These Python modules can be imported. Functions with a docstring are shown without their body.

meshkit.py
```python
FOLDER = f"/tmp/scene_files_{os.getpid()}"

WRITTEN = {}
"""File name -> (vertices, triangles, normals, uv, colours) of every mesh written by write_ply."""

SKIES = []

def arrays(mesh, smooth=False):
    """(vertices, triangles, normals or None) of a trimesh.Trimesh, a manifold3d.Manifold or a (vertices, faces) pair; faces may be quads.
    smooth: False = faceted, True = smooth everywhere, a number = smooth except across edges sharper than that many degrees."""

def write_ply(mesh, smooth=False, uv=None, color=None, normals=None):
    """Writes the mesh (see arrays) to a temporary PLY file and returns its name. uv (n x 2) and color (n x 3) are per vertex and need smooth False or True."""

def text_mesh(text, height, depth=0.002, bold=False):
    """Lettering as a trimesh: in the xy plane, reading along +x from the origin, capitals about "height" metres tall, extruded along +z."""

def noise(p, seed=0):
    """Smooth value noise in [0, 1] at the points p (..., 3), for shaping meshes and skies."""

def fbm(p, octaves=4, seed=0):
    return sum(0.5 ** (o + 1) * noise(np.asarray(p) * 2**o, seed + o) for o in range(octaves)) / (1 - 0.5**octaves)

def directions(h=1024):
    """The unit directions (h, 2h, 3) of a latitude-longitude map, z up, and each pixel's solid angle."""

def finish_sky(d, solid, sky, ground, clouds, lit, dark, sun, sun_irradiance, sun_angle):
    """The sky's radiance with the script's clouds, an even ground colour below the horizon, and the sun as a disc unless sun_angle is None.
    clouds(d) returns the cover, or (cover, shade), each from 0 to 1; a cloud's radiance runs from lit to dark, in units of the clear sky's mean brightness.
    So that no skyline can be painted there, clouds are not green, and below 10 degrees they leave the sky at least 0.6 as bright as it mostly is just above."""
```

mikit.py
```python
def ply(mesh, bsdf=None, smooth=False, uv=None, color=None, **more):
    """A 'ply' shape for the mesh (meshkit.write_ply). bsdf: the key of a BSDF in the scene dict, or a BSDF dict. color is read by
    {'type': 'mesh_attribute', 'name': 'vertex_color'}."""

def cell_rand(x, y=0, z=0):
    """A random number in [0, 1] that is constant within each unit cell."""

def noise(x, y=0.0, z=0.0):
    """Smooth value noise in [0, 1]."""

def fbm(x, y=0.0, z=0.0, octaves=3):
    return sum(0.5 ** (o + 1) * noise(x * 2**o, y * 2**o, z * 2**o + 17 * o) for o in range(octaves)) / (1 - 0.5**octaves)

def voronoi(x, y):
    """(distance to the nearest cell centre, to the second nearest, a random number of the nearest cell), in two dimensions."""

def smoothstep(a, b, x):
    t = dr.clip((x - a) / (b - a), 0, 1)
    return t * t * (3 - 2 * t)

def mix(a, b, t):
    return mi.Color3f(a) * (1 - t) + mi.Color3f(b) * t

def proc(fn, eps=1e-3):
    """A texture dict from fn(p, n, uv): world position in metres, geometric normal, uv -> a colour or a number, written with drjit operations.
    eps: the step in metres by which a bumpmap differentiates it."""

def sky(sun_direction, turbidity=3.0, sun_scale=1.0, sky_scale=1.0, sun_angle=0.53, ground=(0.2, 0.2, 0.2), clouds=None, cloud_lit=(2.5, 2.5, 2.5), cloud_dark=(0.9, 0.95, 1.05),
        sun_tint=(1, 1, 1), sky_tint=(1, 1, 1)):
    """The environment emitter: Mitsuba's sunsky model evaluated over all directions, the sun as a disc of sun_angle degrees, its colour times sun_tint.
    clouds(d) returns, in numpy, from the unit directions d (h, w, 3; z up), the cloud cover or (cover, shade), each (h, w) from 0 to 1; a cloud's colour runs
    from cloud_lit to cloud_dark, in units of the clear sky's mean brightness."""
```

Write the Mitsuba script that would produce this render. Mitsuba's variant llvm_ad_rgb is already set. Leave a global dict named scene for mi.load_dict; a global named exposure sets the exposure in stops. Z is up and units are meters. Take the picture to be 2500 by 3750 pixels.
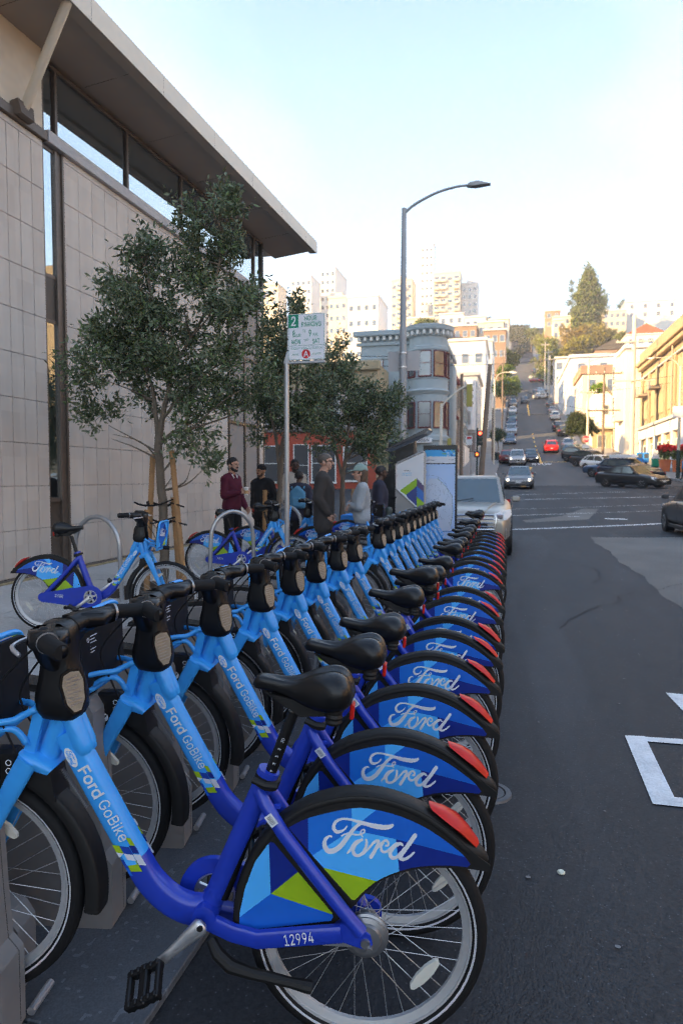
import math, random
import numpy as np, trimesh, drjit as dr, mitsuba as mi, mikit, meshkit
import manifold3d as m3
from shapely.geometry import Polygon, LineString, Point, MultiPolygon, box as sbox
from shapely.ops import unary_union
from shapely import affinity

scene, labels = {}, {}
ST = mi.ScalarTransform4f
# ---------------------------------------------------------------- camera, sky, exposure
EYE = np.array([0.0, 0.0, 1.57])
YAW, PITCH = math.radians(14.27), math.radians(2.95)
FWD = np.array([-math.sin(YAW) * math.cos(PITCH), math.cos(YAW) * math.cos(PITCH), -math.sin(PITCH)])
scene['camera'] = {'type': 'thinlens', 'fov': 54.13, 'fov_axis': 'x', 'aperture_radius': 0.0025, 'focus_distance': 2.5,
                   'near_clip': 0.05, 'far_clip': 3000.0,
                   'to_world': ST().look_at(origin=EYE.tolist(), target=(EYE + FWD).tolist(), up=[0, 0, 1])}
SUN = (-0.74, -0.56, 0.36)


def sky_clouds(d):
    p = np.stack([d[..., 0], d[..., 1], d[..., 2] * 3.0], -1)
    q = p / (0.25 + np.abs(d[..., 2:3]))
    n = meshkit.fbm(q * np.array([1.3, 0.9, 1.0]) + 3.1, 5)
    veil = np.clip((n - 0.40) * 2.3, 0, 1)
    low = np.clip(1.0 - d[..., 2] / 0.75, 0, 1)
    return np.clip(0.06 + 0.6 * veil + 0.5 * low, 0, 0.92)


scene['sky'] = mikit.sky(SUN, turbidity=3.2, sun_scale=0.85, sky_scale=1.0, clouds=sky_clouds, cloud_lit=(1.55, 1.75, 2.0), cloud_dark=(1.1, 1.2, 1.35), sky_tint=(.92, 1.0, 1.08), sun_tint=(1.0, 0.84, 0.62))
exposure = 3.8
# ---------------------------------------------------------------- materials


def mat(key, c, rough=0.5, metal=0.0, spec=0.5, coat=0.0, sheen=0.0, bump=None, bscale=1.0):
    b = {'type': 'principled', 'roughness': rough, 'metallic': metal, 'specular': spec}
    b['base_color'] = c if isinstance(c, dict) else {'type': 'rgb', 'value': list(map(float, c))}
    if coat:
        b['clearcoat'], b['clearcoat_gloss'] = coat, 0.9
    if sheen:
        b['sheen'] = sheen
    if bump is not None:
        b = {'type': 'bumpmap', 'arbitrary': bump, 'scale': bscale, 'bsdf': b}
    scene[key] = {'type': 'twosided', 'bsdf': b}
    return key


VCOL = {'type': 'mesh_attribute', 'name': 'vertex_color'}
proc, noise, fbm, voronoi, cell_rand, sstep, mix = mikit.proc, mikit.noise, mikit.fbm, mikit.voronoi, mikit.cell_rand, mikit.smoothstep, mikit.mix


def mottled(c, amp=0.25, s=3.0, s2=30.0):
    c = np.asarray(c, float)
    lo, hi = (c * (1 - amp)).tolist(), (c * (1 + amp)).tolist()
    return proc(lambda p, n, uv: mix(lo, hi, 0.65 * fbm(p.x * s, p.y * s, p.z * s) + 0.35 * noise(p.x * s2, p.y * s2, p.z * s2)))


# ---------------------------------------------------------------- mesh helpers: every mesh is (vertices, triangles)


def tm(m):
    return np.asarray(m.vertices, float), np.asarray(m.faces, int)


def join(ms):
    vs, fs, k = [], [], 0
    for v, f in ms:
        vs.append(np.asarray(v, float)); fs.append(np.asarray(f, int) + k); k += len(v)
    return np.vstack(vs), np.vstack(fs)


def xf(m, M):
    v, f = m
    M = np.asarray(M, float)
    v = np.asarray(v) @ M[:3, :3].T + M[:3, 3]
    return (v, f[:, ::-1]) if np.linalg.det(M[:3, :3]) < 0 else (v, f)


def mv(m, x=0, y=0, z=0, rz=0.0, rx=0.0, ry=0.0, s=1.0):
    return xf(m, TM(x, y, z, rz, rx, ry, s))


def TM(x=0, y=0, z=0, rz=0.0, rx=0.0, ry=0.0, s=1.0):
    cz, sz, cx, sx, cy, sy = math.cos(rz), math.sin(rz), math.cos(rx), math.sin(rx), math.cos(ry), math.sin(ry)
    R = np.array([[cz, -sz, 0], [sz, cz, 0], [0, 0, 1]]) @ np.array([[cy, 0, sy], [0, 1, 0], [-sy, 0, cy]]) @ np.array([[1, 0, 0], [0, cx, -sx], [0, sx, cx]])
    M = np.eye(4)
    M[:3, :3] = R * (np.diag(s) if np.ndim(s) else s)
    M[:3, 3] = (x, y, z)
    return M


BF = np.array([[0, 2, 3], [0, 3, 1], [4, 5, 7], [4, 7, 6], [0, 1, 5], [0, 5, 4], [2, 6, 7], [2, 7, 3], [0, 4, 6], [0, 6, 2], [1, 3, 7], [1, 7, 5]])


def bx(x0, x1, y0, y1, z0, z1):
    v = np.array([[x, y, z] for z in (z0, z1) for y in (y0, y1) for x in (x0, x1)], float)
    return v, BF


def hull(pts):
    pts = np.asarray(pts, float)
    h = m3.Manifold.hull_points(pts).to_mesh()
    return np.array(h.vert_properties[:, :3], float), np.array(h.tri_verts, int)


def rbx(x0, x1, y0, y1, z0, z1, c=0.01):
    p = []
    for x, sx in ((x0, 1), (x1, -1)):
        for y, sy in ((y0, 1), (y1, -1)):
            for z, sz in ((z0, 1), (z1, -1)):
                p += [(x + sx * c, y + sy * c, z), (x + sx * c, y, z + sz * c), (x, y + sy * c, z + sz * c)]
    return hull(p)


def crs(p, n=8):
    """a smooth curve through the points, n steps per span"""
    p = np.asarray(p, float)
    q = np.vstack([2 * p[0] - p[1], p, 2 * p[-1] - p[-2]])
    out = []
    for i in range(len(p) - 1):
        a, b, c, d = q[i:i + 4]
        for t in np.arange(n) / n:
            out.append(0.5 * (2 * b + (c - a) * t + (2 * a - 5 * b + 4 * c - d) * t * t + (3 * b - a - 3 * c + d) * t ** 3))
    return np.vstack([out, p[-1]])


def tube(path, r, n=8, ry=None, expo=2.0, side=None, cap=True, closed=False):
    """sweep of a superellipse (half axes r across the path, ry along SIDE) along the path"""
    p = np.asarray(path, float)
    k = len(p)
    r = np.broadcast_to(np.asarray(r, float), (k,))
    ry = r if ry is None else np.broadcast_to(np.asarray(ry, float), (k,))
    t = np.roll(p, -1, 0) - np.roll(p, 1, 0) if closed else np.gradient(p, axis=0)
    t /= np.linalg.norm(t, axis=1, keepdims=True) + 1e-12
    if side is None:
        b = np.zeros((k, 3))
        h = np.array([0, 0, 1.0]) if abs(t[0, 2]) < 0.8 else np.array([1.0, 0, 0])
        b0 = np.cross(t[0], h)
        for i in range(k):
            b0 = b0 - t[i] * (b0 @ t[i]); b0 /= np.linalg.norm(b0) + 1e-12; b[i] = b0
    else:
        b = np.tile(np.asarray(side, float), (k, 1)); b -= t * (b * t).sum(1, keepdims=True); b /= np.linalg.norm(b, axis=1, keepdims=True) + 1e-12
    a = np.cross(b, t)
    ang = np.arange(n) * 2 * np.pi / n
    ca, sa = np.cos(ang), np.sin(ang)
    ca, sa = np.sign(ca) * np.abs(ca) ** (2 / expo), np.sign(sa) * np.abs(sa) ** (2 / expo)
    v = (p[:, None] + r[:, None, None] * ca[None, :, None] * a[:, None] + ry[:, None, None] * sa[None, :, None] * b[:, None]).reshape(-1, 3)
    i, j = np.meshgrid(np.arange(k if closed else k - 1), np.arange(n), indexing='ij')
    i, j = i.ravel(), j.ravel()
    i2, j2 = (i + 1) % k, (j + 1) % n
    q = np.stack([i * n + j, i * n + j2, i2 * n + j2, i2 * n + j], -1)
    f = np.vstack([q[:, [0, 2, 1]], q[:, [0, 3, 2]]])
    if cap and not closed:
        v = np.vstack([v, p[0], p[-1]])
        jj = np.arange(n)
        f = np.vstack([f, np.stack([jj * 0 + k * n, (jj + 1) % n, jj], -1)[:, [0, 2, 1]][:, ::1], np.stack([jj * 0 + k * n + 1, (k - 1) * n + jj, (k - 1) * n + (jj + 1) % n], -1)[:, [0, 2, 1]]])
    return fixed((v, f))


def fixed(m):
    """outward faces"""
    v, f = m
    a, b, c = v[f[:, 0]], v[f[:, 1]], v[f[:, 2]]
    return (v, f[:, ::-1]) if (np.einsum('ij,ij->i', a, np.cross(b, c))).sum() < 0 else (v, f)


def lathe(prof, n=20, axis='z', at=(0, 0, 0)):
    """profile (radius, height) turned about an axis"""
    pr = np.asarray(prof, float)
    a = np.arange(n) * 2 * np.pi / n
    v = np.stack([pr[:, None, 0] * np.cos(a), pr[:, None, 0] * np.sin(a), np.broadcast_to(pr[:, 1:2], (len(pr), n))], -1).reshape(-1, 3)
    i, j = np.meshgrid(np.arange(len(pr) - 1), np.arange(n), indexing='ij')
    i, j = i.ravel(), j.ravel()
    j2 = (j + 1) % n
    q = np.stack([i * n + j, i * n + j2, (i + 1) * n + j2, (i + 1) * n + j], -1)
    f = np.vstack([q[:, [0, 1, 2]], q[:, [0, 2, 3]]])
    if axis == 'y':
        v = v[:, [1, 2, 0]]
    elif axis == 'x':
        v = v[:, [2, 0, 1]]
    return fixed((v + np.asarray(at, float), f))


def polys(g):
    return [p for p in getattr(g, 'geoms', [g]) if p.geom_type == 'Polygon' and p.area > 1e-9]


def plate(g, t):
    """shapely area in the xy plane, extruded from z = 0 to t"""
    return join([tm(trimesh.creation.extrude_polygon(p, t, engine='earcut')) for p in polys(g)])


def prism(g, y0, y1):
    """shapely area in the xz plane, extruded along y"""
    v, f = plate(g, y1 - y0)
    return np.stack([v[:, 0], y1 - v[:, 2], v[:, 1]], -1), f


def stroke(pts, w, n=6):
    """a pen stroke of changing width"""
    c = crs(np.column_stack([np.asarray(pts, float), np.asarray(w, float)]), n)
    parts = [Point(a[:2]).buffer(max(a[2], .5) / 2, 8).union(Point(b[:2]).buffer(max(b[2], .5) / 2, 8)).convex_hull for a, b in zip(c[:-1], c[1:])]
    return unary_union(parts)


def frame3(o, e, u, nrm):
    M = np.eye(4)
    M[:3, 0], M[:3, 1], M[:3, 2], M[:3, 3] = e, u, nrm, o
    return M


def text(s, h, depth=0.002, bold=False, center=False, width=None):
    v, f = tm(meshkit.text_mesh(s, h, depth, bold))
    v = v.copy()
    if width:
        v[:, 0] *= width / max(v[:, 0].max(), 1e-9)
    if center:
        v[:, 0] -= (v[:, 0].max() + v[:, 0].min()) / 2
    return v, f


# ---------------------------------------------------------------- scene bookkeeping
_used = {}


def numbered(name):
    k = _used.get(name, -1) + 1
    _used[name] = k
    return name if k == 0 else f'{name}_{k:03d}'


def M4(M):
    return ST(np.asarray(M, float).tolist())


def put(key, mesh, m, smooth=30, M=None, **kw):
    d = mikit.ply(mesh, m, smooth, **kw)
    if M is not None:
        d['to_world'] = M4(M)
    scene[key] = d
    return key


def add(root, sub, mesh, m, smooth=30, **kw):
    return put(numbered(root + '__' + sub), mesh, m, smooth, **kw)


def thing(name, label, cat, group=None):
    k = numbered(name)
    labels[k] = {'label': label, 'category': cat}
    if group:
        labels[k]['group'] = group
    return k


def structure(name, mesh, m, smooth=False, **kw):
    k = numbered(name)
    put(k, mesh, m, smooth, **kw)
    labels[k] = {'kind': 'structure'}
    return k


class Proto:
    def __init__(self):
        self.parts, self.n = {}, {}

    def add(self, sub, mesh, m, smooth=30, **kw):
        k = self.n.get(sub, -1) + 1
        self.n[sub] = k
        self.parts[sub if k == 0 else f'{sub}_{k:03d}'] = mikit.ply(mesh, m, smooth, **kw)
        return sub if k == 0 else f'{sub}_{k:03d}'

    def place(self, root, M, skip=(), swap=None):
        for sub, d in self.parts.items():
            if sub in skip:
                continue
            d = {**d, 'to_world': M4(M)}
            if swap and d['bsdf'].get('id') in swap:
                d['bsdf'] = {'type': 'ref', 'id': swap[d['bsdf']['id']]}
            scene[root + '__' + sub] = d


def road_z(y):
    return np.interp(np.asarray(y, float), RY, RZ)


from scipy.interpolate import PchipInterpolator
_g = PchipInterpolator(np.array([-100, 22, 40, 50, 75, 94, 119, 140, 160, 190, 225, 255, 290, 330, 400, 440, 520, 900.]),
                       np.array([0, 0, .7, 1.0, 2.84, 5.0, 9, 13, 16.8, 23, 31, 37.8, 46, 58, 84, 95, 104, 104.]))
RY = np.concatenate([np.arange(-60, 120, 1.0), np.arange(120, 700, 4.0)])
RZ = _g(RY)
# ================================================================ share bicycle
LB, DB = (0.040, 0.33, 0.80), (0.012, 0.040, 0.40)
mat('light_blue_paint', mottled(LB, .07, 5, 45), 0.28, coat=0.4)
mat('dark_blue_paint', mottled(DB, .09, 5, 45), 0.25, coat=0.5)
mat('black_plastic', (0.005, 0.005, 0.0055), 0.36, spec=0.4)
mat('matt_black', (0.010, 0.0095, 0.009), 0.55, spec=0.35)
mat('saddle_vinyl', (0.004, 0.004, 0.0045), 0.30, spec=0.45)
mat('rubber', (0.007, 0.007, 0.0075), 0.7, spec=0.3)
mat('alloy', (0.62, 0.62, 0.63), 0.34, metal=.85)
mat('rim_alloy', (0.50, 0.50, 0.50), 0.42, metal=.45)
mat('dull_alloy', (0.36, 0.36, 0.37), 0.4, metal=0.9)
mat('white_print', (0.66, 0.69, 0.74), 0.5)
mat('reflector_white', (0.62, 0.60, 0.52), 0.25, coat=0.5)
mat('tail_red', (0.52, 0.012, 0.007), 0.30, spec=.3, coat=.2)
mat('info_beige', mottled((0.30, 0.245, 0.18), 0.3, 60, 300), 0.5)
mat('graphics', VCOL, 0.3, coat=0.3)
mat('stripe_white', (0.5, 0.5, 0.52), 0.5)

Y3 = np.array([0, 1.0, 0])


def xz(pts, y=0.0):
    p = np.asarray(pts, float)
    return np.stack([p[:, 0], np.full(len(p), y), p[:, 1]], -1)


def vcol(groups, t=0.0016):
    """[(area, colour)] laid as thin print; returns mesh and colours"""
    ms, cs = [], []
    for g, c in groups:
        if g.is_empty or not polys(g):
            continue
        m = plate(g, t)
        ms.append(m); cs.append(np.tile(c, (len(m[0]), 1)))
    return join(ms), np.vstack(cs)


# the script word on the fender, in photo pixels, then in metres (x right, y up)
SCRIPT = unary_union([
    stroke([(192, 505), (165, 500), (120, 540), (112, 610), (150, 668), (215, 668), (290, 620), (360, 535), (430, 440), (500, 372), (556, 350)], [20, 22, 40, 52, 58, 60, 58, 52, 44, 36, 30]),
    stroke([(370, 385), (345, 420), (300, 445), (255, 450), (225, 425), (218, 380), (245, 333), (300, 305), (370, 303), (450, 318), (540, 343), (640, 372), (720, 388), (800, 398), (865, 390), (892, 372)], [16, 20, 30, 40, 42, 38, 34, 28, 24, 28, 38, 50, 58, 56, 46, 34]),
    stroke([(308, 498), (345, 478), (400, 470), (470, 482), (530, 478), (572, 452), (574, 428), (550, 424), (530, 448), (538, 484), (552, 505)], [16, 18, 18, 18, 18, 16, 15, 15, 15, 16, 14]),
    stroke([(378, 690), (415, 650), (440, 600), (480, 560), (545, 540)], [24, 26, 26, 28, 28]),
    stroke([(545, 540), (490, 575), (447, 640), (452, 700), (500, 722), (555, 690), (590, 620), (598, 555), (590, 540)], [30, 32, 38, 40, 34, 36, 34, 28, 24]),
    stroke([(565, 700), (620, 640), (680, 570), (725, 548), (735, 572), (700, 650), (648, 735)], [18, 24, 30, 34, 34, 40, 44]),
    stroke([(700, 655), (745, 610), (780, 565), (820, 545), (848, 572), (842, 603), (815, 606)], [20, 24, 26, 26, 26, 24, 18]),
    stroke([(790, 570), (762, 625), (785, 675), (830, 672), (875, 630), (930, 585), (985, 578), (1010, 600)], [26, 30, 30, 26, 24, 26, 30, 26]),
    stroke([(985, 578), (915, 620), (868, 690), (890, 742), (940, 738), (990, 690), (1035, 630)], [30, 36, 42, 40, 36, 34, 30]),
    stroke([(1150, 488), (1095, 570), (1030, 660), (985, 735), (1015, 762), (1065, 745), (1110, 710), (1140, 682)], [50, 50, 48, 46, 36, 30, 26, 22])])
SCRIPT = SCRIPT.simplify(1.2)
# affine: zoom pixel -> local (x, z) of the left fender
_A = np.array([[-0.000232, -0.000017], [0.000025, -0.000241]])
SCRIPT_L = affinity.affine_transform(SCRIPT, [_A[0, 0], _A[0, 1], _A[1, 0], _A[1, 1], 0.165, 0.713])      # as (x, z), seen from the left side
SCRIPT_W = affinity.affine_transform(SCRIPT, [0.00023, 0, 0, -0.000241, 0, 0])                             # reading order, x right
_b = SCRIPT_W.bounds
SCRIPT_W = affinity.translate(SCRIPT_W, -_b[0], -_b[1])


def make_wheel(P, name, cx, spoke_n=36, lettering=False, turn=0.0):
    c = np.array([cx, 0, 0.33])
    a = np.arange(56) * 2 * np.pi / 56
    ring = lambda R, y=0.0: np.stack([np.cos(a) * R, a * 0 + y, np.sin(a) * R], -1) + c
    P.add(name + '__tyre', tube(ring(0.3045), 0.0245, 12, 0.0255, closed=True, side=Y3), 'rubber', True)
    rim = [(0.281, -0.0155), (0.2865, -0.0165), (0.2865, -0.0135), (0.274, -0.010), (0.262, -0.006), (0.262, 0.006), (0.274, 0.010), (0.2865, 0.0135), (0.2865, 0.0165), (0.281, 0.0155), (0.281, -0.0155)]
    P.add(name + '__rim', lathe(rim, 56, 'y', c), 'rim_alloy', 40)
    st = [lathe([(0.2930, s * 0.0212), (0.2930, s * 0.0224), (0.2985, s * 0.0246), (0.2985, s * 0.0232)], 56, 'y', c) for s in (-1, 1)]
    P.add(name + '__reflective_stripe', join(st), 'stripe_white', True)
    sp = []
    for k in range(spoke_n):
        s = 1 if k % 2 else -1
        th = 2 * np.pi * k / spoke_n + turn
        hub = th + (1 if (k // 2) % 2 else -1) * 1.15
        p0 = c + [0.032 * math.cos(hub), s * 0.03, 0.032 * math.sin(hub)]
        p1 = c + [0.265 * math.cos(th), s * 0.003, 0.265 * math.sin(th)]
        sp.append(tube([p0, p1], 0.0012, 4, cap=False))
    P.add(name + '__spokes', join(sp), 'alloy', True)
    return c


def make_bike(crank_left=(0.118, -0.117), crank_right=(-0.118, 0.117)):
    P = Proto()
    # wheels
    c = make_wheel(P, 'rear_wheel', 0.0, turn=0.05)
    P.add('rear_wheel__hub', lathe([(0.0, -.062), (0.012, -.062), (0.012, -.04), (0.034, -.036), (0.034, -.028), (0.022, -.024), (0.022, .02), (.058, .022), (.062, .026), (.062, .034), (.056, .037), (.056, .042), (.044, .046), (.04, .056), (.014, .058), (.012, .07), (0, .07)], 28, 'y', c), 'dull_alloy', 35)
    c = make_wheel(P, 'front_wheel', 1.13, turn=0.17)
    P.add('front_wheel__hub', lathe([(0.0, -.06), (0.01, -.06), (0.01, -.045), (0.03, -.04), (0.034, -.03), (0.026, -.024), (0.026, .024), (.034, .03), (.03, .04), (.01, .045), (.01, .06), (0, .06)], 20, 'y', c), 'dull_alloy', 35)
    for nm, cx, an, rr in (('rear_wheel', 0.0, -2.6, 0.195), ('front_wheel', 1.13, 2.0, 0.2)):
        pl = Polygon([(-.056, 0), (-.05, -.008), (-.018, -.015), (.018, -.015), (.05, -.008), (.056, 0), (.05, .008), (.018, .015), (-.018, .015), (-.05, .008)])
        m = prism(pl, -0.006, 0.006)
        m = xf(m, TM(0, 0, 0, ry=-an + 1.45))
        P.add(nm + '__reflector', mv(m, cx + rr * math.cos(an), 0.014, 0.33 + rr * math.sin(an)), 'reflector_white')
    # frame, lower and rear (dark blue)
    bb = (0.443, 0.333)
    down = crs([(0.905, 0.850), (0.852, 0.764), (0.746, 0.596), (0.668, 0.475), (0.618, 0.400), (0.560, 0.350), (0.500, 0.327), (0.443, 0.328)], 6)
    d2 = np.linalg.norm(down - np.array([0.660, 0.463]), axis=1)
    k = int(np.argmin(d2))
    lo, hi = down[k:], down[4:k + 1]
    fr = [tube(xz(lo), np.linspace(0.036, 0.042, len(lo)), 20, 0.030, 3.2, Y3),
          tube(xz(crs([bb, (0.38, 0.512), (0.305, 0.726)], 3)), 0.0285, 14, side=Y3),
          tube(xz([(0.303, .73), (0.2975, .747)]), 0.031, 14, side=Y3),
          lathe([(0, -.05), (.034, -.05), (.034, .05), (0, .05)], 20, 'y', (bb[0], 0, bb[1]))]
    for s in (1, -1):
        fr.append(tube(np.array([(.318, s * .018, .690), (.296, s * .040, .668), (.245, s * .046, .600), (.16, s * .050, .506), (.06, s * .056, .402), (.012, s * .058, .356)]), 0.0185, 10))
    fr.append(tube(np.array([(.43, .035, .318), (.36, .05, .306), (.29, .056, .300), (.18, .058, .324), (.065, .060, .348)]), 0.025, 12, 0.013, 2.8, Y3))
    fr.append(hull([(x, y, z) for x, z in ((.085, .33), (.07, .375), (.02, .372), (-.012, .352), (-.02, .327), (.0, .312), (.02, .318)) for y in (.051, .063)]))
    fr.append(tube(np.array([(.43, -.035, .318), (.36, -.045, .306), (.29, -.05, .300), (.065, -.052, .348), (0, -.05, .34)]), 0.018, 8))
    fr.append(tube(np.array([(.30, .03, .655), (.255, .03, .662)]), 0.008, 6))
    P.add('frame', join(fr), 'dark_blue_paint', 40)
    # chain case on the right side
    cc = Point(bb).buffer(0.105).union(Point(0.0, 0.33).buffer(0.042)).convex_hull.difference(Point(bb).buffer(0.062))
    P.add('chain_case', prism(cc, -0.082, -0.062), 'dark_blue_paint', 30)
    spd = Point(bb).buffer(0.022)
    for q in range(5):
        th = q * 2 * math.pi / 5 + 0.3
        spd = spd.union(LineString([bb, (bb[0] + .06 * math.cos(th), bb[1] + .06 * math.sin(th))]).buffer(0.008))
    P.add('chain_ring', prism(spd.union(Point(bb).buffer(.064).difference(Point(bb).buffer(.055))), -0.078, -0.068), 'alloy', 30)
    # front frame (light blue): head tube, upper down tube, raised pad
    ht0, ht1 = np.array([0.930, 0.706]), np.array([0.884, 0.860])
    ff = [tube(xz(hi), 0.036, 20, 0.030, 3.2, Y3), tube(xz([ht0, ht1]), 0.030, 18, side=Y3)]
    for s in (1, -1):
        ff.append(tube(np.array([(.872, s * .006, .868), (.862, s * .012, .845), (.826, s * .013, .772), (.815, s * .010, .750), (.812, s * .004, .742)]), np.array([.020, .026, .026, .022, .008]), 12))
    P.add('front_frame', join(ff), 'light_blue_paint', 40)
    # fork
    fk = [hull([(x, y, z) for x, z in ((.884, .712), (.905, .688), (.985, .705), (.998, .722), (.985, .748), (.935, .738)) for y in (-.05, .05)] + [(x, y, .722) for x in (.93, .975) for y in (-.066, .066)])]
    for s in (1, -1):
        leg = np.array([(.958, s * .054, .728), (.988, s * .058, .665), (1.018, s * .060, .600), (1.066, s * .060, .480), (1.118, s * .060, .355), (1.128, s * .060, .330)])
        fk.append(tube(leg, [.030, .030, .026, .018, .014, .014], 12, [.018, .018, .015, .011, .009, .009], 2.4, Y3))
        fk.append(hull([(x, y * s, z) for x, z in ((.952, .884), (.922, .880), (.950, .735), (.980, .740)) for y in (.026, .040)]))
        for (x, z) in ((.934, .866), (.966, .768)):
            fk.append(lathe([(0, .046), (.005, .046), (.006, .040), (0, .039)], 8, 'y', (x, 0, z)) if s > 0 else lathe([(0, -.039), (.006, -.040), (.005, -.046), (0, -.046)], 8, 'y', (x, 0, z)))
    P.add('fork', join(fk), 'light_blue_paint', 40)
    # front fender
    a = np.radians(np.linspace(112, 185, 16))
    fp = np.stack([1.13 + 0.364 * np.cos(a), a * 0, 0.33 + 0.364 * np.sin(a)], -1)
    P.add('front_fender', join([tube(fp, np.linspace(0.016, 0.024, 16), 16, 0.037, 5.0, Y3), hull([(x, y, z) for x, z in ((.985, .69), (.90, .692), (.88, .61), (.99, .67)) for y in (-.042, .042)])]), 'matt_black', 40)
    # spring between down tube and fork
    th = np.linspace(0, 2 * np.pi * 22, 190)
    p0, p1 = np.array([.888, 0, .688]), np.array([.808, 0, .585])
    ax = (p1 - p0) / np.linalg.norm(p1 - p0)
    e1 = Y3; e2 = np.cross(ax, e1)
    hel = p0 + np.outer(np.linspace(0, 1, 190), p1 - p0) + 0.006 * (np.cos(th)[:, None] * e1 + np.sin(th)[:, None] * e2)
    P.add('spring', tube(hel, 0.0016, 3, cap=False), 'dull_alloy', True)
    # rear fender: band and skirts
    outer = crs([(.366, .302), (.363, .41), (.323, .529), (.270, .608), (.19, .673), (.104, .708), (.033, .720), (-.039, .716), (-.123, .693), (-.197, .651), (-.268, .598), (-.318, .566)], 3)
    nin = outer + (np.array([0, .33]) - outer) / np.linalg.norm(outer - [0, .33], axis=1, keepdims=True) * 0.013
    wdt = np.full(len(outer), .036); wdt[-4:] = [.034, .030, .024, .014]
    thk = np.full(len(outer), .0165); thk[-4:] = [.022, .024, .022, .012]
    lower = crs([(-.312, .545), (-.266, .548), (-.18, .542), (-.105, .526), (-.031, .489), (.010, .449), (.034, .414)], 3)
    sk = Polygon(np.vstack([outer + (nin - outer) * 0.3, lower, [(.06, .385), (.09, .352), (.30, .297), (.345, .292)]])).buffer(0)
    fend = [tube(xz(nin), thk, 14, wdt, 2.6, Y3)]
    for s in (1, -1):
        fend.append(prism(sk, .030, .0335) if s > 0 else prism(sk, -.0335, -.030))
    P.add('rear_fender', join(fend), 'matt_black', 40)
    P1 = Polygon([(.350, .338), (.349, .308), (.308, .310), (.097, .361), (.092, .372), (.095, .383), (.266, .560), (.276, .562), (.284, .552), (.315, .501), (.338, .422)])
    P2 = Polygon(np.vstack([crs([(.230, .607), (.177, .640), (.065, .679), (.001, .682), (-.069, .671), (-.147, .643), (-.232, .592), (-.262, .562)], 3), [(-.255, .553)], crs([(-.23, .553), (-.18, .549), (-.105, .533), (-.031, .496), (.013, .456), (.035, .428)], 3), [(.044, .426), (.148, .526)]])).buffer(0)
    light, midb, dark, lime = (.075, .43, .92), (.010, .12, .56), (.006, .022, .22), (.31, .48, .012)
    ap = np.array([.266, .417])
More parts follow.
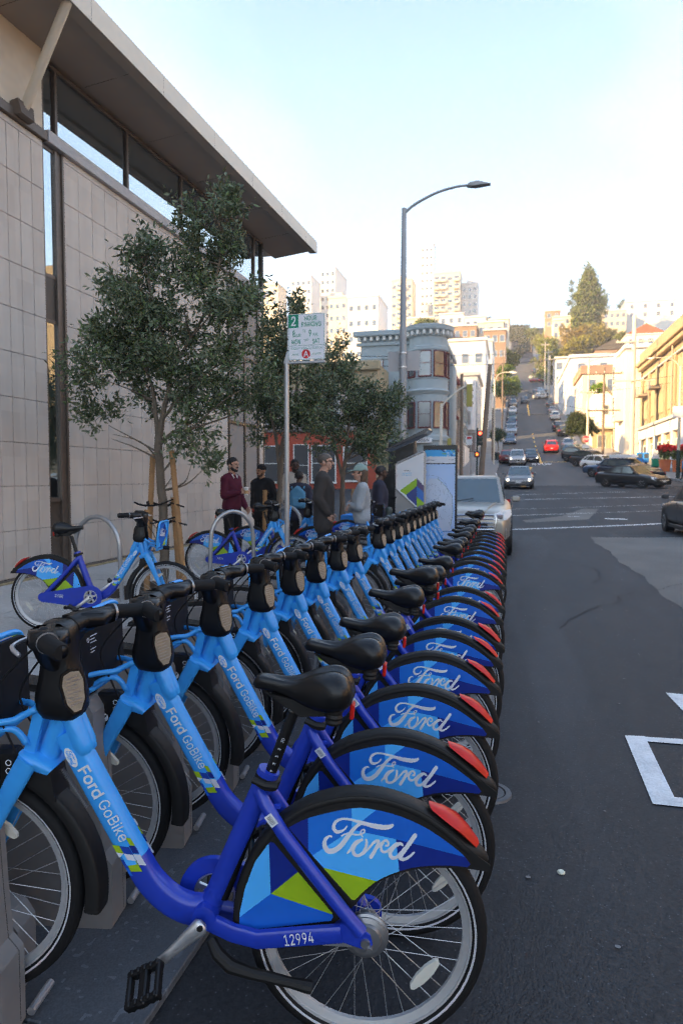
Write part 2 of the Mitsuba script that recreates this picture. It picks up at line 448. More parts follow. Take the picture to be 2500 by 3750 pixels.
    ray = lambda q: ap + 4 * (np.array(q) - ap)
    fan = [((.28, .556), (.352, .336), light), ((.195, .488), (.28, .556), dark), ((.093, .379), (.195, .488), lime), ((.352, .336), (.093, .379), midb)]
    g1 = []
    for q0, q1, col in fan:
        mid = (np.array(q0) + np.array(q1)) / 2
        g1.append((Polygon([ap, ray(q0), ray(mid), ray(q1)]).buffer(0).intersection(P1), col))
    A_, B_, C_, D_, E_, F_, G_, H_, I_, J_, K_, L_ = (.065, .70), (.058, .621), (-.02, .70), (.027, .654), (.180, .66), (.168, .50), (-.061, .608), (-.078, .51), (.16, .537), (.126, .507), (-.020, .486), (-.26, .578)
    regs = [(Polygon([A_, B_, D_, C_]), light), (Polygon([I_, B_, G_, H_, K_, J_]), light), (Polygon([(.26, .66), E_, F_, (.26, .5)]), dark), (Polygon([J_, K_, (-.02, .40), (.2, .40)]), lime),
            (Polygon([C_, D_, B_, G_, L_, (-.27, .72)]), midb), (Polygon([G_, L_, (-.3, .5), H_]), dark)]
    g2, rest = [], P2
    for g, col in regs:
        g2.append((g.buffer(0).intersection(rest), col)); rest = rest.difference(g.buffer(1e-5))
    g2.append((rest, (.014, .16, .62)))
    m, cols = vcol(g1 + g2, 0.0012)
    mL = (np.stack([m[0][:, 0], .0335 + m[0][:, 2], m[0][:, 1]], -1), m[1][:, ::-1])
    mR = (np.stack([m[0][:, 0], -.0335 - m[0][:, 2], m[0][:, 1]], -1), m[1])
    P.add('rear_fender__graphic_panel', mL, 'graphics', False, color=cols)
    P.add('rear_fender__graphic_panel', mR, 'graphics', False, color=cols)
    sL = prism(SCRIPT_L, .0340, .0356)
    w = SCRIPT_W.bounds[2]
    sR = prism(affinity.translate(SCRIPT_W, -.112, .545), -.0356, -.0340)
    P.add('rear_fender__lettering', sL, 'white_print', False)
    P.add('rear_fender__lettering', sR, 'white_print', False)
    tl = hull([(x, y, z) for x, z, y in ((-.143, .702, .008), (-.185, .690, .018), (-.222, .674, .020), (-.255, .643, .020), (-.284, .610, .012), (-.276, .602, .022), (-.231, .645, .0365), (-.188, .672, .0365), (-.15, .694, .026)) for y in (-y, y)])
    P.add('rear_fender__tail_light', tl, 'tail_red', 25)
    # brake arm at the rear hub
    P.add('brake_arm', prism(Polygon([(.115, .300), (.118, .325), (.06, .333), (.03, .345), (-.012, .338), (-.030, .318), (-.022, .298), (.01, .290), (.03, .306)]).buffer(-.004).buffer(.004), .040, .050), 'alloy', 30)
    P.add('brake_arm__bolt', lathe([(0, .076), (.008, .076), (.009, .070), (.009, .05), (0, .05)], 10, 'y', (-.012, 0, .318)), 'dull_alloy', 30)
    # seat post
    sp = np.array([-.285, .958]); b0 = np.array([.305, .70])
    # (saddle and post are placed apart, at their own height)
    # stem shroud
    st = [(.838, .855, .915, .034), (.844, .838, .945, .046), (.868, .826, .962, .053), (.905, .827, .964, .052), (.945, .840, .957, .048), (.99, .857, .953, .045), (1.035, .865, .956, .048), (1.07, .866, .960, .054), (1.095, .875, .955, .054), (1.108, .89, .945, .04)]
    n = 24
    ang = np.arange(n) * 2 * np.pi / n
    ca, sa = np.cos(ang), np.sin(ang)
    ex = 2 / 3.2
    vs = [np.stack([(x0 + x1) / 2 + (x1 - x0) / 2 * np.sign(ca) * np.abs(ca) ** ex, w_ * np.sign(sa) * np.abs(sa) ** ex, np.full(n, z)], -1) for z, x0, x1, w_ in st]
    vs = np.vstack(vs + [[[.885, 0, .837]], [[.917, 0, 1.109]]])
    q = []
    for i in range(len(st) - 1):
        for j in range(n):
            a0, a1 = i * n + j, i * n + (j + 1) % n
            q += [(a0, a1, a1 + n), (a0, a1 + n, a0 + n)]
    for j in range(n):
        q += [(len(st) * n, (j + 1) % n, j), (len(st) * n + 1, (len(st) - 1) * n + j, (len(st) - 1) * n + (j + 1) % n)]
    P.add('stem_shroud', fixed((vs, np.array(q))), 'black_plastic', True)
    # the plate with the printed notice on the rear slope of the shroud
    ipl = affinity.scale(Polygon([(-.026, .056), (.0, .062), (.026, .056), (.036, .03), (.030, -.03), (.012, -.060), (-.012, -.060), (-.030, -.03), (-.036, .03)]), .84, .92, origin=(0, 0))
    zdir = np.array([-.80, .58, .12]); zdir /= np.linalg.norm(zdir)
    up = np.array([.30, 0, 1.0]); up -= zdir * (up @ zdir); up /= np.linalg.norm(up)
    fr_ = frame3((.8475, .0385, .926), np.cross(up, zdir), up, zdir)
    P.add('stem_shroud__notice_frame', xf(plate(ipl.buffer(.006), .006), fr_), 'black_plastic', 30)
    P.add('stem_shroud__notice_plate', xf(mv(plate(ipl, .003), 0, 0, .0062), fr_), 'info_beige', 30)
    pr = unary_union([sbox(-.02, z, .02 - .006 * (k % 3), z + .0035) for k, z in enumerate(np.arange(-.035, .045, .0105))])
    P.add('stem_shroud__notice_print', xf(mv(plate(pr, .0005), 0, 0, .0093), fr_), 'dull_alloy', False)
    # handlebar
    bar = crs([(.912, .0, 1.068), (.905, .06, 1.078), (.888, .115, 1.092), (.862, .175, 1.098), (.825, .220, 1.100), (.773, .262, 1.100)], 5)
    hb = []
    for s in (1, -1):
        hb.append(tube(bar * [1, s, 1], 0.0165, 12))
        hb.append(tube(crs(np.array([(.905, 0, .985), (.915, .045, 1.035), (.905, .095, 1.078), (.880, .140, 1.092)]) * [1, s, 1], 4), np.linspace(.040, .030, 13), 14, np.linspace(.034, .028, 13), 3.0))
        hs = crs([(.905, .045, 1.082), (.895, .075, 1.090), (.878, .115, 1.094), (.862, .150, 1.097), (.848, .185, 1.099)], 4)
        hb.append(tube(hs * [1, s, 1], np.linspace(.030, .024, 17), 18))
        hb.append(hull([(x, s * y, z) for x, y, z in ((.935, .060, 1.075), (.940, .065, 1.108), (.935, .130, 1.072), (.930, .135, 1.110), (.83, .10, 1.080), (.835, .105, 1.116), (.825, .170, 1.078), (.825, .172, 1.114), (.90, .175, 1.074), (.895, .178, 1.112), (.88, .07, 1.118), (.87, .15, 1.121), (.89, .06, 1.07), (.87, .16, 1.066))]))
    P.add('handlebar', join(hb), 'black_plastic', True)
    for s in (1, -1):
        g = np.array([(.856, .180, 1.098), (.850, .188, 1.099), (.835, .209, 1.100), (.78, .257, 1.100), (.773, .262, 1.100)])
        P.add('handlebar__grip', tube(g * [1, s, 1], [.026, .028, .0225, .0225, .019], 16), 'rubber', 40)
        gg = np.array([(.846, .193, 1.0995), (.841, .199, 1.0995)])
        P.add('handlebar__ring', tube(gg * [1, s, 1], .0272, 14), 'dull_alloy', 40)
        lv = crs([(.925, .10, 1.088), (.950, .13, 1.080), (.945, .18, 1.076), (.900, .225, 1.072)], 4)
        P.add('handlebar__brake_lever', tube(lv * [1, s, 1], .006, 6), 'alloy', True)
    # basket: tubes, back panel, front panel
    tb = []
    rim = crs([(1.085, .155, .79), (1.095, .162, .88), (1.110, .160, .99), (1.114, .130, 1.028), (1.115, 0, 1.032), (1.114, -.130, 1.028), (1.110, -.160, .99), (1.095, -.162, .88), (1.085, -.155, .79)], 4)
    tb.append(tube(rim, .0095, 8))
    tb.append(tube(crs([(1.085, .155, .79), (1.075, .12, .775), (1.07, 0, .772), (1.075, -.12, .775), (1.085, -.155, .79)], 4), .0095, 8))
    for s in (1, -1):
        tb.append(tube(crs([(.945, s * .048, .870), (.975, s * .052, .852), (1.00, s * .062, .838), (1.04, s * .085, .834), (1.08, s * .11, .828), (1.092, s * .148, .84)], 4), .0095, 8))
        tb.append(tube(crs([(.968, s * .048, .772), (.985, s * .055, .800), (1.005, s * .064, .815), (1.04, s * .07, .806), (1.072, s * .075, .785)], 4), .0095, 8))
    P.add('basket', join(tb), 'light_blue_paint', True)
    bp = sbox(-.152, .79, .152, 1.022).buffer(-.03).buffer(.03)
    tilt = lambda m, x: (np.stack([x + m[0][:, 2] + .10 * (m[0][:, 1] - .8), -m[0][:, 0], m[0][:, 1]], -1), m[1][:, ::-1])
    P.add('basket__back_panel', tilt(plate(bp, .012), 1.070), 'matt_black', 20)
    nt = unary_union([sbox(-.09, .955 - q * .011, -.09 + (.045, .03, .040, .0, .036, .027)[q] + .0005, .9578 - q * .011) for q in range(6)] + [Point(-.104, .948).buffer(.008).difference(Point(-.104, .948).buffer(.0065)), sbox(-.105, .944, -.103, .952)])
    P.add('basket__notice', (lambda m: (np.stack([1.0695 - m[0][:, 2] + .10 * (m[0][:, 1] - .8), -m[0][:, 0], m[0][:, 1]], -1), m[1]))(plate(nt, .001)), 'white_print', False)
    fp = [(sbox(-.152, .79, .152, 1.022).buffer(-.03).buffer(.03), midb)]
    fg, base = [], fp[0][0]
    for poly, col in ((Polygon([(-.15, 1.05), (-.15, .93), (0, 1.05)]), light), (Polygon([(.15, .80), (.15, .92), (.03, .80)]), light), (Polygon([(-.15, .80), (-.02, .80), (-.15, .88)]), lime), (Polygon([(.15, 1.05), (.15, .98), (.06, 1.05)]), lime), (Polygon([(-.15, .93), (-.05, 1.01), (.0, .95), (-.08, .87)]), dark)):
        fg.append((poly.intersection(base), col)); base = base.difference(poly)
    fg.append((base, midb))
    m, cols = vcol(fg, .002)
    P.add('basket__front_panel', tilt(m, 1.084), 'graphics', False, color=cols)
    fs = affinity.translate(affinity.scale(SCRIPT_W, .72, .72, origin=(0, 0)), -.09, .885)
    P.add('basket__lettering', (lambda m: (np.stack([1.087 + m[0][:, 2] + .10 * (m[0][:, 1] - .8), -m[0][:, 0] * -1, m[0][:, 1]], -1), m[1]))(plate(fs, .002)), 'white_print', False)
    P.add('front_light', lathe([(0, 1.135), (.017, 1.135), (.02, 1.125), (.02, 1.08), (0, 1.075)], 12, 'x', (0, .095, .775)), 'black_plastic', 30)
    # cables
    cb = [tube(crs([(.92, .07, 1.07), (1.00, .07, .99), (1.05, .08, .90), (1.01, .07, .80), (.985, .06, .74)], 5), .0032, 5), tube(crs([(.92, -.07, 1.07), (1.01, -.05, .95), (1.04, -.04, .86), (.97, -.03, .76)], 5), .0032, 5)]
    P.add('cable', join(cb[:1]), 'rubber', True); P.add('cable', cb[1], 'rubber', True)
    # cranks and pedals
    for s, (dx, dz) in ((1, crank_left), (-1, crank_right)):
        p0 = np.array([bb[0], s * .078, bb[1]]); p1 = p0 + [dx, s * .024, dz]
        arm = np.array([p0 + (p1 - p0) * t for t in (-.06, 0, .25, .6, .94, 1.06)])
        ck = P.add('crank', tube(arm, [.012, .024, .020, .014, .014, .008], 12, [.008, .013, .010, .008, .008, .005], 2.6, Y3), 'alloy', True)
        P.add(ck + '__bolt', lathe([(0, .092), (.007, .092), (.009, .088), (.009, .084), (0, .084)] if s > 0 else [(0, -.084), (.009, -.084), (.009, -.088), (.007, -.092), (0, -.092)], 10, 'y', (bb[0], 0, bb[1])), 'matt_black', 30)
        o = p1 + [0, s * .058, 0]
        pd = [rbx(-.050, .050, -.046, -.030, -.013, .013, .004), rbx(-.050, .050, .030, .046, -.013, .013, .004), rbx(-.050, -.036, -.046, .046, -.012, .012, .004), rbx(.036, .050, -.046, .046, -.012, .012, .004), rbx(-.012, .012, -.05, .05, -.012, .012, .004)]
        for q in range(5):
            pd += [rbx(-.047 + q * .019, -.037 + q * .019, yy - .007, yy + .007, -.018, .018, .003) for yy in (-.038, .038)]
        pdn = P.add(ck + '__pedal', mv(join(pd), *o, rx=-.5, ry=.55), 'black_plastic', 30)
    # kickstand
    P.add('kickstand', tube(np.array([(.420, .045, .275), (.396, .062, .251), (.357, .070, .226), (.30, .072, .215), (.245, .074, .211), (.19, .076, .206), (.145, .078, .203), (.132, .078, .202)]), [.014, .018, .019, .0155, .0150, .0135, .0175, .016], 10), 'matt_black', 30)
    # seat clamp
    P.add('seat_clamp', join([tube(xz([(.3055, .705), (.298, .730)]), .036, 14, side=Y3), tube(np.array([(.27, .034, .718), (.30, .044, .722), (.335, .036, .730)]), .010, 8)]), 'matt_black', 40)
    # print on the down tube
    e = np.array([-.563, 0, -.826]); u = np.array([-.826, 0, .563])
    yy = .0303
    tf = text('Ford', .033, .0012, True, width=.098)
    tg = text('GoBike', .033, .0012, False, width=.128)
    for s in (1, -1):
        if s > 0:
            M = frame3((.829, yy, .706), e, u, Y3)
            o2 = 1
        else:
            M = frame3((.829 + e[0] * .238, -yy, .706 + e[2] * .238), -e, u, -Y3)
        P.add('front_frame__lettering', join([xf(tf, M), xf(mv(tg, .110), M)]), 'white_print', False)
        # badge
        el = affinity.scale(Point(0, 0).buffer(1, 12), .030, .0135)
        bd = xf(plate(el, .0012), frame3((.8475, s * yy, .736), e * s, u, Y3 * s))
        P.add('front_frame__badge', bd, 'white_print', False)
        sc = affinity.translate(affinity.scale(SCRIPT_W, .17, .17, origin=(0, 0)), -.0215, -.009)
        P.add('front_frame__badge_lettering', xf(plate(sc.simplify(.0004), .0006), frame3((.8475, s * (yy + .0013), .736), e * s, u, Y3 * s)), 'light_blue_paint', False)
        # facets where the two blues meet
        o = np.array([.690, s * (yy + .0004), .512])
        rh = lambda x, y, a, b, c, d: Polygon([(x, y), (x + a, y + b), (x + a + c, y + b + d), (x + c, y + d)])
        white, br = (.62, .65, .72), (.012, .05, .40)
        fcs = [(Polygon([(-.012, -.036), (.012, -.036), (.030, -.012), (.006, -.012)]), lime), (Polygon([(.012, -.036), (.036, -.036), (.030, -.012)]), white), (rh(.006, -.012, .024, 0, .016, .022), (.010, .05, .35)),
               (rh(-.006, .016, .024, 0, .014, .02), lime), (rh(.030, -.012, .02, 0, .014, .020), white), (rh(.040, .008, .034, -.002, -.010, -.028), light), (rh(.044, .010, .034, 0, .012, .020), white), (rh(.050, -.020, .034, 0, .014, .028), lime),
               (rh(.036, -.036, .026, 0, .014, .018), (.010, .05, .35)), (rh(.062, -.036, .024, 0, .010, .014), midb), (rh(.018, .012, .024, 0, .012, .022), dark)]
        seen, out = None, []
        for g, col in fcs:
            g = g.intersection(sbox(-.05, -.029, .12, .027))
            out.append((g if seen is None else g.difference(seen), col)); seen = g if seen is None else seen.union(g)
        m, cols = vcol(out, .0010)
        P.add('frame__facet_print', xf(m, frame3(o, e, u, Y3) if s > 0 else frame3(o, e, u, -Y3)), 'graphics', False, color=cols)
    # barcode sticker on the seat stay
    sd = np.array([-.66, 0, -.75]); su = np.array([.75, 0, -.66])
    P.add('frame__sticker', xf(plate(sbox(-.017, -.011, .017, .011), .0015), frame3((.2735, .0645, .6385), sd, -su, Y3)), 'white_print', False)
    P.add('frame__sticker_bars', xf(plate(unary_union([sbox(-.012 + i * .0042, -.006, -.0098 + i * .0042, .006) for i in range(6)]), .0005), frame3((.2735, .0661, .6385), sd, -su, Y3)), 'dull_alloy', False)
    return P


def make_saddle():
    """saddle and post for a post direction; moved along the post per bicycle"""
    P = Proto()
    top = np.array([(.358, .985), (.350, 1.004), (.335, 1.014), (.300, 1.014), (.257, 1.013), (.220, 1.022), (.187, 1.036), (.150, 1.046), (.122, 1.046), (.100, 1.034), (.085, 1.010), (.078, .985)])
    bot = np.array([(.356, .980), (.348, .974), (.330, .972), (.300, .970), (.254, .958), (.220, .946), (.187, .938), (.150, .936), (.122, .940), (.100, .948), (.085, .962), (.079, .980)])
    hw = np.array([.008, .020, .026, .030, .038, .052, .070, .086, .090, .082, .062, .03])
    top, bot, hwv = crs(top, 3), crs(bot, 3), crs(np.column_stack([hw, hw]), 3)[:, 0]
    n = 36
    a = np.arange(n) * 2 * np.pi / n
    vs = []
    for (x, zt), (xb, zb), w in zip(top, bot, hwv):
        ca, sa = np.cos(a), np.sin(a)
        y = w * np.sign(ca) * np.abs(ca) ** .75
        mid = zb + (zt - zb) * .45
        z = np.where(sa > 0, mid + (zt - mid) * np.abs(sa) ** .8, mid + (mid - zb) * -np.abs(sa) ** .6)
        rear = np.clip((.345 - x) / .1, 0, 1) * np.clip((x - .075) / .02, 0, 1)
        z = z - np.where(sa > 0, .020 * rear * np.exp(-(y / .017) ** 2), 0)
        vs.append(np.stack([np.where(sa > 0, x, xb), y, z], -1))
    k = len(vs)
    vs = np.vstack(vs + [[[.3585, 0, .983]], [[.0765, 0, .985]]])
    f = []
    for i in range(k - 1):
        for j in range(n):
            a0, a1 = i * n + j, i * n + (j + 1) % n
            f += [(a0, a1, a1 + n), (a0, a1 + n, a0 + n)]
    for j in range(n):
        f += [(k * n, (j + 1) % n, j), (k * n + 1, (k - 1) * n + j, (k - 1) * n + (j + 1) % n)]
    P.add('saddle', fixed((vs, np.array(f))), 'saddle_vinyl', True)
    un = [hull([(x, y, z) for x, z in ((.30, .968), (.22, .915), (.13, .925), (.12, .945), (.2, .95)) for y in (-.035, .035)])]
    for s in (1, -1):
        un.append(lathe([(0, .955), (.022, .955), (.024, .945), (.021, .938), (.024, .930), (.021, .923), (.023, .916), (.018, .908), (0, .908)], 14, 'z', (.128, s * .045, 0)))
        un.append(tube(np.array([(.32, s * .012, .968), (.26, s * .02, .935), (.18, s * .024, .925), (.13, s * .04, .93)]), .0045, 6))
    P.add('saddle__springs', join(un), 'matt_black', 35)
    P.add('saddle__reflector', rbx(.076, .088, -.022, .022, .915, .955, .003), 'tail_red', 30)
    post = np.array([(.318, .657), (.241, .915)])
    P.add('seat_post', tube(xz([post[0] - [-.0285 * 3, .0958 * 3], post[0], post[1]]), .0158, 14, side=Y3), 'black_plastic', 40)
    mk = []
    d = np.array([-.285, 0, .958])
    for i in range(6):
        o = np.array([.2655, .0, .832]) - d * (.022 * i) + np.array([0.004, .0156, 0])
        mk.append(xf(text(str((10, 1, 2, 3, 4, 5)[i]), .008, .0006), frame3(o, d, np.array([-.958, 0, -.285]) * -1 * -1, Y3)))
    P.add('seat_post__scale', join(mk), 'white_print', False)
    return P


BIKE = make_bike()
BIKE_S = make_bike(crank_right=(-.125, -.095), crank_left=(.125, .095))
SADDLE = make_saddle()
POST = np.array([-.285, 0, .958])


def place_bike(key, rear, front, dh=0.0, proto=BIKE, mats=None, number=None, side=1, roll=0.0):
    """rear, front: the two hubs"""
    rear, front = np.asarray(rear, float), np.asarray(front, float)
    d = (front - rear) / np.linalg.norm(front - rear)
    n = np.array([-d[1], d[0], 0]); n /= np.linalg.norm(n)
    u = np.cross(d, n)
    n, u = n * math.cos(roll) + u * math.sin(roll), u * math.cos(roll) - n * math.sin(roll)
    M = np.eye(4)
    M[:3, 0], M[:3, 1], M[:3, 2] = d, n, u
    M[:3, 3] = front - 1.13 * d - .33 * u
    proto.place(key, M, swap=mats)
    M2 = M.copy()
    M2[:3, 3] += M[:3, :3] @ (POST * dh)
    SADDLE.place(key, M2)
    if number:
        h = text(number, .030, .0012, width=.082)
        if side > 0:
            e = np.array([-.985, 0, .172]); e[2] = .25; e /= np.linalg.norm(e)
            Mt = frame3((.215, .0735, .303), e, np.array([.25, 0, .968]), Y3)
        else:
            e = np.array([.99, 0, -.12])
            Mt = frame3((.11, -.0826, .335), e, np.array([.12, 0, .99]), -Y3)
        put(key + '__number', xf(xf(h, Mt), M), 'white_print', False)
    return M


FR1 = np.array([-1.4831, 1.5482, .41]); RR1 = np.array([-.373, 1.742, .33])
DYS = [0, .45, .95, 1.48, 1.97, 2.36, 3.05, 3.50, 4.56, 5.2, 5.55, 6.11, 6.63, 7.13, 7.66, 8.17, 8.75, 9.3]
IDX = [0, 1, 2, 3, 4, 5, 6, 7, 9, 10, 11, 12, 13, 14, 15, 16, 17, 18]
DHS = [0, -.01, -.045, -.01, .03, -.10, -.12, -.10, -.10, -.12, -.13, -.11, -.10, -.10, -.06, -.08, 0, 0]
ORD = ['first', 'second', 'third', 'fourth', 'fifth', 'sixth', 'seventh', 'eighth', 'ninth', 'tenth', 'eleventh', 'twelfth', 'thirteenth', 'fourteenth', 'fifteenth', 'sixteenth', 'seventeenth', 'eighteenth']
for i in range(18):
    lab = f'blue share bicycle, {ORD[i]} in the docked row counted from the street-side end nearest the viewer'
    if i == 0:
        lab = 'blue share bicycle numbered 12994, first and nearest of the docked row'
    elif i == 17:
        lab = 'blue share bicycle at the far end of the docked row, beside the map panel'
    elif i == 7:
        lab = 'eighth docked share bicycle, just before the one empty dock in the row'
    elif i == 8:
        lab = 'ninth docked share bicycle, just after the one empty dock in the row'
    else:
        lab = f'blue share bicycle, {ORD[i]} in the docked row counting from the nearest'
    key = thing('docked_bicycle', lab, 'bicycle', 'share bicycles in the docks along the kerb')
    place_bike(key, RR1 + [0, DYS[i], 0], FR1 + [0, .51 * IDX[i], 0], DHS[i], number='12994' if i == 0 else None, roll=0.0 if i == 0 else .022 * math.sin(i * 4.7))
# ================================================================ the setting


def drape(poly, h, step=1.0):
    """an area laid on the terrain, h above it"""
    x0, y0, x1, y1 = poly.bounds
    ms = []
    ys = np.arange(math.floor(y0), math.ceil(y1) + .01, step)
    for a, b in zip(ys[:-1], ys[1:]):
        for q in polys(poly.intersection(sbox(x0 - 1, a, x1 + 1, b))):
            v, f = trimesh.creation.triangulate_polygon(q, engine='earcut')
            ms.append((np.column_stack([v, road_z(v[:, 1]) + h]), f))
    v, f = join(ms)
    n = np.cross(v[f[:, 1]] - v[f[:, 0]], v[f[:, 2]] - v[f[:, 0]])
    f = np.where(n[:, 2:3] < 0, f[:, ::-1], f)
    return v, f


def slab(poly, h0, h1, step=1.0):
    """a raised area with side faces that follows the terrain"""
    top = drape(poly, h1, step)
    sides = []
    for q in polys(poly):
        c = np.asarray(q.exterior.coords)
        c = np.vstack([np.linspace(a, b, max(2, int(abs(b[1] - a[1]) / step) + 2))[:-1] for a, b in zip(c[:-1], c[1:])] + [c[-1:]])
        z = road_z(c[:, 1])
        lo, hi = np.column_stack([c, z + h0]), np.column_stack([c, z + h1])
        k = len(c)
        v = np.vstack([lo, hi])
        i = np.arange(k - 1)
        sides.append((v, np.vstack([np.stack([i, i + 1, i + 1 + k], -1), np.stack([i, i + 1 + k, i + k], -1)])))
    return join([top] + sides)


def asphalt_color(p, n, uv):
    big = fbm(p.x * .35, p.y * .22, 3.0)
    mid = fbm(p.x * 5, p.y * 3, 1.0)
    f, s, r = voronoi(p.x * 95, p.y * 95)
    f2, s2_, r2 = voronoi(p.x * 240, p.y * 240)
    g = 0.55 + 0.5 * big + .25 * (mid - .5) + .30 * (r - .5) + .2 * (r2 - .5)
    spark = dr.select(r > .955, sstep(.35, .1, f) * 1.6, 0.0)
    streak = sstep(.58, .75, fbm(p.x * 2.2, p.y * .18, 7.0)) * .35
    g = g + spark + streak
    return mi.Color3f(.0245, .027, .032) * g


def asphalt_bump(p, n, uv):
    f, s, r = voronoi(p.x * 115 + 2 * noise(p.x * 40, p.y * 40), p.y * 115)
    return (1 - dr.minimum(f * 1.3, 1.0)) * sstep(.15, .9, r) + .45 * noise(p.x * 260, p.y * 260) + .5 * noise(p.x * 22, p.y * 22)


mat('asphalt', proc(asphalt_color), 0.62, spec=0.5, bump=proc(asphalt_bump, 1e-3), bscale=0.0036)
mat('old_asphalt', proc(lambda p, n, uv: mi.Color3f(.105, .102, .098) * (.75 + .45 * fbm(p.x * 1.1, p.y * .8, 2.) + .22 * (noise(p.x * 60, p.y * 60) - .5))), .75, spec=.4)
mat('concrete_walk', proc(lambda p, n, uv: mi.Color3f(.36, .355, .345) * (.72 + .34 * fbm(p.x * 1.3, p.y * 1.3, 1.) + .16 * (noise(p.x * 45, p.y * 45) - .5) + .12 * (cell_rand(dr.floor(p.x / 1.35 + .1), dr.floor(p.y / 1.25), 4.) - .5))), .8, spec=.3)
mat('kerb_stone', mottled((.26, .26, .25), .25, 2, 40), .8, spec=.3)
mat('road_paint', proc(lambda p, n, uv: mi.Color3f(.66, .68, .70) * (.62 + .30 * fbm(p.x * 9, p.y * 9, 2.) + .22 * noise(p.x * 130, p.y * 130))), .6)
mat('worn_paint', proc(lambda p, n, uv: mix([.10, .10, .10], [.42, .43, .43], sstep(.30, .62, fbm(p.x * 2.5, p.y * 2.5, 3.)) * (.7 + .3 * noise(p.x * 40, p.y * 40)))), .65)
mat('yellow_paint', mottled((.62, .36, .05), .3, 6, 60), .6)

# terrain: one sheet to the horizon
gx = np.concatenate([[-900, -400, -200, -100, -60, -40], np.arange(-30, 31, 3.), [40, 60, 100, 200, 400, 900]])
gy = np.concatenate([[-300, -120], RY, [900, 1500.]])
gz = np.interp(gy, RY, RZ)
X_, Y_ = np.meshgrid(gx, gy, indexing='ij')
v = np.stack([X_, Y_, np.broadcast_to(gz, X_.shape)], -1).reshape(-1, 3)
i, j = np.meshgrid(np.arange(len(gx) - 1), np.arange(len(gy) - 1), indexing='ij')
a = (i * len(gy) + j).ravel()
f = np.vstack([np.stack([a, a + len(gy), a + len(gy) + 1], -1), np.stack([a, a + len(gy) + 1, a + 1], -1)])
structure('ground', (v, f), 'asphalt')
structure('road_patch', drape(Polygon([(2.00 + .02 * math.sin(y_ * 5.1) + .035 * math.sin(y_ * 1.7 + 1), y_) for y_ in np.arange(18.6, 5.5, -.22)] + [(9.5, 5.4), (9.4, 19.6), (6.4, 19.25), (4.4, 19.2), (3.1, 18.75)]), .004), 'old_asphalt')
structure('road_patch', drape(Polygon([(2.9, 30.1), (1.9, 26.9), (.4, 24.8), (.5, 23.9), (2.7, 25.6), (3.6, 30.2)]), .004), 'old_asphalt')


def line(pts, w, key='road_marking', m='road_paint', h=.009):
    structure(key, drape(LineString(pts).buffer(w / 2, cap_style=2), h), m)


line([(-.1, 20.62), (4.78, 24.2), (9.5, 27.6)], .20)
line([(-.2, 26.65), (5.62, 29.52), (11, 32.1)], .14, m='worn_paint')
line([(-.2, 29.4), (6.16, 32.37), (11.5, 34.9)], .12, m='worn_paint')
line([(.1, 34.5), (7.0, 36.88), (12, 38.6)], .2, m='worn_paint')
line([(.3, 37.8), (6.46, 41.36)], .2, m='worn_paint')
line([(2.03, 26.62), (2.5, 26.6)], .12); line([(3.3, 25.98), (4.06, 25.85)], .3)
line([(3.18, 45), (3.45, 76.1)], .16, m='yellow_paint') if False else None
for y0, y1, w in ((77.2, 92.8, .32), (95.5, 97.5, .2), (101, 103, .2), (107, 109, .2), (112, 114, .2), (118, 120, .2), (150, 176, .35), (190, 200, .3)):
    x_ = lambda y: 3.2 + (y - 80) * .004
    line([(x_(y0), y0), (x_(y1), y1)], w, m='yellow_paint')
line([(.75, 46.5), (1.1, 63), (1.95, 73)], .35, m='yellow_paint')
line([(-6.5, 74.6), (-1.4, 74.2)], .5, m='yellow_paint'); line([(3.4, 80.2), (6.0, 80.4)], .4, m='yellow_paint')
# the word STOP on the road, read by drivers coming up the street
stopm = text('STOP', 2.2, .004, True, center=True, width=2.2)
vv = stopm[0].copy(); vv = np.column_stack([3.2 - vv[:, 0] * -1 + 0, 76.0 + vv[:, 1], vv[:, 2]]); vv[:, 2] += road_z(vv[:, 1]) + .02
structure('road_marking', (vv, stopm[1]), 'road_paint')
# the white angular figure on the asphalt in front
structure('road_marking', drape(unary_union([Polygon([(.685, 4.28), (.80, 4.30), (.792, 3.50), (.675, 3.40)]), Polygon([(.675, 3.40), (.792, 3.50), (1.6, 3.52), (1.6, 3.40)]), Polygon([(.685, 4.28), (.80, 4.215), (1.6, 4.235), (1.6, 4.35)])]), .006, .5), 'road_paint')
structure('road_marking', drape(Polygon([(1.105, 5.22), (1.6, 5.20), (1.6, 4.30 + .35), (1.145, 4.66)]).difference(Polygon([(1.30, 5.1), (1.6, 5.1), (1.6, 4.75), (1.30, 4.75)])), .006, .5), 'road_paint')

# the older, greyer street going up the hill
mat('street_asphalt', proc(lambda p, n, uv: mi.Color3f(.060, .064, .070) * (.75 + .4 * fbm(p.x * .9, p.y * .12, 2.) + .2 * (noise(p.x * 9, p.y * 5) - .5))), .7, spec=.4)
structure('street', drape(Polygon([(-1.35, 62), (-1.3, 330), (9.2, 330), (9.3, 225), (8.55, 82), (10.4, 72), (11.8, 60), (12.5, 50), (-3, 50), (-2.1, 54)]), .004, 2.0), 'street_asphalt')
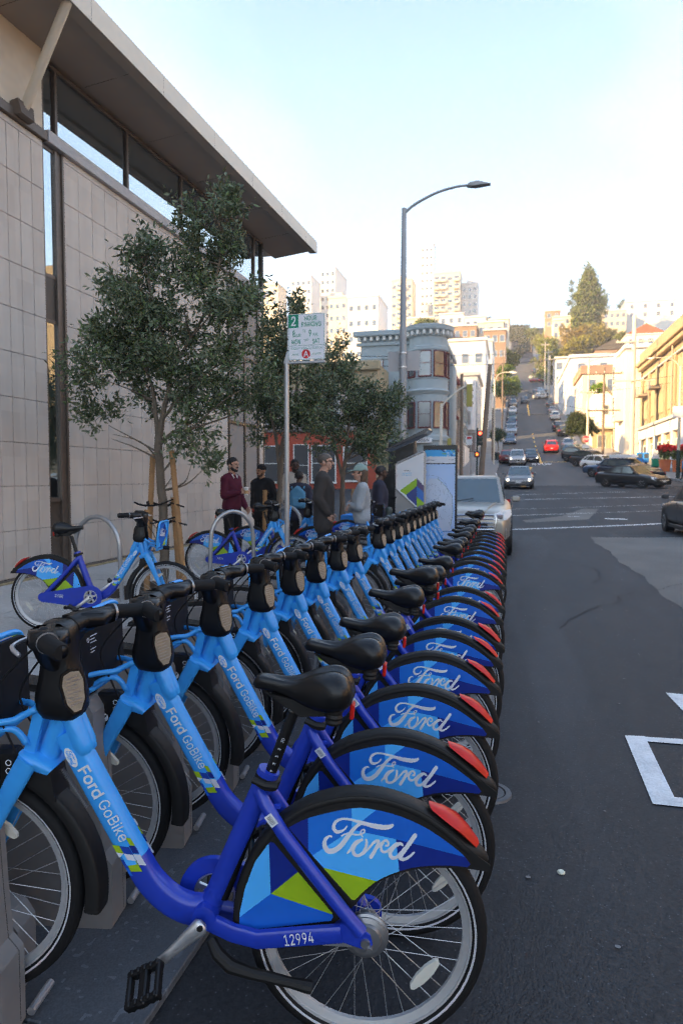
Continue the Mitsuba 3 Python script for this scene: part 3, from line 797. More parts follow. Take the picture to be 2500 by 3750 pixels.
# cracks and stains
rgc = np.random.default_rng(8)
mat('crack', (.010, .010, .011), .9, spec=.1)
cr = []
for x0, y0, a0, L in ((1.3, 2.2, 1.5, 2.2), (.5, 7.2, 1.45, 5.0), (1.2, 10.5, 1.3, 4.0), (3.0, 12.0, .4, 2.5), (4.2, 9.0, 1.2, 3.0), (.9, 20.0, .2, 4.0), (4.5, 31.5, .4, 5.0), (1.75, 5.0, 1.6, 1.5)):
    p = [(x0, y0)]
    a_ = a0
    for q in range(int(L / .12)):
        a_ += rgc.normal() * .22; a_ = a0 + (a_ - a0) * .9
        p.append((p[-1][0] + .12 * math.cos(a_), p[-1][1] + .12 * math.sin(a_)))
    cr.append(LineString(p).buffer(.0045, resolution=1))
structure('road_crack', drape(unary_union(cr), .0065), 'crack')
mat('gum', (.16, .16, .165), .8)
sp_ = [affinity.scale(Point(0, 0).buffer(1, 3), rgc.uniform(.004, .012), rgc.uniform(.004, .010)) for q in range(70)]
sp_ = [affinity.translate(g_, rgc.uniform(.05, 2.2), rgc.uniform(1.6, 13)) for g_ in sp_]
structure('road_speck', drape(unary_union(sp_), .007), 'gum')
# pavements
near_walk = sbox(-60, -60, -2.35, 19.4).difference(sbox(-3.6, 18.2, -2.2, 19.6)).union(Point(-3.6, 18.15).buffer(1.25))
kerb = near_walk.difference(near_walk.buffer(-.16)).intersection(sbox(-8, -60, 0, 20))
structure('pavement', slab(near_walk.buffer(-.16).difference(sbox(-6.55, 2.0, -2.5, 17.0)), -.02, .122), 'concrete_walk')
pit1, pit2, pit3 = sbox(-4.95, 7.0, -3.55, 8.3), sbox(-4.6, 10.3, -3.3, 11.6), sbox(-4.1, 12.9, -2.8, 14.1)
n = 0
for xa in (-6.55, -5.2, -3.85):
    for yb in np.arange(2.0, 17.0, 1.25):
        fl = sbox(xa + .006, yb + .006, xa + 1.35 - .006, yb + 1.25 - .006).difference(unary_union([pit1, pit2, pit3]))
        for q in polys(fl):
            put(numbered('pavement__flagstone'), slab(q, -.02, .13 + .0015 * math.sin(n * 2.7), 2.0), 'concrete_walk', False); n += 1
structure('pavement_bed', slab(sbox(-6.55, 2.0, -2.5, 17.0), -.03, .10), 'kerb_stone')
structure('kerb', slab(kerb, -.02, .130), 'kerb_stone')
mat('soil', mottled((.045, .035, .028), .5, 30, 120), .95, spec=.1)
for pt in (pit1, pit2, pit3):
    g = np.array([(x, y) for x in np.linspace(pt.bounds[0], pt.bounds[2], 22) for y in np.linspace(pt.bounds[1], pt.bounds[3], 22)])
    z = .105 + .05 * meshkit.fbm(np.column_stack([g * 6, g[:, 0] * 0]), 4)
    i, j = np.meshgrid(np.arange(21), np.arange(21), indexing='ij'); a = (i * 22 + j).ravel()
    structure('soil_bed', (np.column_stack([g, z]), np.vstack([np.stack([a, a + 22, a + 23], -1), np.stack([a, a + 23, a + 1], -1)])), 'soil', True)

# far pavements along the street uphill, both sides, broken by the cross street at the top
mat('far_walk', mottled((.20, .20, .20), .2, .6, 4), .85)
structure('pavement', slab(Polygon([(-1.4, 62), (-1.3, 225), (-8, 225), (-8, 52), (-3.2, 51.5), (-1.9, 55)]), -.05, .13), 'far_walk')
structure('pavement', slab(Polygon([(8.6, 82), (9.4, 225), (18, 225), (18, 44), (13.5, 44), (12.3, 56), (10.6, 72)]), -.05, .13), 'far_walk')
structure('pavement', slab(sbox(-9, 256, -1.2, 380), -.05, .15, 4.), 'far_walk')
structure('pavement', slab(sbox(9.2, 256, 18, 380), -.05, .15, 4.), 'far_walk')

# ================================================================ library building on the left
mat('stone', proc(lambda p, n, uv: mix([.43, .365, .315], [.56, .495, .435], fbm(p.y * 1.6, p.z * .9, 3.) * .7 + .35 * fbm(p.y * 7., p.z * .35, 8.) + .35 * cell_rand(dr.floor((p.y - 9.07) / .353), dr.floor(p.z / .62), 2.) - .12 + .12 * (noise(p.y * 30, p.z * 6, 1.) - .5))), .6, spec=.4)
mat('stucco_pale', mottled((.60, .52, .42), .10, .8, 12), .8, spec=.3)
mat('joint', (.27, .235, .21), .9)
mat('bronze', mottled((.115, .088, .07), .25, 1.5, 30), .42, spec=.5, metal=.3)
mat('bronze_dark', (.05, .042, .036), .4, spec=.5, metal=.3)
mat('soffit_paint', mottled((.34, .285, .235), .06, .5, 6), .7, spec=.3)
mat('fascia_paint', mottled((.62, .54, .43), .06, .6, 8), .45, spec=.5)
mat('sill_stone', mottled((.40, .38, .38), .15, 1.5, 20), .6)
scene['dark_glass'] = {'type': 'twosided', 'bsdf': {'type': 'blendbsdf', 'weight': .66, 'a': {'type': 'diffuse', 'reflectance': {'type': 'rgb', 'value': [.02, .022, .02]}}, 'b': {'type': 'conductor', 'specular_reflectance': {'type': 'rgb', 'value': [.85, .95, 1.0]}}}}
scene['window_glass'] = {'type': 'twosided', 'bsdf': {'type': 'blendbsdf', 'weight': .22, 'a': {'type': 'diffuse', 'reflectance': {'type': 'rgb', 'value': [.05, .055, .06]}}, 'b': {'type': 'roughconductor', 'alpha': .05, 'specular_reflectance': {'type': 'rgb', 'value': [.9, .95, 1.0]}}}}
LW = -6.68
lib = thing('library_building', 'pale stone panelled building with deep overhanging roof and strip of clerestory windows', 'building')
zw = lambda y: 7.69 + .034 * (y - 8.9)
zf = lambda y: 7.77 + .0337 * (y - 7.88)
wall = [bx(-30, LW - .02, -30, 8.61, 0, 6.5), bx(-30, LW - .02, 9.07, 17.57, 0, 6.5), bx(-30, LW - .30, 8.61, 9.07, 0, 6.5), bx(-30, LW - .9, 8.6, 17.57, 6.5, 7.6), bx(-30, LW - .02, -30, 8.60, 6.5, 6.62)]
add(lib, 'wall', join(wall), 'joint', False)
uw = hull([(x, y, z) for x in (-29, LW + .012) for y, z in ((-30, 6.62), (8.60, 6.62), (-30, zw(-30) + .12), (8.60, zw(8.6) + .12))])
add(lib, 'upper_wall', uw, 'stucco_pale', False)
tl_m = rbx(0, 1, 0, 1, 0, 1, 1e-6)
tile_cache = {}


def tile(y0, y1, z0, z1):
    k = (round(y1 - y0, 4), round(z1 - z0, 4))
    if k not in tile_cache:
        tile_cache[k] = mikit.ply(rbx(-.05, 0, 0, k[0], 0, k[1], .003), 'stone', False)
    d = {**tile_cache[k], 'to_world': M4(TM(LW + .0012 * math.sin(y0 * 91 + z0 * 37), y0, z0))}
    scene[numbered(lib + '__wall__stone_panel')] = d


rows = [.16, .205, .83, 1.45, 2.06, 2.68, 3.30, 3.91, 4.53, 5.15, 5.77, 6.38, 6.49]
rows = [.17, .83, 1.45, 2.06, 2.68, 3.30, 3.91, 4.53, 5.15, 5.77, 6.38]
ys_r = np.arange(9.075, 17.58, .3543)
ys_l = 8.605 - np.arange(0, 9) * .243
for z0, z1 in zip(rows[:-1], rows[1:]):
    for y0, y1 in zip(ys_r[:-1], ys_r[1:]):
        if 15.1 < (y0 + y1) / 2 < 17.2 and z0 > .8:
            continue
        tile(y0 + .004, y1 - .004, z0 + .004, z1 - .004)
    for y0, y1 in zip(ys_l[1:], ys_l[:-1]):
        tile(y0 + .004, y1 - .004, z0 + .004, z1 - .004)
for z0, z1 in zip(rows[:-1], rows[1:]):      # the plain rest of the wall toward and behind the viewer
    add(lib, 'wall__stone_course', bx(LW - .05, LW - .002, -30, ys_l[-1] - .004, z0 + .004, z1 - .004), 'stone', False)
add(lib, 'wall__top_course', bx(LW - .05, LW - .001, 9.07, 17.57, 6.385, 6.47), 'stone', False)
add(lib, 'wall__top_course', bx(LW - .05, LW - .001, -30, 8.605, 6.385, 6.47), 'stone', False)
add(lib, 'plinth', rbx(LW - .05, LW + .035, 9.05, 17.55, .10, .165, .008), 'bronze', 20)
add(lib, 'plinth', rbx(LW - .05, LW + .035, -20, 8.62, .10, .165, .008), 'bronze', 20)
mat('gravel_strip', mottled((.30, .23, .13), .45, 14, 70), .9)
add(lib, 'plinth_strip', bx(LW + .03, LW + .12, -20, 17.5, .10, .142), 'gravel_strip', False)
# narrow window strip
w = numbered(lib + '__window')
put(w + '__pane', bx(LW - .034, LW - .030, 8.64, 8.865, 1.27, 6.40), 'dark_glass', False)
fr = [rbx(LW - .17, LW - .012, 8.61, 8.64, 1.20, 6.45, .004), rbx(LW - .17, LW + .012, 8.865, 8.915, 1.20, 6.45, .004), bx(LW - .17, LW - .015, 8.64, 8.865, 1.20, 1.27), bx(LW - .17, LW - .015, 8.64, 8.865, 6.40, 6.45)]
fr += [bx(LW - .165, LW - .018, 8.64, 8.865, z, z + .05) for z in (4.55, 3.88)]
put(w + '__frame', join(fr), 'bronze', False)
put(w + '__spandrel', bx(LW - .16, LW - .026, 8.64, 8.865, 3.93, 4.55), 'bronze_dark', False)
add(lib, 'pier', join([rbx(LW - .2, LW - .02, 8.915, 9.068, .165, 6.48, .006), rbx(LW - .1, LW + .01, 9.03, 9.07, .165, 6.48, .004)]), 'bronze', False)
add(lib, 'window_panel', bx(LW - .12, LW - .07, 8.615, 8.915, .165, 1.20), 'bronze', False)
# tall window near the far corner
w = numbered(lib + '__window')
put(w + '__pane', bx(LW - .07, LW - .065, 15.25, 17.05, 1.28, 6.30), 'dark_glass', False)
put(w + '__frame', join([rbx(LW - .09, LW + .02, y, y + .07, 1.2, 6.38, .006) for y in (15.12, 16.12, 17.05)] + [rbx(LW - .09, LW + .018, 15.13, 17.11, z, z + .08, .006) for z in (1.2, 2.9, 4.6, 6.30)]), 'bronze_dark', False)
# ledge and clerestory
add(lib, 'ledge', rbx(LW - .3, LW + .075, 8.66, 17.57, 6.475, 6.655, .008), 'sill_stone', False)
add(lib, 'ledge', rbx(LW - .3, LW + .06, -30, 8.655, 6.475, 6.615, .008), 'bronze', False)
mull = [8.61, 8.92, 10.86, 12.88, 14.90, 16.92, 17.53]
for k, (y0, y1) in enumerate(zip(mull[:-1], mull[1:])):
    w = numbered(lib + '__clerestory_window')
    put(w + '__pane', hull([(x, y, z) for x in (LW - .062, LW - .058) for y, z in ((y0 + .03, 6.66), (y1 - .03, 6.66), (y0 + .03, zw(y0)), (y1 - .03, zw(y1)))]), 'dark_glass', False)
    put(w + '__frame', join([rbx(LW - .10, LW - .01, y0, y0 + .055, 6.655, zw(y0), .004), hull([(x, y, z) for x in (LW - .10, LW - .015) for y, z in ((y0, zw(y0) - .055), (y1, zw(y1) - .055), (y0, zw(y0)), (y1, zw(y1)))])]), 'bronze', False)
add(lib, 'corner_post', rbx(LW - .2, LW + .005, 17.47, 17.57, .13, zw(17.5), .006), 'bronze_dark', False)
yA, yB = -25.0, 19.17
XF = -5.62
sof = hull([(x, y, z) for y in (yA, yB) for x, z in ((LW - .4, zw(y) + .12), (LW - .4, zw(y) + .22), (XF - .30, zf(y) + .10), (XF - .30, zf(y) + .2))])
# soffit: straight from the wall line to just behind the fascia
s0 = lambda y: [(LW - .25, zw(y) + .055), (XF - .20, zf(y) + .070)]
q = np.array([(s0(yA)[0][0], yA, s0(yA)[0][1]), (s0(yA)[1][0], yA, s0(yA)[1][1]), (s0(yB)[1][0], yB, s0(yB)[1][1]), (s0(yB)[0][0], yB, s0(yB)[0][1])])
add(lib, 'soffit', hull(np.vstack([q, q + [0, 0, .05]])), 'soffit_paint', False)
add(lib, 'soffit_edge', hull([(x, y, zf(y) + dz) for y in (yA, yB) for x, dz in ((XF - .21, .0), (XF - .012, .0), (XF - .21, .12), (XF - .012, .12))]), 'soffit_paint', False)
add(lib, 'fascia', hull([(x, y, zf(y) + dz) for y in (yA, yB + .03) for x, dz in ((XF - .012, -.006), (XF, -.006), (XF, .325), (XF - .012, .325))]), 'fascia_paint', False)
add(lib, 'roof', hull([(x, y, z) for y in (yA, yB) for x, z in ((XF - .012, zf(y) + .12), (XF - .012, zf(y) + .32), (-30, zw(y) + 1.6), (-30, zw(y) + .4), (LW - .3, zw(y) + .13))]), 'fascia_paint', False)
for q, y in enumerate(np.arange(-4, 19, 1.95)):
    add(lib, 'soffit__seam', hull([(x, y + d_, z_ - .0035 + e_) for d_ in (-.006, .006) for e_ in (0, .01) for x, z_ in ((LW + .01, zw(y) + .055 + (zf(y) + .070 - zw(y) - .055) * (.26 / (XF - .20 - LW + .25))), (XF - .215, zf(y) + .0705))]), 'bronze', False)
    add(lib, 'fascia__seam', hull([(x, y + .6 + d_, zf(y) + z_) for d_ in (-.004, .004) for x in (XF - .004, XF + .0015) for z_ in (.004, .30)]), 'soffit_paint', False)
st = [(-6.60, 8.14, 6.66), (-5.68, 7.90, 7.83)]
add(lib, 'strut', tube(np.array(st), .062, 18), 'fascia_paint', True)
add(lib, 'strut_bracket', hull([(LW - .05, 7.93, 6.50), (LW - .05, 8.28, 6.50), (LW - .05, 7.93, 6.66), (LW - .05, 8.28, 6.66), (LW + .17, 7.99, 6.53), (LW + .17, 8.24, 6.53), (LW + .13, 7.96, 6.72), (LW + .13, 8.27, 6.72)]), 'bronze', 20)

# a taller block behind it, which keeps the street in the shade in the morning
blk = thing('apartment_block', 'tall pale apartment block standing behind the library', 'building')
mat('plain_wall', mottled((.42, .40, .37), .12, .3, 4), .8)
add(blk, 'wall', bx(-60, -27, -25, 36, -.5, 25), 'plain_wall', False)
add(blk, 'roof', rbx(-60.3, -26.7, -25.3, 36.3, 24.8, 25.5, .1), 'plain_wall', False)

# ================================================================ dock platform and docks
mat('dock_deck', proc(lambda p, n, uv: mi.Color3f(.075, .083, .095) * (.8 + .35 * fbm(p.x * 4, p.y * 4, 1.) + .3 * (noise(p.x * 220, p.y * 220) - .5) + dr.select(noise(p.x * 55 + 9, p.y * 55) > .87, .6, 0.0))), .55, spec=.5)
mat('dock_grey', mottled((.20, .19, .185), .08, 3, 60), .38, spec=.5)
mat('dock_dark', (.09, .086, .084), .4, spec=.5)
pl = thing('dock_platform', 'long flat grey deck plate carrying the bicycle docks along the kerb', 'platform')
for k, y0 in enumerate(np.arange(-.5, 11.6, 2.04)):
    add(pl, 'deck_plate', rbx(-2.34, -.985, y0 + .004, y0 + 2.036, .002, .032, .004), 'dock_deck', 20)


def make_dock():
    P = Proto()
    side = Polygon([(.965, 0), (.965, .225), (.995, .26), (1.005, .40), (1.022, .745), (1.045, .785), (1.34, .815), (1.52, .80), (1.56, .75), (1.62, .0)]).buffer(-.014).buffer(.014)
    P.add('pillar', prism(side, .036, .150), 'dock_grey', 25)
    P.add('pillar__seam', prism(side.buffer(.0006).difference(side.buffer(-.006)).intersection(sbox(.9, .02, 1.12, .70)), .060, .0635), 'dock_dark', False)
    P.add('pillar__cap', prism(Polygon([(1.055, .787), (1.34, .818), (1.50, .806), (1.49, .828), (1.34, .842), (1.065, .81)]).buffer(-.004).buffer(.004), .030, .120), 'black_plastic', 30)
    far = Polygon([(1.03, 0), (1.03, .20), (1.06, .245), (1.14, .262), (1.155, .70), (1.18, .73), (1.50, .73), (1.60, .0)]).buffer(-.014).buffer(.014)
    P.add('cheek', prism(far, -.140, -.040), 'dock_grey', 25)
    P.add('cradle', prism(Polygon([(1.07, 0), (1.07, .045), (1.5, .16), (1.52, 0)]), -.039, .035), 'dock_dark', False)
    bxm = rbx(.962, 1.052, .008, .062, .655, .790, .010)
    P.add('control_box', bxm, 'black_plastic', 30)
    # print on the control box, toward the rider
    ic = [affinity.translate(Point(0, 0).buffer(.0085).difference(Point(0, 0).buffer(.0065)), .028, z) for z in (.035, .012, -.012)] + [Point(-.012, -.02).buffer(.014).difference(LineString([(-.018, -.027), (-.006, -.012)]).buffer(.0028)), sbox(-.015, -.052, .012, -.049)]
    ar = unary_union(ic)
    P.add('control_box__symbols', xf(plate(ar, .001), frame3((1.009, .0625, .722), np.array([-1., 0, 0]) * 1, np.array([0, 0, 1.]), Y3)), 'white_print', False)
    P.add('control_box__symbols', xf(plate(affinity.scale(ar, .8, 1.0, origin=(0, 0)), .001), frame3((.9615, .035, .722), np.array([0, -1., 0]), np.array([0, 0, 1.]), np.array([-1., 0, 0]))), 'white_print', False)
    P.add('latch', lathe([(0, -.02), (.014, -.02), (.014, .0), (.010, .004), (0, .004)], 12, 'y', (.955, .03, .71)), 'alloy', 30)
    P.add('lock_rod', tube(np.array([(.948, .040, .030), (.945, -.065, .034)]), .0125, 10), 'alloy', 30)
    return P


DOCK = make_dock()
ba = math.radians(9.9)
for i in range(-1, 19):
    k = thing('bicycle_dock', 'grey bicycle dock with slanted pillar and small black control box' if i != 8 else 'the one empty grey bicycle dock in the row, between the eighth and ninth bicycles', 'bicycle dock', 'bicycle docks on the deck')
    lab = {-1: 'grey bicycle dock at the near end, only its foot and pillar in the frame', 8: 'the one empty grey bicycle dock in the row, between the eighth and ninth bicycles'}.get(i)
    if lab is None:
        b = IDX.index(i)
        lab = f'grey bicycle dock with black control box holding the {ORD[b]} bicycle of the row'
    labels[k]['label'] = lab
    d, nn = np.array([-math.cos(ba), -math.sin(ba), 0]), np.array([math.sin(ba), -math.cos(ba), 0])
    M = np.eye(4); M[:3, 0], M[:3, 1], M[:3, 2] = d, nn, (0, 0, 1)
    M[:3, 3] = FR1 + [0, .51 * i, -.41 + .032] - 1.13 * d
    DOCK.place(k, M)

# small things on the road
mh = thing('valve_cover', 'round iron valve cover in the asphalt beside the rear wheels', 'manhole cover')
mat('cast_iron', mottled((.12, .125, .135), .3, 20, 90), .5, metal=.5)
add(mh, 'ring', lathe([(.088, .0), (.092, .010), (.118, .010), (.122, .0)], 28, 'z', (-.10, 3.33, .0)), 'cast_iron', 30)
add(mh, 'lid', join([lathe([(0, .008), (.084, .008), (.086, .002)], 28, 'z', (-.10, 3.33, 0)), mv(rbx(-.05, .05, -.008, .008, .008, .013, .002), -.10, 3.33, 0, rz=.5), mv(rbx(-.05, .05, -.008, .008, .008, .0135, .002), -.10, 3.33, 0, rz=2.07)]), 'cast_iron', 30)
sh = numbered('bottle_cap')
labels[sh] = {'label': 'small pale crimped bottle cap lying alone on the asphalt', 'category': 'bottle cap'}
aa = np.linspace(0, 2 * np.pi, 43)[:-1]
rr = .0145 + .0014 * np.cos(aa * 21)
capg = Polygon(np.column_stack([rr * np.cos(aa), rr * np.sin(aa)]))
mat('cap_metal', (.62, .62, .50), .35, metal=.3)
put(sh, mv(join([plate(capg, .003), lathe([(0, .0075), (.0105, .007), (.0135, .003)], 20)]), .21, 2.71, .003, rx=.12), 'cap_metal', 25)
# ================================================================ olive trees with their stakes
mat('olive_bark', mottled((.155, .125, .095), .35, 8, 60), .9, spec=.2, bump=proc(lambda p, n, uv: fbm(p.x * 30, p.y * 30, p.z * 9)), bscale=.012)
mat('stake_wood', mottled((.34, .19, .085), .25, 6, 50), .75, spec=.3)
scene['olive_leaf'] = {'type': 'twosided', 'a': {'type': 'principled', 'base_color': VCOL, 'roughness': .42, 'specular': .5},
                       'b': {'type': 'principled', 'base_color': {'type': 'rgb', 'value': [.15, .175, .11]}, 'roughness': .7, 'specular': .3}}


def leaf_cloud(blobs, per, seed, ln=.062, tone=1.0, wr=.19, twig=.16, col=(.040, .062, .026), up=.35, knots=0):
    rg = np.random.default_rng(seed)
    P, A, C = [], [], []
    vols = np.array([b[3] * b[4] * b[5] for b in blobs]) ** .72
    for b, vol in zip(blobs, vols / vols.sum()):
        n = max(6, int(per * vol / 9))
        c, r = np.array(b[:3]), np.array(b[3:6])
        d = rg.normal(size=(n, 3)); d /= np.linalg.norm(d, axis=1, keepdims=True)
        rad = rg.uniform(.15, 1.0, n) ** .5
        clump = meshkit.fbm(d * 2.3 + c * 1.7, 3, seed) * .55 + .72
        o = c + d * r * (rad * clump)[:, None]
        if knots:
            nk = max(3, int(knots * vol * len(blobs)))
            kd = rg.normal(size=(nk, 3)); kd /= np.linalg.norm(kd, axis=1, keepdims=True)
            kc = c + kd * r * rg.uniform(.45, 1.0, nk)[:, None]
            wh = rg.integers(0, nk, n)
            d = kd[wh] * .7 + rg.normal(size=(n, 3)) * .5
            o = kc[wh] + rg.normal(size=(n, 3)) * np.minimum(r, .35) * .27
        t = d * .8 + rg.normal(size=(n, 3)) * .45 + [0, 0, up]
        t /= np.linalg.norm(t, axis=1, keepdims=True)
        for k in range(9):
            s = (k - 2) / 6.5 * twig * rg.uniform(.7, 1.3, n)
            a = np.cross(t, rg.normal(size=(n, 3))); a /= np.linalg.norm(a, axis=1, keepdims=True) + 1e-9
            P.append(o + t * s[:, None]); A.append(t * rg.uniform(.3, .9, n)[:, None] + a * rg.uniform(.5, 1.0, n)[:, None])
            C.append(rg.uniform(.55, 1.5, n) * (.75 + .5 * meshkit.noise(o * 3.0, 5)))
    P, A, C = np.vstack(P), np.vstack(A), np.concatenate(C)
    n = len(P)
    A /= np.linalg.norm(A, axis=1, keepdims=True)
    L = ln * rg.uniform(.65, 1.25, n)[:, None]
    S = np.cross(A, rg.normal(size=(n, 3)) + [0, 0, .6]); S /= np.linalg.norm(S, axis=1, keepdims=True)
    N = np.cross(S, A)
    W = L * wr
    v = np.stack([P, P + A * L * .55 + S * W - N * W * .35, P + A * L, P + A * L * .55 - S * W - N * W * .35], 1).reshape(-1, 3)
    i = np.arange(n) * 4
    f = np.vstack([np.stack([i, i + 1, i + 2], -1), np.stack([i, i + 2, i + 3], -1)])
    hue = rg.uniform(0, 1, n)[:, None]
    cc = np.array(col) * tone * C[:, None] * (1 + hue * np.array([.35, .25, -.1]))
    return (v, f), np.repeat(np.clip(cc, 0, 1), 4, 0)


def limbs(base, forks, r0, seed, blobs):
    rg = np.random.default_rng(seed)
    ms = []
    for path, ra, rb in forks:
        c = crs(path, 6)
        ms.append(tube(c + rg.normal(size=c.shape) * .004, np.linspace(ra, rb, len(c)), 10))
    ends = np.vstack([crs(p, 6)[3:] for p, _, _ in forks])
    for b in blobs:
        c = np.array(b[:3])
        for q in range(3):
            tgt = c + rg.normal(size=3) * np.array(b[3:6]) * .5
            k = np.argmin(np.linalg.norm(ends - tgt, axis=1) + np.maximum(ends[:, 2] - tgt[2] + .3, 0) * 1.5)
            p0 = ends[k]
            mid = (p0 + tgt) / 2 + rg.normal(size=3) * .07 + [0, 0, .04]
            ms.append(tube(crs([p0, mid, tgt], 4), np.linspace(.013, .003, 9), 6))
    return join(ms)


def Yb(blobs, y, sy=.9):
    return [(x, y + dy, z, rx, sy * max(rx, rz), rz) for (x, z, rx, rz), dy in zip(blobs, np.resize([0, .18, -.2, .1, -.12, .25, -.05], len(blobs)))]


t1 = Yb([(-4.48, 4.05, .57, .58), (-4.85, 3.53, .52, .54), (-4.92, 2.88, .50, .45), (-5.12, 2.36, .30, .26), (-4.43, 3.29, .70, .56), (-4.26, 2.70, .62, .44), (-4.59, 4.59, .20, .34), (-3.7, 4.35, .36, .55), (-3.64, 4.9, .14, .30), (-3.19, 4.6, .16, .33), (-3.36, 3.97, .42, .56), (-3.2, 3.33, .36, .55), (-3.55, 2.83, .55, .5), (-3.85, 2.2, .34, .34), (-3.66, 1.8, .22, .16), (-3.02, 2.65, .24, .42)], 7.6)
t2 = Yb([(-3.83, 3.94, .47, .66), (-4.15, 3.21, .55, .62), (-3.52, 3.18, .54, .62), (-3.92, 2.62, .6, .45), (-3.44, 2.62, .39, .40), (-3.52, 4.43, .2, .36)], 11.0)
t3 = Yb([(-3.56, 4.1, .42, .5), (-3.66, 3.35, .62, .6), (-3.1, 3.33, .6, .6), (-2.73, 2.88, .58, .56), (-3.28, 2.5, .75, .52), (-2.58, 2.25, .5, .46), (-2.4, 3.1, .32, .42), (-3.94, 2.63, .44, .5)], 13.5)
tr = thing('olive_tree', 'young olive tree tied to four wooden stakes beside the lone bicycle near the stone wall', 'tree')
fk1 = [([(-4.28, 7.62, .08), (-4.25, 7.62, .7), (-4.27, 7.6, 1.4), (-4.30, 7.58, 1.98)], .062, .05), ([(-4.30, 7.58, 1.95), (-4.24, 7.6, 2.35), (-4.14, 7.6, 2.85), (-4.3, 7.6, 3.6), (-4.5, 7.6, 4.3)], .042, .012),
       ([(-4.30, 7.58, 1.95), (-4.33, 7.6, 2.3), (-4.42, 7.62, 2.8), (-4.75, 7.7, 3.4)], .038, .012), ([(-4.28, 7.58, 1.98), (-4.1, 7.56, 2.12), (-3.9, 7.5, 2.17), (-3.8, 7.46, 2.05)], .026, .012), ([(-4.16, 7.6, 2.8), (-3.9, 7.6, 3.2), (-3.55, 7.6, 3.8), (-3.4, 7.6, 4.5)], .026, .01), ([(-4.25, 7.6, 2.3), (-3.85, 7.6, 2.7), (-3.4, 7.6, 3.0)], .022, .008)]
add(tr, 'trunk', limbs(None, fk1, .06, 1, t1), 'olive_bark', True)
m, cols = leaf_cloud(t1, 21500, 11, .085, 1.5, knots=8, twig=.18)
add(tr, 'crown', m, 'olive_leaf', False, color=cols); labels[tr + '__crown'] = {'kind': 'stuff'}
tr = thing('olive_tree', 'olive tree behind the parking sign post, its trunk among the standing people', 'tree')
fk2 = [([(-3.94, 11, .08), (-3.93, 11, .9), (-3.90, 11, 1.5), (-3.95, 11, 2.1), (-4.1, 11, 2.9)], .06, .02), ([(-3.91, 11, 1.45), (-3.80, 11, 2.3), (-3.62, 11, 2.9), (-3.55, 11, 3.9)], .045, .012), ([(-3.9, 11, 2.0), (-3.75, 11, 2.8), (-3.8, 11, 4.1)], .03, .01)]
add(tr, 'trunk', limbs(None, fk2, .06, 2, t2), 'olive_bark', True)
m, cols = leaf_cloud(t2, 12500, 12, .085, 1.45, knots=10, twig=.18)
add(tr, 'crown', m, 'olive_leaf', False, color=cols); labels[tr + '__crown'] = {'kind': 'stuff'}
tr = thing('olive_tree', 'olive tree nearest the lamp post, behind the woman in the cap', 'tree')
fk3 = [([(-3.43, 13.5, .08), (-3.42, 13.5, .9), (-3.40, 13.5, 1.5), (-3.3, 13.5, 2.4), (-3.2, 13.5, 3.4)], .075, .018), ([(-3.40, 13.5, 1.5), (-3.6, 13.5, 2.4), (-3.65, 13.5, 3.6)], .04, .012), ([(-3.36, 13.5, 1.9), (-2.95, 13.5, 2.5), (-2.6, 13.5, 2.9)], .035, .01)]
add(tr, 'trunk', limbs(None, fk3, .07, 3, t3), 'olive_bark', True)
m, cols = leaf_cloud(t3, 16500, 13, .085, 1.45, knots=10, twig=.18)
add(tr, 'crown', m, 'olive_leaf', False, color=cols); labels[tr + '__crown'] = {'kind': 'stuff'}


def stake(b, t, lab, r=.034, ties=False):
    k = thing('tree_stake', lab, 'stake', 'wooden stakes round the street trees')
    b, t = np.array(b), np.array(t)
    add(k, 'post', tube(np.array([b, b + (t - b) * .3, b + (t - b) * .7, t]), r, 12), 'stake_wood', 40)
    add(k, 'cut_top', tube(np.array([t, t + (t - b) / np.linalg.norm(t - b) * .004]), r * .97, 12), 'stake_wood', 40)
    return k


S1 = [((-4.50, 7.60, .08), (-4.42, 7.66, 1.86), 'dark weathered stake just left of the first olive trunk, leaning in'), ((-4.36, 7.36, .08), (-4.375, 7.42, 1.17), 'short stake in front of the first olive trunk, lowest of its four'),
      ((-4.06, 7.66, .08), (-4.13, 7.64, 1.32), 'stake close on the right of the first olive trunk'), ((-3.88, 7.46, .08), (-4.08, 7.52, 1.90), 'tall stake to the right of the first olive trunk, leaning left')]
for s in S1:
    stake(*s)
stake((-4.16, 10.9, .08), (-4.14, 10.9, 1.35), 'dark square-cut stake left of the second olive trunk', .04)
stake((-3.66, 13.2, .08), (-3.60, 13.2, 1.5), 'stake beside the third olive trunk on its left', .035)
stake((-3.0, 12.6, .08), (-2.98, 12.6, 1.35), 'thin stake standing in front of the woman in the cap', .028)
for z, dx in ((1.02, 0), (1.24, .03)):
    k = thing('tree_tie', 'lower black rubber tie round the first olive trunk and its stakes' if z < 1.1 else 'upper black rubber tie round the first olive trunk and its stakes', 'tree tie')
    lp = crs([(-4.46, 7.58, z + .02), (-4.36, 7.47, z - .02), (-4.24, 7.52, z + .0), (-4.06 - dx, 7.58, z + .06), (-4.1, 7.68, z + .03), (-4.27, 7.68, z - .03), (-4.46, 7.64, z + .02), (-4.46, 7.58, z + .02)], 5)
    add(k, 'strap', tube(lp, .010, 6, .018), 'rubber', True)
    add(k, 'loose_end', tube(crs([(-4.10, 7.50, z + .02), (-4.0, 7.48, z - .0), (-3.86 - dx, 7.46, z - .03)], 5), .009, 6, .016), 'rubber', True)
    add(k, 'loose_end', tube(crs([(-4.36, 7.46, z - .02), (-4.45, 7.42, z - .01), (-4.54, 7.42, z + .02)], 5), .012, 6, .02), 'rubber', True)

# ================================================================ bicycle racks and bicycles on the pavement
mat('galvanised', mottled((.42, .43, .44), .15, 10, 80), .4, metal=.75)


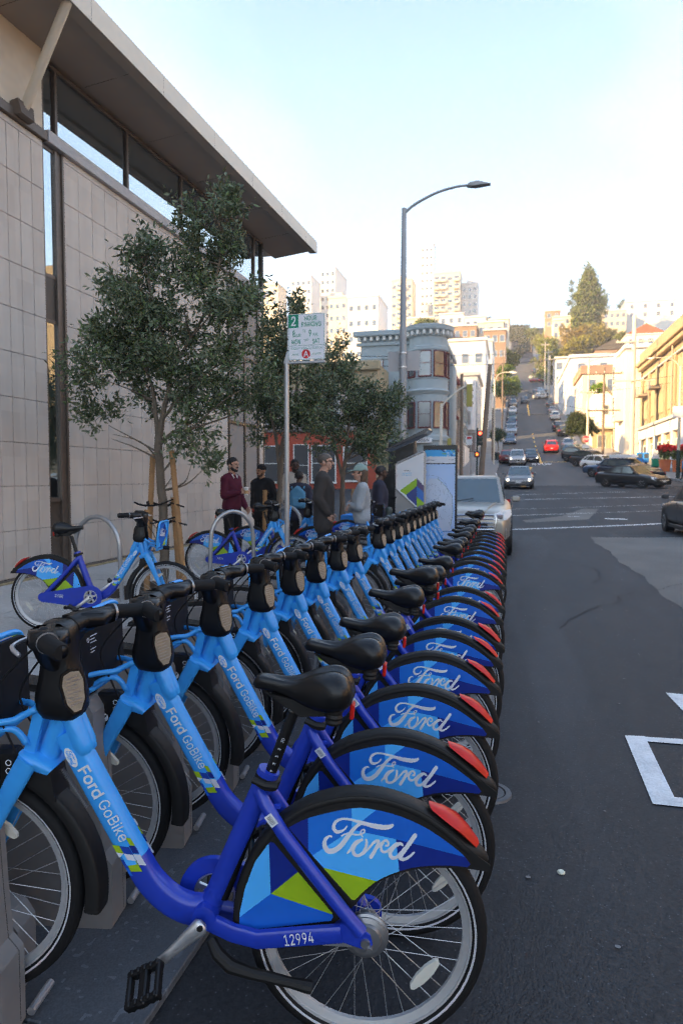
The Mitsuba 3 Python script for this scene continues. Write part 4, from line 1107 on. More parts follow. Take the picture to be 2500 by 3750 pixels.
def rack(x0, y0, x1, y1, h, lab):
    k = thing('bicycle_rack', lab, 'bicycle rack', 'hoop racks on the pavement')
    a = np.linspace(0, np.pi, 15)
    w = math.hypot(x1 - x0, y1 - y0)
    s = np.concatenate([[0], (1 - np.cos(a)) / 2 * w * .92 + .04 * w, [w]])
    z = np.concatenate([[.1], .13 + h - .62 * w * .5 * 1.15 + np.sin(a) * w * .5, [.1]])
    p = np.column_stack([x0 + (x1 - x0) * s / w, y0 + (y1 - y0) * s / w, z])
    add(k, 'hoop', tube(p, .026, 12), 'galvanised', True)
    for x, y in ((x0, y0), (x1, y1)):
        add(k, 'foot_plate', lathe([(0, .145), (.06, .143), (.062, .128)], 16, 'z', (x, y, 0)), 'galvanised', 30)


rack(-5.05, 6.90, -4.33, 6.78, .88, 'grey metal hoop rack just behind the bicycle numbered 13380')
rack(-3.58, 7.50, -3.20, 8.05, .92, 'grey metal hoop rack in front of the bicycle numbered 10415')
rack(-3.55, 9.75, -3.05, 9.6, .92, 'grey metal hoop rack behind the second olive tree, next to the backpack wearer')
SB = [((-4.22, 5.35, .46), (-3.125, 5.63, .46), 'blue share bicycle numbered 13380 parked alone on the pavement by the stone wall', -.02, '13380', None),
      ((-3.98, 8.38, .46), (-2.92, 8.72, .46), 'blue share bicycle numbered 10415 behind the hoop rack on the pavement', -.03, '10415', None),
      ((-3.80, 9.35, .46), (-2.72, 9.62, .46), 'blue share bicycle standing just behind the bicycle numbered 10415', .02, None, None),
      ((-2.86, 9.50, .46), (-1.95, 10.15, .46), 'darker share bicycle half hidden behind the man in the grey jacket', -.03, None, {'light_blue_paint': 'dark_paint_a'}),
      ((-2.75, 11.1, .46), (-1.72, 11.55, .46), 'share bicycle with only its front wheel showing right of the man in the grey jacket', -.02, None, None)]
mat('dark_paint_a', (.02, .03, .06), .3, coat=.4)
for r_, f_, lab, dh, num, sw in SB:
    k = thing('parked_bicycle', lab, 'bicycle', 'share bicycles standing on the pavement')
    place_bike(k, r_, f_, dh, BIKE_S, sw, num, -1)

# ================================================================ parking sign
mat('sign_white', (.72, .73, .76), .35, coat=.3)
mat('sign_green', (.004, .22, .13), .4)
mat('sign_red', (.55, .02, .025), .4)
ps = thing('parking_sign', 'white two hour parking sign with green lettering on a slim metal post', 'sign')
add(ps, 'post', tube(np.array([(-2.572, 7.5, .10), (-2.572, 7.5, 2.93)]), .0295, 16), 'galvanised', True)
add(ps, 'bracket', join([hull([(-2.60, y, 2.90) for y in (7.47, 7.53)] + [(-2.545, y, 2.90) for y in (7.47, 7.53)] + [(-2.55, y, 3.09) for y in (7.485, 7.515)] + [(-2.57, y, 2.96) for y in (7.47, 7.53)]), rbx(-2.558, -2.54, 7.485, 7.515, 2.9, 3.46, .003), rbx(-2.6, -2.1, 7.485, 7.515, 2.898, 2.925, .003)]), 'galvanised', 30)
for z in (3.31, 3.18, 3.05):
    add(ps, 'bracket__bolt', lathe([(0, -.004), (.008, -.004), (.009, .004), (0, .004)], 10, 'y', (-2.549, 7.478, z)), 'matt_black', 30)
SM = frame3((-2.545, 7.484, 2.935), np.array([1., 0, 0]), np.array([0, 0, 1.]), np.array([0, -1., 0]))
W_, H_ = .445, .53
pan = sbox(0, 0, W_, H_).buffer(-.018).buffer(.018)
add(ps, 'panel', xf(plate(pan, .003), SM), 'sign_white', False)
zo = lambda m, dx, dy, dz=.003: xf(mv(m, dx, dy, dz), SM)
add(ps, 'panel__border', zo(plate(pan.buffer(-.006).difference(pan.buffer(-.0095)), .0006), 0, 0), 'sign_green', False)
add(ps, 'panel__border', zo(plate(sbox(.008, .165, W_ - .008, .169), .0006), 0, 0), 'sign_green', False)
add(ps, 'panel__numeral_field', zo(plate(sbox(.005, .372, .128, H_ - .005), .0008), 0, 0), 'sign_green', False)
add(ps, 'panel__numeral', zo(text('2', .105, .0006, True, True, .065), .067, .397, .0038), 'sign_white', False)
for s, h, x, y, w, b in (('HOUR', .052, .275, .450, .155, 1), ('PARKING', .052, .283, .380, .24, 1), ('8', .072, .072, .268, .036, 1), ('A.M.', .036, .128, .268, .065, 1), ('TO', .030, .196, .318, .032, 0), ('9', .072, .268, .268, .036, 1), ('P.M.', .036, .335, .268, .065, 1),
                        ('MON', .052, .098, .185, .108, 1), ('THRU', .028, .222, .212, .06, 0), ('SAT', .052, .340, .185, .09, 1), ('EXCEPT VEHICLES WITH', .026, .222, .122, .375, 0), ('AREA', .026, .088, .052, .075, 0), ('PERMITS', .026, .352, .052, .12, 0)):
    add(ps, 'panel__lettering', zo(text(s, h, .0006, bool(b), True, w), x, y), 'sign_green', False)
add(ps, 'panel__disc', zo(plate(Point(.218, .068).buffer(.052), .0007), 0, 0), 'sign_red', False)
add(ps, 'panel__disc_letter', zo(text('A', .062, .0006, True, True, .06), .218, .038, .0037), 'sign_white', False)

# ================================================================ street lamp with the back of a road sign
mat('lamp_grey', mottled((.30, .31, .325), .15, 4, 40), .5, metal=.4)
mat('sign_back', mottled((.40, .385, .385), .06, 2, 30), .5, metal=.2)
lp = thing('street_lamp', 'tall grey lamp post with one curved arm reaching over the street', 'street lamp')
add(lp, 'pole', tube(np.array([(-3.06, 19, .12), (-3.05, 19, 3), (-3.02, 19, 9.12)]), [.125, .115, .065], 16), 'lamp_grey', True)
add(lp, 'base', lathe([(0, .1), (.2, .1), (.2, .3), (.16, .42), (.14, .5), (0, .5)], 16, 'z', (-3.06, 19, 0)), 'lamp_grey', 30)
add(lp, 'arm', tube(crs([(-3.02, 19, 8.98), (-2.72, 19, 9.20), (-2.14, 19, 9.45), (-1.6, 19, 9.56), (-1.18, 19, 9.57)], 6), np.linspace(.042, .03, 25), 10), 'lamp_grey', True)
add(lp, 'lamp_head', hull([(x, 19 + y, z) for x, y, z in ((-1.30, .06, 9.55), (-1.30, -.06, 9.55), (-1.22, .1, 9.61), (-1.22, -.1, 9.61), (-1.0, .13, 9.62), (-1.0, -.13, 9.62), (-.66, .09, 9.53), (-.66, -.09, 9.53), (-.66, 0, 9.50), (-1.05, .12, 9.51), (-1.05, -.12, 9.51), (-1.28, 0, 9.50))]), 'lamp_grey', 25)
add(lp, 'lamp_head__sensor', lathe([(0, 9.66), (.035, 9.65), (.04, 9.61), (0, 9.60)], 10, 'z', (-1.02, 19, 0)), 'lamp_grey', 30)
rs = thing('road_sign', 'blank grey back of a rectangular road sign clamped to the lamp post', 'sign')
add(rs, 'panel', rbx(-3.49, -2.56, 19.15, 19.156, 4.62, 5.18, .002), 'sign_back', False)
for z in (4.70, 5.10):
    add(rs, 'band', lathe([(.114, -.02), (.12, -.02), (.12, .02), (.114, .02)], 16, 'z', (-3.04, 19, z)), 'alloy', 30)

# ================================================================ pay station and map stand
mat('kiosk_grey', mottled((.33, .315, .30), .06, 2, 30), .5)
mat('kiosk_black', (.014, .015, .016), .35)
mat('solar', (.010, .012, .02), .12, coat=1.0)
mat('print', VCOL, .4)
mat('label_blue', (.08, .40, .70), .5)
ks = thing('pay_station', 'grey bicycle share pay station with tilted black solar panel on top', 'kiosk')
# local: x along the face, y toward the viewer's side out of the face, z up
KX = lambda x, z: (-1.93 + x, z)
face = Polygon([(-1.905, .03), (-1.42, .03), (-1.415, 1.98), (-1.455, 2.03), (-1.88, 1.83), (-1.915, 1.78)])
add(ks, 'column', prism(face.buffer(-.02).buffer(.02), 11.22, 11.42), 'kiosk_grey', 30)
add(ks, 'cabinet', prism(Polygon([(-2.20, .03), (-1.925, .03), (-1.925, 1.72), (-2.20, 1.62)]).buffer(-.01).buffer(.01), 11.26, 11.60), 'kiosk_black', 30)
pan = Polygon([(-1.885, 1.79), (-1.43, 1.995), (-1.428, 1.02), (-1.50, 1.05), (-1.86, 1.37), (-1.885, 1.40)])
g = []
wht, grn, nav, blu2 = (.66, .67, .69), (.27, .46, .025), (.04, .06, .22), (.05, .16, .48)
rest = pan
for poly, col in ((Polygon([(-1.84, 1.345), (-1.545, 1.56), (-1.545, 1.43), (-1.725, 1.28)]), grn), (Polygon([(-1.725, 1.28), (-1.545, 1.43), (-1.545, 1.0), (-1.6, 1.0)]), nav), (Polygon([(-1.545, 1.56), (-1.40, 1.40), (-1.40, 1.30), (-1.545, 1.43)]), (.10, .07, .16)), (Polygon([(-1.545, 1.43), (-1.40, 1.32), (-1.40, 1.13), (-1.545, 1.25)]), blu2), (Polygon([(-1.545, 1.25), (-1.40, 1.13), (-1.40, .9), (-1.545, .9)]), grn)):
    g.append((poly.intersection(rest), col)); rest = rest.difference(poly)
g.append((rest, wht))
m, cols = vcol(g, .012)
kf = lambda m: (np.stack([m[0][:, 0], 11.205 - m[0][:, 2] + .012, m[0][:, 1]], -1), m[1])
put(numbered(ks + '__column__front_print'), (np.stack([m[0][:, 0], 11.219 - m[0][:, 2], m[0][:, 1]], -1), m[1]), 'print', False, color=cols)
km = lambda x, z: frame3((x, 11.2065, z), np.array([1., 0, 0]), np.array([0, 0, 1.]), np.array([0, -1., 0]))
put(numbered(ks + '__column__lettering'), xf(text('Ford GoBike', .018, .001, True, width=.12), km(-1.77, 1.68)), 'kiosk_black', False)
put(numbered(ks + '__column__lettering'), xf(text('Lombard St at', .021, .001, width=.165), km(-1.80, 1.635)), 'label_blue', False)
put(numbered(ks + '__column__lettering'), xf(text('Columbus Ave', .021, .001, width=.165), km(-1.80, 1.602)), 'label_blue', False)
add(ks, 'trim', (lambda c: tube(c, .012, 8))(np.array([(-1.895, 11.205, 1.39), (-1.90, 11.205, 1.79), (-1.87, 11.205, 1.825), (-1.44, 11.205, 2.015), (-1.425, 11.205, 2.0)])), 'alloy', True)
add(ks, 'trim', tube(np.array([(-1.895, 11.205, 1.39), (-1.86, 11.205, 1.355), (-1.50, 11.205, 1.035), (-1.43, 11.205, 1.0)]), .012, 8), 'alloy', True)
add(ks, 'mast', prism(Polygon([(-1.90, 1.76), (-1.59, 1.90), (-1.605, 2.17), (-1.93, 2.04)]), 11.28, 11.40), 'kiosk_black', 30)
add(ks, 'mast__edge', prism(Polygon([(-1.60, 1.90), (-1.565, 1.915), (-1.585, 2.185), (-1.62, 2.165)]), 11.265, 11.41), 'bronze', 30)
add(ks, 'solar_panel', hull([(x, y, z) for y in (11.05, 11.62) for x, z in ((-2.06, 2.02), (-2.05, 2.055), (-1.34, 2.395), (-1.33, 2.36), (-1.40, 2.30))]), 'solar', 20)
mp = thing('map_stand', 'tall free-standing street map panel in a black frame beside the pay station', 'map panel')
a_ = .10
MM = TM(-1.49, 11.62, .03, rz=a_)
add(mp, 'frame', xf(join([rbx(0, .03, 0, .06, 0, 2.06, .004), rbx(.545, .585, 0, .06, 0, 2.10, .004), rbx(0, .585, 0, .06, 2.02, 2.10, .004), rbx(.03, .545, 0, .06, 0, .10, .004)]), MM), 'kiosk_black', 20)
base = sbox(.03, .10, .545, 2.02)
g, rest = [], base
rg = np.random.default_rng(5)
hexs = []
for q in range(26):
    x, z = rg.uniform(.30, .545), rg.uniform(1.915, 2.02)
    s = .022
    hexs.append((Polygon([(x, z), (x + s, z + s * .6), (x + 2 * s, z), (x + s, z - s * .6)]), [(.02, .10, .38), (.10, .40, .75), (.28, .45, .06), (.60, .64, .68), (.03, .05, .2)][q % 5]))
for poly, col in hexs:
    g.append((poly.intersection(rest).intersection(sbox(.3, 1.915, .545, 2.02)), col)); rest = rest.difference(poly.intersection(sbox(.3, 1.915, .545, 2.02)))
cx, cz = .16, 1.28
for poly, col in ((sbox(.03, 1.905, .545, 2.02), (.045, .36, .74)), (sbox(.03, 1.79, .545, 1.905), (.60, .63, .69)), (sbox(.03, 1.772, .545, 1.79), (.015, .016, .02)), (sbox(.03, .60, .545, .612), (.03, .15, .5)),
                  (Point(cx, cz).buffer(.135, 24).difference(Point(cx, cz).buffer(.131, 24)), (.13, .20, .33)), (Point(cx - .03, cz).buffer(.30, 32).difference(Point(cx - .03, cz).buffer(.296, 32)), (.13, .20, .33)),
                  (LineString([(.25, 1.52), (.36, 1.42), (.45, 1.30), (.50, 1.22), (.51, .9), (.47, .7)]).buffer(.004), (.16, .26, .25))):
    g.append((poly.intersection(rest), col)); rest = rest.difference(poly)
land = Polygon([(.03, 1.40), (.12, 1.53), (.25, 1.52), (.36, 1.42), (.45, 1.30), (.50, 1.22), (.51, .9), (.47, .62), (.03, .62)])
g.append((rest.intersection(land), (.48, .56, .70)))
g.append((rest.difference(land), (.38, .53, .80)))
m, cols = vcol(g, .008)
put(mp + '__map_sheet', xf((np.stack([m[0][:, 0], .012 - m[0][:, 2] + .001, m[0][:, 1]], -1), m[1]), MM), 'print', False, color=cols)
ink = []
for q in range(90):
    x, z = rg.uniform(.05, .48), rg.uniform(.66, 1.46)
    if land.contains(Point(x, z)):
        l = rg.uniform(.008, .05); t = rg.choice([.35, 1.92, .35, rg.uniform(0, 3)])
        ink.append(LineString([(x, z), (x + l * math.cos(t), z + l * math.sin(t))]).buffer(.0013, cap_style=2))
mat('map_ink', (.10, .13, .20), .6)
mk = plate(unary_union(ink).intersection(base), .0008)
put(mp + '__map_sheet__streets', xf((np.stack([mk[0][:, 0], .0045 - mk[0][:, 2], mk[0][:, 1]], -1), mk[1]), MM), 'map_ink', False)
mL = lambda x, z: MM @ frame3((x, .0045, z), np.array([1., 0, 0]), np.array([0, 0, 1.]), np.array([0, -1., 0]))
put(mp + '__map_sheet__lettering', xf(text('Lombard St at Columbus Ave', .022, .001, True, width=.16), mL(.05, 1.835)), 'map_ink', False)
put(numbered(mp + '__map_sheet__small_lettering'), xf(text('Ford GoBike', .016, .001, True, width=.085), mL(.44, 1.84)), 'map_ink', False)
bo = thing('bollard', 'short dark green bollard with rounded top beside the pay station', 'bollard')
mat('green_iron', (.035, .055, .05), .45)
add(bo, 'shaft', lathe([(0, .1), (.055, .1), (.05, .2), (.045, 1.05), (0, 1.05)], 16, 'z', (-1.80, 10.0, 0)), 'green_iron', 30)
add(bo, 'cap', lathe([(0, 1.13), (.035, 1.12), (.052, 1.09), (.052, 1.05), (0, 1.045)], 16, 'z', (-1.80, 10.0, 0)), 'green_iron', 30)
# ================================================================ cars
scene['car_glass'] = {'type': 'twosided', 'bsdf': {'type': 'blendbsdf', 'weight': .20, 'a': {'type': 'diffuse', 'reflectance': {'type': 'rgb', 'value': [.022, .028, .030]}}, 'b': {'type': 'roughconductor', 'alpha': .04, 'specular_reflectance': {'type': 'rgb', 'value': [.8, .95, 1.0]}}}}
mat('tyre_rubber', (.016, .016, .017), .8, spec=.3)
mat('wheel_alloy', (.45, .45, .46), .3, metal=.9)
mat('trim_black', (.012, .012, .012), .5)
mat('chrome', (.7, .7, .7), .15, metal=1.0)
mat('headlight_glass', (.62, .64, .66), .12, coat=1.0)
mat('plate_white', (.6, .6, .62), .5)
mat('roof_box_paint', (.60, .62, .64), .4)
for k, c, mt in (('paint_white_gold', (.36, .335, .295), .6), ('paint_silver', (.40, .41, .43), .5), ('paint_grey', (.16, .165, .175), .5), ('paint_black', (.012, .012, .014), .2), ('paint_navy', (.014, .020, .038), .3), ('paint_charcoal', (.035, .036, .040), .4),
                 ('paint_red', (.42, .012, .012), .1), ('paint_maroon', (.16, .012, .014), .2), ('paint_white', (.66, .66, .66), 0), ('paint_blue', (.05, .09, .16), .4), ('paint_teal', (.06, .14, .15), .4), ('paint_pale_blue', (.26, .32, .40), .3), ('paint_body', (.3, .3, .3), .3)):
    mat(k, c, .28, metal=mt, coat=1.0)

CT = {  # length, width, height, ride, wheelbase, wheel radius; stations x: (bottom, shoulder, half width); glass: base front, roof front, roof rear, base rear; belt heights
    'sedan': dict(L=4.75, W=1.84, H=1.46, wb=2.78, R=.33, st=[(2.375, .42, .55, .70), (2.30, .24, .68, .80), (1.9, .20, .80, .89), (1.2, .19, .90, .915), (.6, .19, .94, .92), (-.8, .19, .97, .92), (-1.5, .19, 1.0, .91), (-2.0, .22, 1.01, .87), (-2.30, .30, .98, .80), (-2.375, .42, .86, .72)], g=(1.08, .28, -.98, -1.72), belt=(.90, .985), rw=.60),
    'suv': dict(L=4.78, W=1.93, H=1.74, wb=2.85, R=.37, st=[(2.39, .48, .80, .76), (2.30, .30, .96, .86), (1.9, .25, 1.06, .94), (1.15, .24, 1.13, .96), (.5, .24, 1.15, .965), (-.8, .24, 1.16, .965), (-1.7, .24, 1.18, .95), (-2.15, .28, 1.18, .92), (-2.34, .36, 1.10, .86), (-2.39, .50, .95, .80)], g=(1.12, .22, -1.72, -2.22), belt=(1.11, 1.18), rw=.66),
    'hatch': dict(L=4.2, W=1.76, H=1.50, wb=2.55, R=.32, st=[(2.10, .42, .60, .68), (2.02, .26, .74, .78), (1.7, .21, .86, .86), (1.05, .2, .95, .88), (.4, .2, .98, .88), (-.8, .2, 1.0, .88), (-1.5, .2, 1.02, .87), (-1.9, .24, 1.0, .83), (-2.05, .34, .92, .78), (-2.10, .45, .82, .70)], g=(1.05, .25, -1.35, -1.92), belt=(.94, 1.01), rw=.58),
    'truck': dict(L=5.2, W=1.9, H=1.74, wb=3.2, R=.37, st=[(2.6, .5, .82, .80), (2.5, .34, .98, .90), (2.0, .28, 1.06, .94), (1.2, .28, 1.10, .95), (.4, .28, 1.12, .95), (-.7, .28, 1.12, .95), (-1.6, .28, 1.10, .95), (-2.3, .30, 1.10, .94), (-2.55, .36, 1.08, .92), (-2.6, .5, 1.0, .88)], g=(1.15, .45, -.55, -.78), belt=(1.08, 1.12), rw=.68)}


def make_car(kind):
    c = CT[kind]
    P = Proto()
    st = c['st']
    xs = np.array([s[0] for s in st]); o = np.argsort(xs)
    pts = crs(np.array(st)[o], 3)
    n = 28
    a = np.arange(n) * 2 * np.pi / n
    ca, sa = np.cos(a), np.sin(a)
    ex = 2 / 4.2
    vs = []
    for x, zb, zs, w in pts:
        sh = .90 + .10 * np.clip(1 - np.abs(sa), 0, 1)
        y = w * np.sign(ca) * np.abs(ca) ** ex * np.where(sa > 0, 1 - .10 * sa ** 3, 1 - .06 * sa ** 4)
        z = (zb + zs) / 2 + (zs - zb) / 2 * np.sign(sa) * np.abs(sa) ** ex
        vs.append(np.stack([np.full(n, x), y, z], -1))
    k = len(vs)
    vs = np.vstack(vs + [[[pts[0, 0], 0, (pts[0, 1] + pts[0, 2]) / 2]], [[pts[-1, 0], 0, (pts[-1, 1] + pts[-1, 2]) / 2]]])
    f = []
    for i in range(k - 1):
        for j in range(n):
            b0, b1 = i * n + j, i * n + (j + 1) % n
            f += [(b0, b1, b1 + n), (b0, b1 + n, b0 + n)]
    for j in range(n):
        f += [(k * n, (j + 1) % n, j), (k * n + 1, (k - 1) * n + j, (k - 1) * n + (j + 1) % n)]
    P.add('body', fixed((vs, np.array(f))), 'paint_body', 50)
    bf, rf, rr, br = c['g']; z0, z1 = c['belt']; H = c['H']; rw, bw = c['rw'], c['W'] / 2 - .10
    B = np.array([(bf, bw * .93, z0 - .03), (br, bw * .90, z1 - .03)]); Rf = np.array([(rf, rw, H - .045), (rr, rw * .97, H - .055)])
    mid = (rf + rr) / 2
    corners = lambda s: [B[0] * [1, s, 1], B[1] * [1, s, 1], Rf[1] * [1, s, 1], Rf[0] * [1, s, 1]]
    P.add('cabin', hull(corners(1) + corners(-1)), 'paint_body', 30)
    P.add('roof', hull([(x, y, z) for x, y, z in ((rf - .02, rw * .96, H - .05), (rr + .02, rw * .93, H - .06), (mid + .35, rw * .90, H), (mid - .35, rw * .88, H - .005), (rf - .10, rw * .7, H - .02), (rr + .12, rw * .7, H - .025), (rf + .01, rw * .6, H - .05), (rr - .01, rw * .6, H - .06)) for y in (y, -y)]), 'paint_body', 40)

    def pane(q, u0, u1, v0, v1, name, off=.006):
        q = np.asarray(q, float)
        bl = lambda u, v: (q[0] * (1 - u) + q[1] * u) * (1 - v) + (q[3] * (1 - u) + q[2] * u) * v
        nr = np.cross(q[1] - q[0], q[3] - q[0]); nr /= np.linalg.norm(nr)
        cen = q.mean(0) - [0, 0, 1.0]
        if nr @ (q.mean(0) - np.array([mid, 0, 1.0])) < 0:
            nr = -nr
        p = [bl(u0, v0), bl(u1, v0), bl(u1, v1), bl(u0, v1)]
        P.add(name, hull([x + nr * off for x in p] + [x - nr * .012 for x in p]), 'car_glass', False)
    cl, cr = corners(1), corners(-1)
    pane([cl[0], cr[0], cr[3], cl[3]], .05, .95, .06, .93, 'windshield')
    pane([cl[1], cr[1], cr[2], cl[2]], .07, .93, .10, .90, 'rear_window')
    for cs in (cl, cr):
        for u0, u1 in (((.10, .46), (.50, .80)) if kind != 'truck' else ((.10, .88),)):
            pane([cs[0], cs[1], cs[2], cs[3]], u0, u1, .10, .90, 'side_window')
        if kind in ('suv', 'hatch'):
            pane([cs[0], cs[1], cs[2], cs[3]], .83, .95, .14, .82, 'side_window')
    fx = c['L'] / 2
    wy = c['W'] / 2
    for s in (1, -1):
        P.add('headlight', hull([(x, s * y, z) for x, y, z in ((fx - .02, wy * .60, st[0][2] + .0), (fx - .06, wy * .62, st[0][2] + .13), (fx - .36, wy * .94, st[1][2] + .06), (fx - .30, wy * .955, st[1][2] - .06), (fx - .10, wy * .88, st[0][2] - .02), (fx - .3, wy * .7, st[0][2] + .1))]), 'headlight_glass', 30)
        P.add('tail_light', hull([(x, s * y, z) for x, y, z in ((-fx - .005, wy * .66, st[-1][2] + .03), (-fx + .03, wy * .66, st[-1][2] - .12), (-fx + .26, wy * .955, st[-2][2] - .01), (-fx + .20, wy * .95, st[-2][2] - .13), (-fx + .02, wy * .9, st[-1][2] - .08), (-fx + .06, wy * .66, st[-2][2] - .0))]), 'tail_red', 30)
        P.add('mirror', rbx(bf - .28, bf - .12, s * (wy + .08) - .09, s * (wy + .08) + .09, z0 + .03, z0 + .16, .03), 'paint_body', 30)
        P.add('sill', rbx(-c['wb'] / 2 + .3, c['wb'] / 2 - .3, s * (wy - .05) - .025, s * (wy - .05) + .025, .16, .27, .015), 'trim_black', 20)
        for hx in (.18, -.85):
            P.add('door_handle', rbx(hx - .09, hx + .09, s * (wy - .005) - .012, s * (wy - .005) + .012, z0 - .14, z0 - .11, .008), 'paint_body', 20)
        for hx in (.92, -.12, -1.05):
            P.add('door_seam', bx(hx - .006, hx + .006, s * (wy - .006) - .004, s * (wy - .006) + .004, .35, z0 - .04), 'trim_black', False)
    P.add('grille', rbx(fx - .12, fx + .004, -wy * .52, wy * .52, st[0][1] + .05, st[0][2] - .02, .03), 'trim_black', 20)
    P.add('grille__bar', join([rbx(fx - .05, fx + .012, -wy * .5, wy * .5, z - .012, z + .012, .005) for z in np.linspace(st[0][1] + .10, st[0][2] - .06, 3)]), 'chrome', 20)
    P.add('bumper', rbx(fx - .25, fx - .015, -wy * .82, wy * .82, st[1][1] - .02, st[1][1] + .11, .04), 'trim_black', 20)
    P.add('bumper', rbx(-fx + .015, -fx + .25, -wy * .82, wy * .82, st[-2][1] - .06, st[-2][1] + .08, .04), 'trim_black', 20)
    P.add('number_plate', rbx(fx + .002, fx + .014, -.17, .17, st[0][1] - .03, st[0][1] + .10, .003), 'plate_white', False)
    P.add('number_plate', rbx(-fx - .012, -fx + .01, -.17, .17, st[-1][1] + .16, st[-1][1] + .29, .003), 'plate_white', False)
    R = c['R']
    for x in (c['wb'] / 2, -c['wb'] / 2):
        for s in (1, -1):
            y = s * (wy - .115)
            P.add('wheel_arch', lathe([(0, -.12), (R * 1.16, -.12), (R * 1.16, .118), (0, .118)], 24, 'y', (x, s * (wy - .122), R + .03)), 'trim_black', 30)
            wn = P.add('wheel', lathe([(R * .62, -.10), (R * .9, -.11), (R, -.08), (R, .08), (R * .9, .11), (R * .62, .10)], 28, 'y', (x, y + s * .02, R)), 'tyre_rubber', 40)
            sp = [lathe([(R * .64, .10), (R * .64, .085), (R * .56, .06), (R * .56, -.05)] if s > 0 else [(R * .64, -.10), (R * .64, -.085), (R * .56, -.06), (R * .56, .05)], 28, 'y', (x, y + s * .02, R)), lathe([(0, .085), (.05, .083), (.06, .06)] if s > 0 else [(0, -.085), (.05, -.083), (.06, -.06)], 16, 'y', (x, y + s * .02, R))]
            for q in range(7):
                t = q * 2 * np.pi / 7
                sp.append(tube(np.array([(x + .04 * math.cos(t), y + s * .09, R + .04 * math.sin(t)), (x + R * .6 * math.cos(t), y + s * .10, R + R * .6 * math.sin(t))]), .022, 6))
            P.add(wn + '__rim', join(sp), 'wheel_alloy', 40)
    if kind == 'suv':
        for s in (1, -1):
            P.add('roof_rail', tube(crs([(rf - .25, s * rw * .9, H - .02), (rf - .45, s * rw * .88, H + .045), (rr + .3, s * rw * .86, H + .04), (rr + .1, s * rw * .88, H - .03)], 4), .014, 6), 'chrome', True)
    return P


CARS = {k: make_car(k) for k in CT}
# lit lamps
LIT = {'type': 'area', 'radiance': {'type': 'rgb', 'value': [.9, .78, .55]}}
LITR = {'type': 'area', 'radiance': {'type': 'rgb', 'value': [.10, .004, .002]}}


def car(kind, paint, x, y, head, label, z=None, s=1.0, lit=False, group='cars on the street', name='car', cat='car', tail=False):
    """head: compass of the bonnet in degrees, 0 = along +x, 90 = away from the viewer"""
    k = thing(name, label, cat, group)
    z = float(road_z(y)) if z is None else z
    h = math.radians(head)
    fw = np.array([math.cos(h), math.sin(h), 0])
    sl = (float(road_z(y + 1.3)) - float(road_z(y - 1.3))) / 2.6
    nrm = np.array([0, -sl, 1.0]); nrm /= np.linalg.norm(nrm)
    fw -= nrm * (fw @ nrm); fw /= np.linalg.norm(fw)
    M = np.eye(4); M[:3, 0], M[:3, 1], M[:3, 2] = fw * s, np.cross(nrm, fw) * s, nrm * s
    M[:3, 3] = (x, y, z + .012)
    CARS[kind].place(k, M, swap={'paint_body': paint})
    if lit:
        for s_, sfx in ((1, ''), (-1, '_001')):
            cc_ = CT[kind]
            lp_ = lathe([(0, .03), (.06, .026), (.075, 0), (0, -.005)], 14, 'x', (0, 0, 0))
            put(k + '__headlight' + sfx + '__lamp', xf(mv(fixed(lp_), cc_['L'] / 2 - .02, s_ * cc_['W'] * .36, cc_['st'][0][2] + .05), M), 'headlight_glass', True, emitter=LIT)
    return k, M


# parked silver SUV in front of the map panel
k, M = car('suv', 'paint_white_gold', -.88, 15.35, -90, 'light silver gold suv parked at the kerb just past the map panel, facing the viewer', s=.925, group='cars parked along the near kerb')
c = CT['suv']; fx = c['L'] / 2
sg = [rbx(fx - .06, fx + .02, -.60, .60, z - .014, z + .014, .006) for z in (.66, .74, .82)]
put(k + '__grille__chrome_frame', xf(join(sg + [tube(np.array([(fx + .0, -.66, .84), (fx + .005, -.62, .60), (fx + .01, .62, .60), (fx + .0, .66, .84), (fx - .02, .60, .90), (fx - .02, -.60, .90), (fx, -.66, .84)]), .022, 6)]), M), 'chrome', 30)
for s_ in (1, -1):
    put(numbered(k + '__front_lamp'), xf(hull([(x + .02, s_ * y, z) for x, y, z in ((2.385, .60, .80), (2.37, .60, .93), (2.24, .80, 1.0), (1.98, .945, 1.01), (2.02, .965, .90), (2.30, .86, .80))]), M), 'headlight_glass', 25)
    put(numbered(k + '__front_lamp__unit'), xf(mv(rbx(-.03, .03, -.07, .07, -.05, .05, .02), 2.36, s_ * .72, .88), M), 'chrome', 25)
    put(numbered(k + '__fog_light'), xf(hull([(x, s_ * y, z) for x, y, z in ((fx - .03, .62, .40), (fx - .10, .84, .43), (fx - .10, .84, .60), (fx - .02, .62, .56), (fx - .2, .7, .5))]), M), 'trim_black', 20)
    put(numbered(k + '__fog_light__surround'), xf(tube(np.array([(fx - .015, s_ * .61, .39), (fx - .085, s_ * .855, .42), (fx - .085, s_ * .855, .61), (fx - .01, s_ * .61, .57), (fx - .015, s_ * .61, .39)]), .014, 5), M), 'chrome', 30)
put(k + '__hood_crease', xf(join([tube(crs([(2.30, s_ * .42, .968), (1.9, s_ * .50, 1.066), (1.2, s_ * .62, 1.136)], 4), .012, 5) for s_ in (1, -1)]), M), 'paint_white_gold', True)
put(k + '__lower_grille', xf(rbx(2.30, 2.395, -.55, .55, .36, .52, .03), M), 'trim_black', 20)
put(k + '__wiper', xf(tube(np.array([(1.14, -.35, 1.13), (1.0, .1, 1.21)]), .012, 5), M), 'trim_black', 30)
put(k + '__antenna', xf(hull([(-.9, y, 1.74) for y in (-.03, .03)] + [(-1.15, y, 1.74) for y in (-.03, .03)] + [(-1.1, 0, 1.83)]), M), 'paint_white_gold', 30)
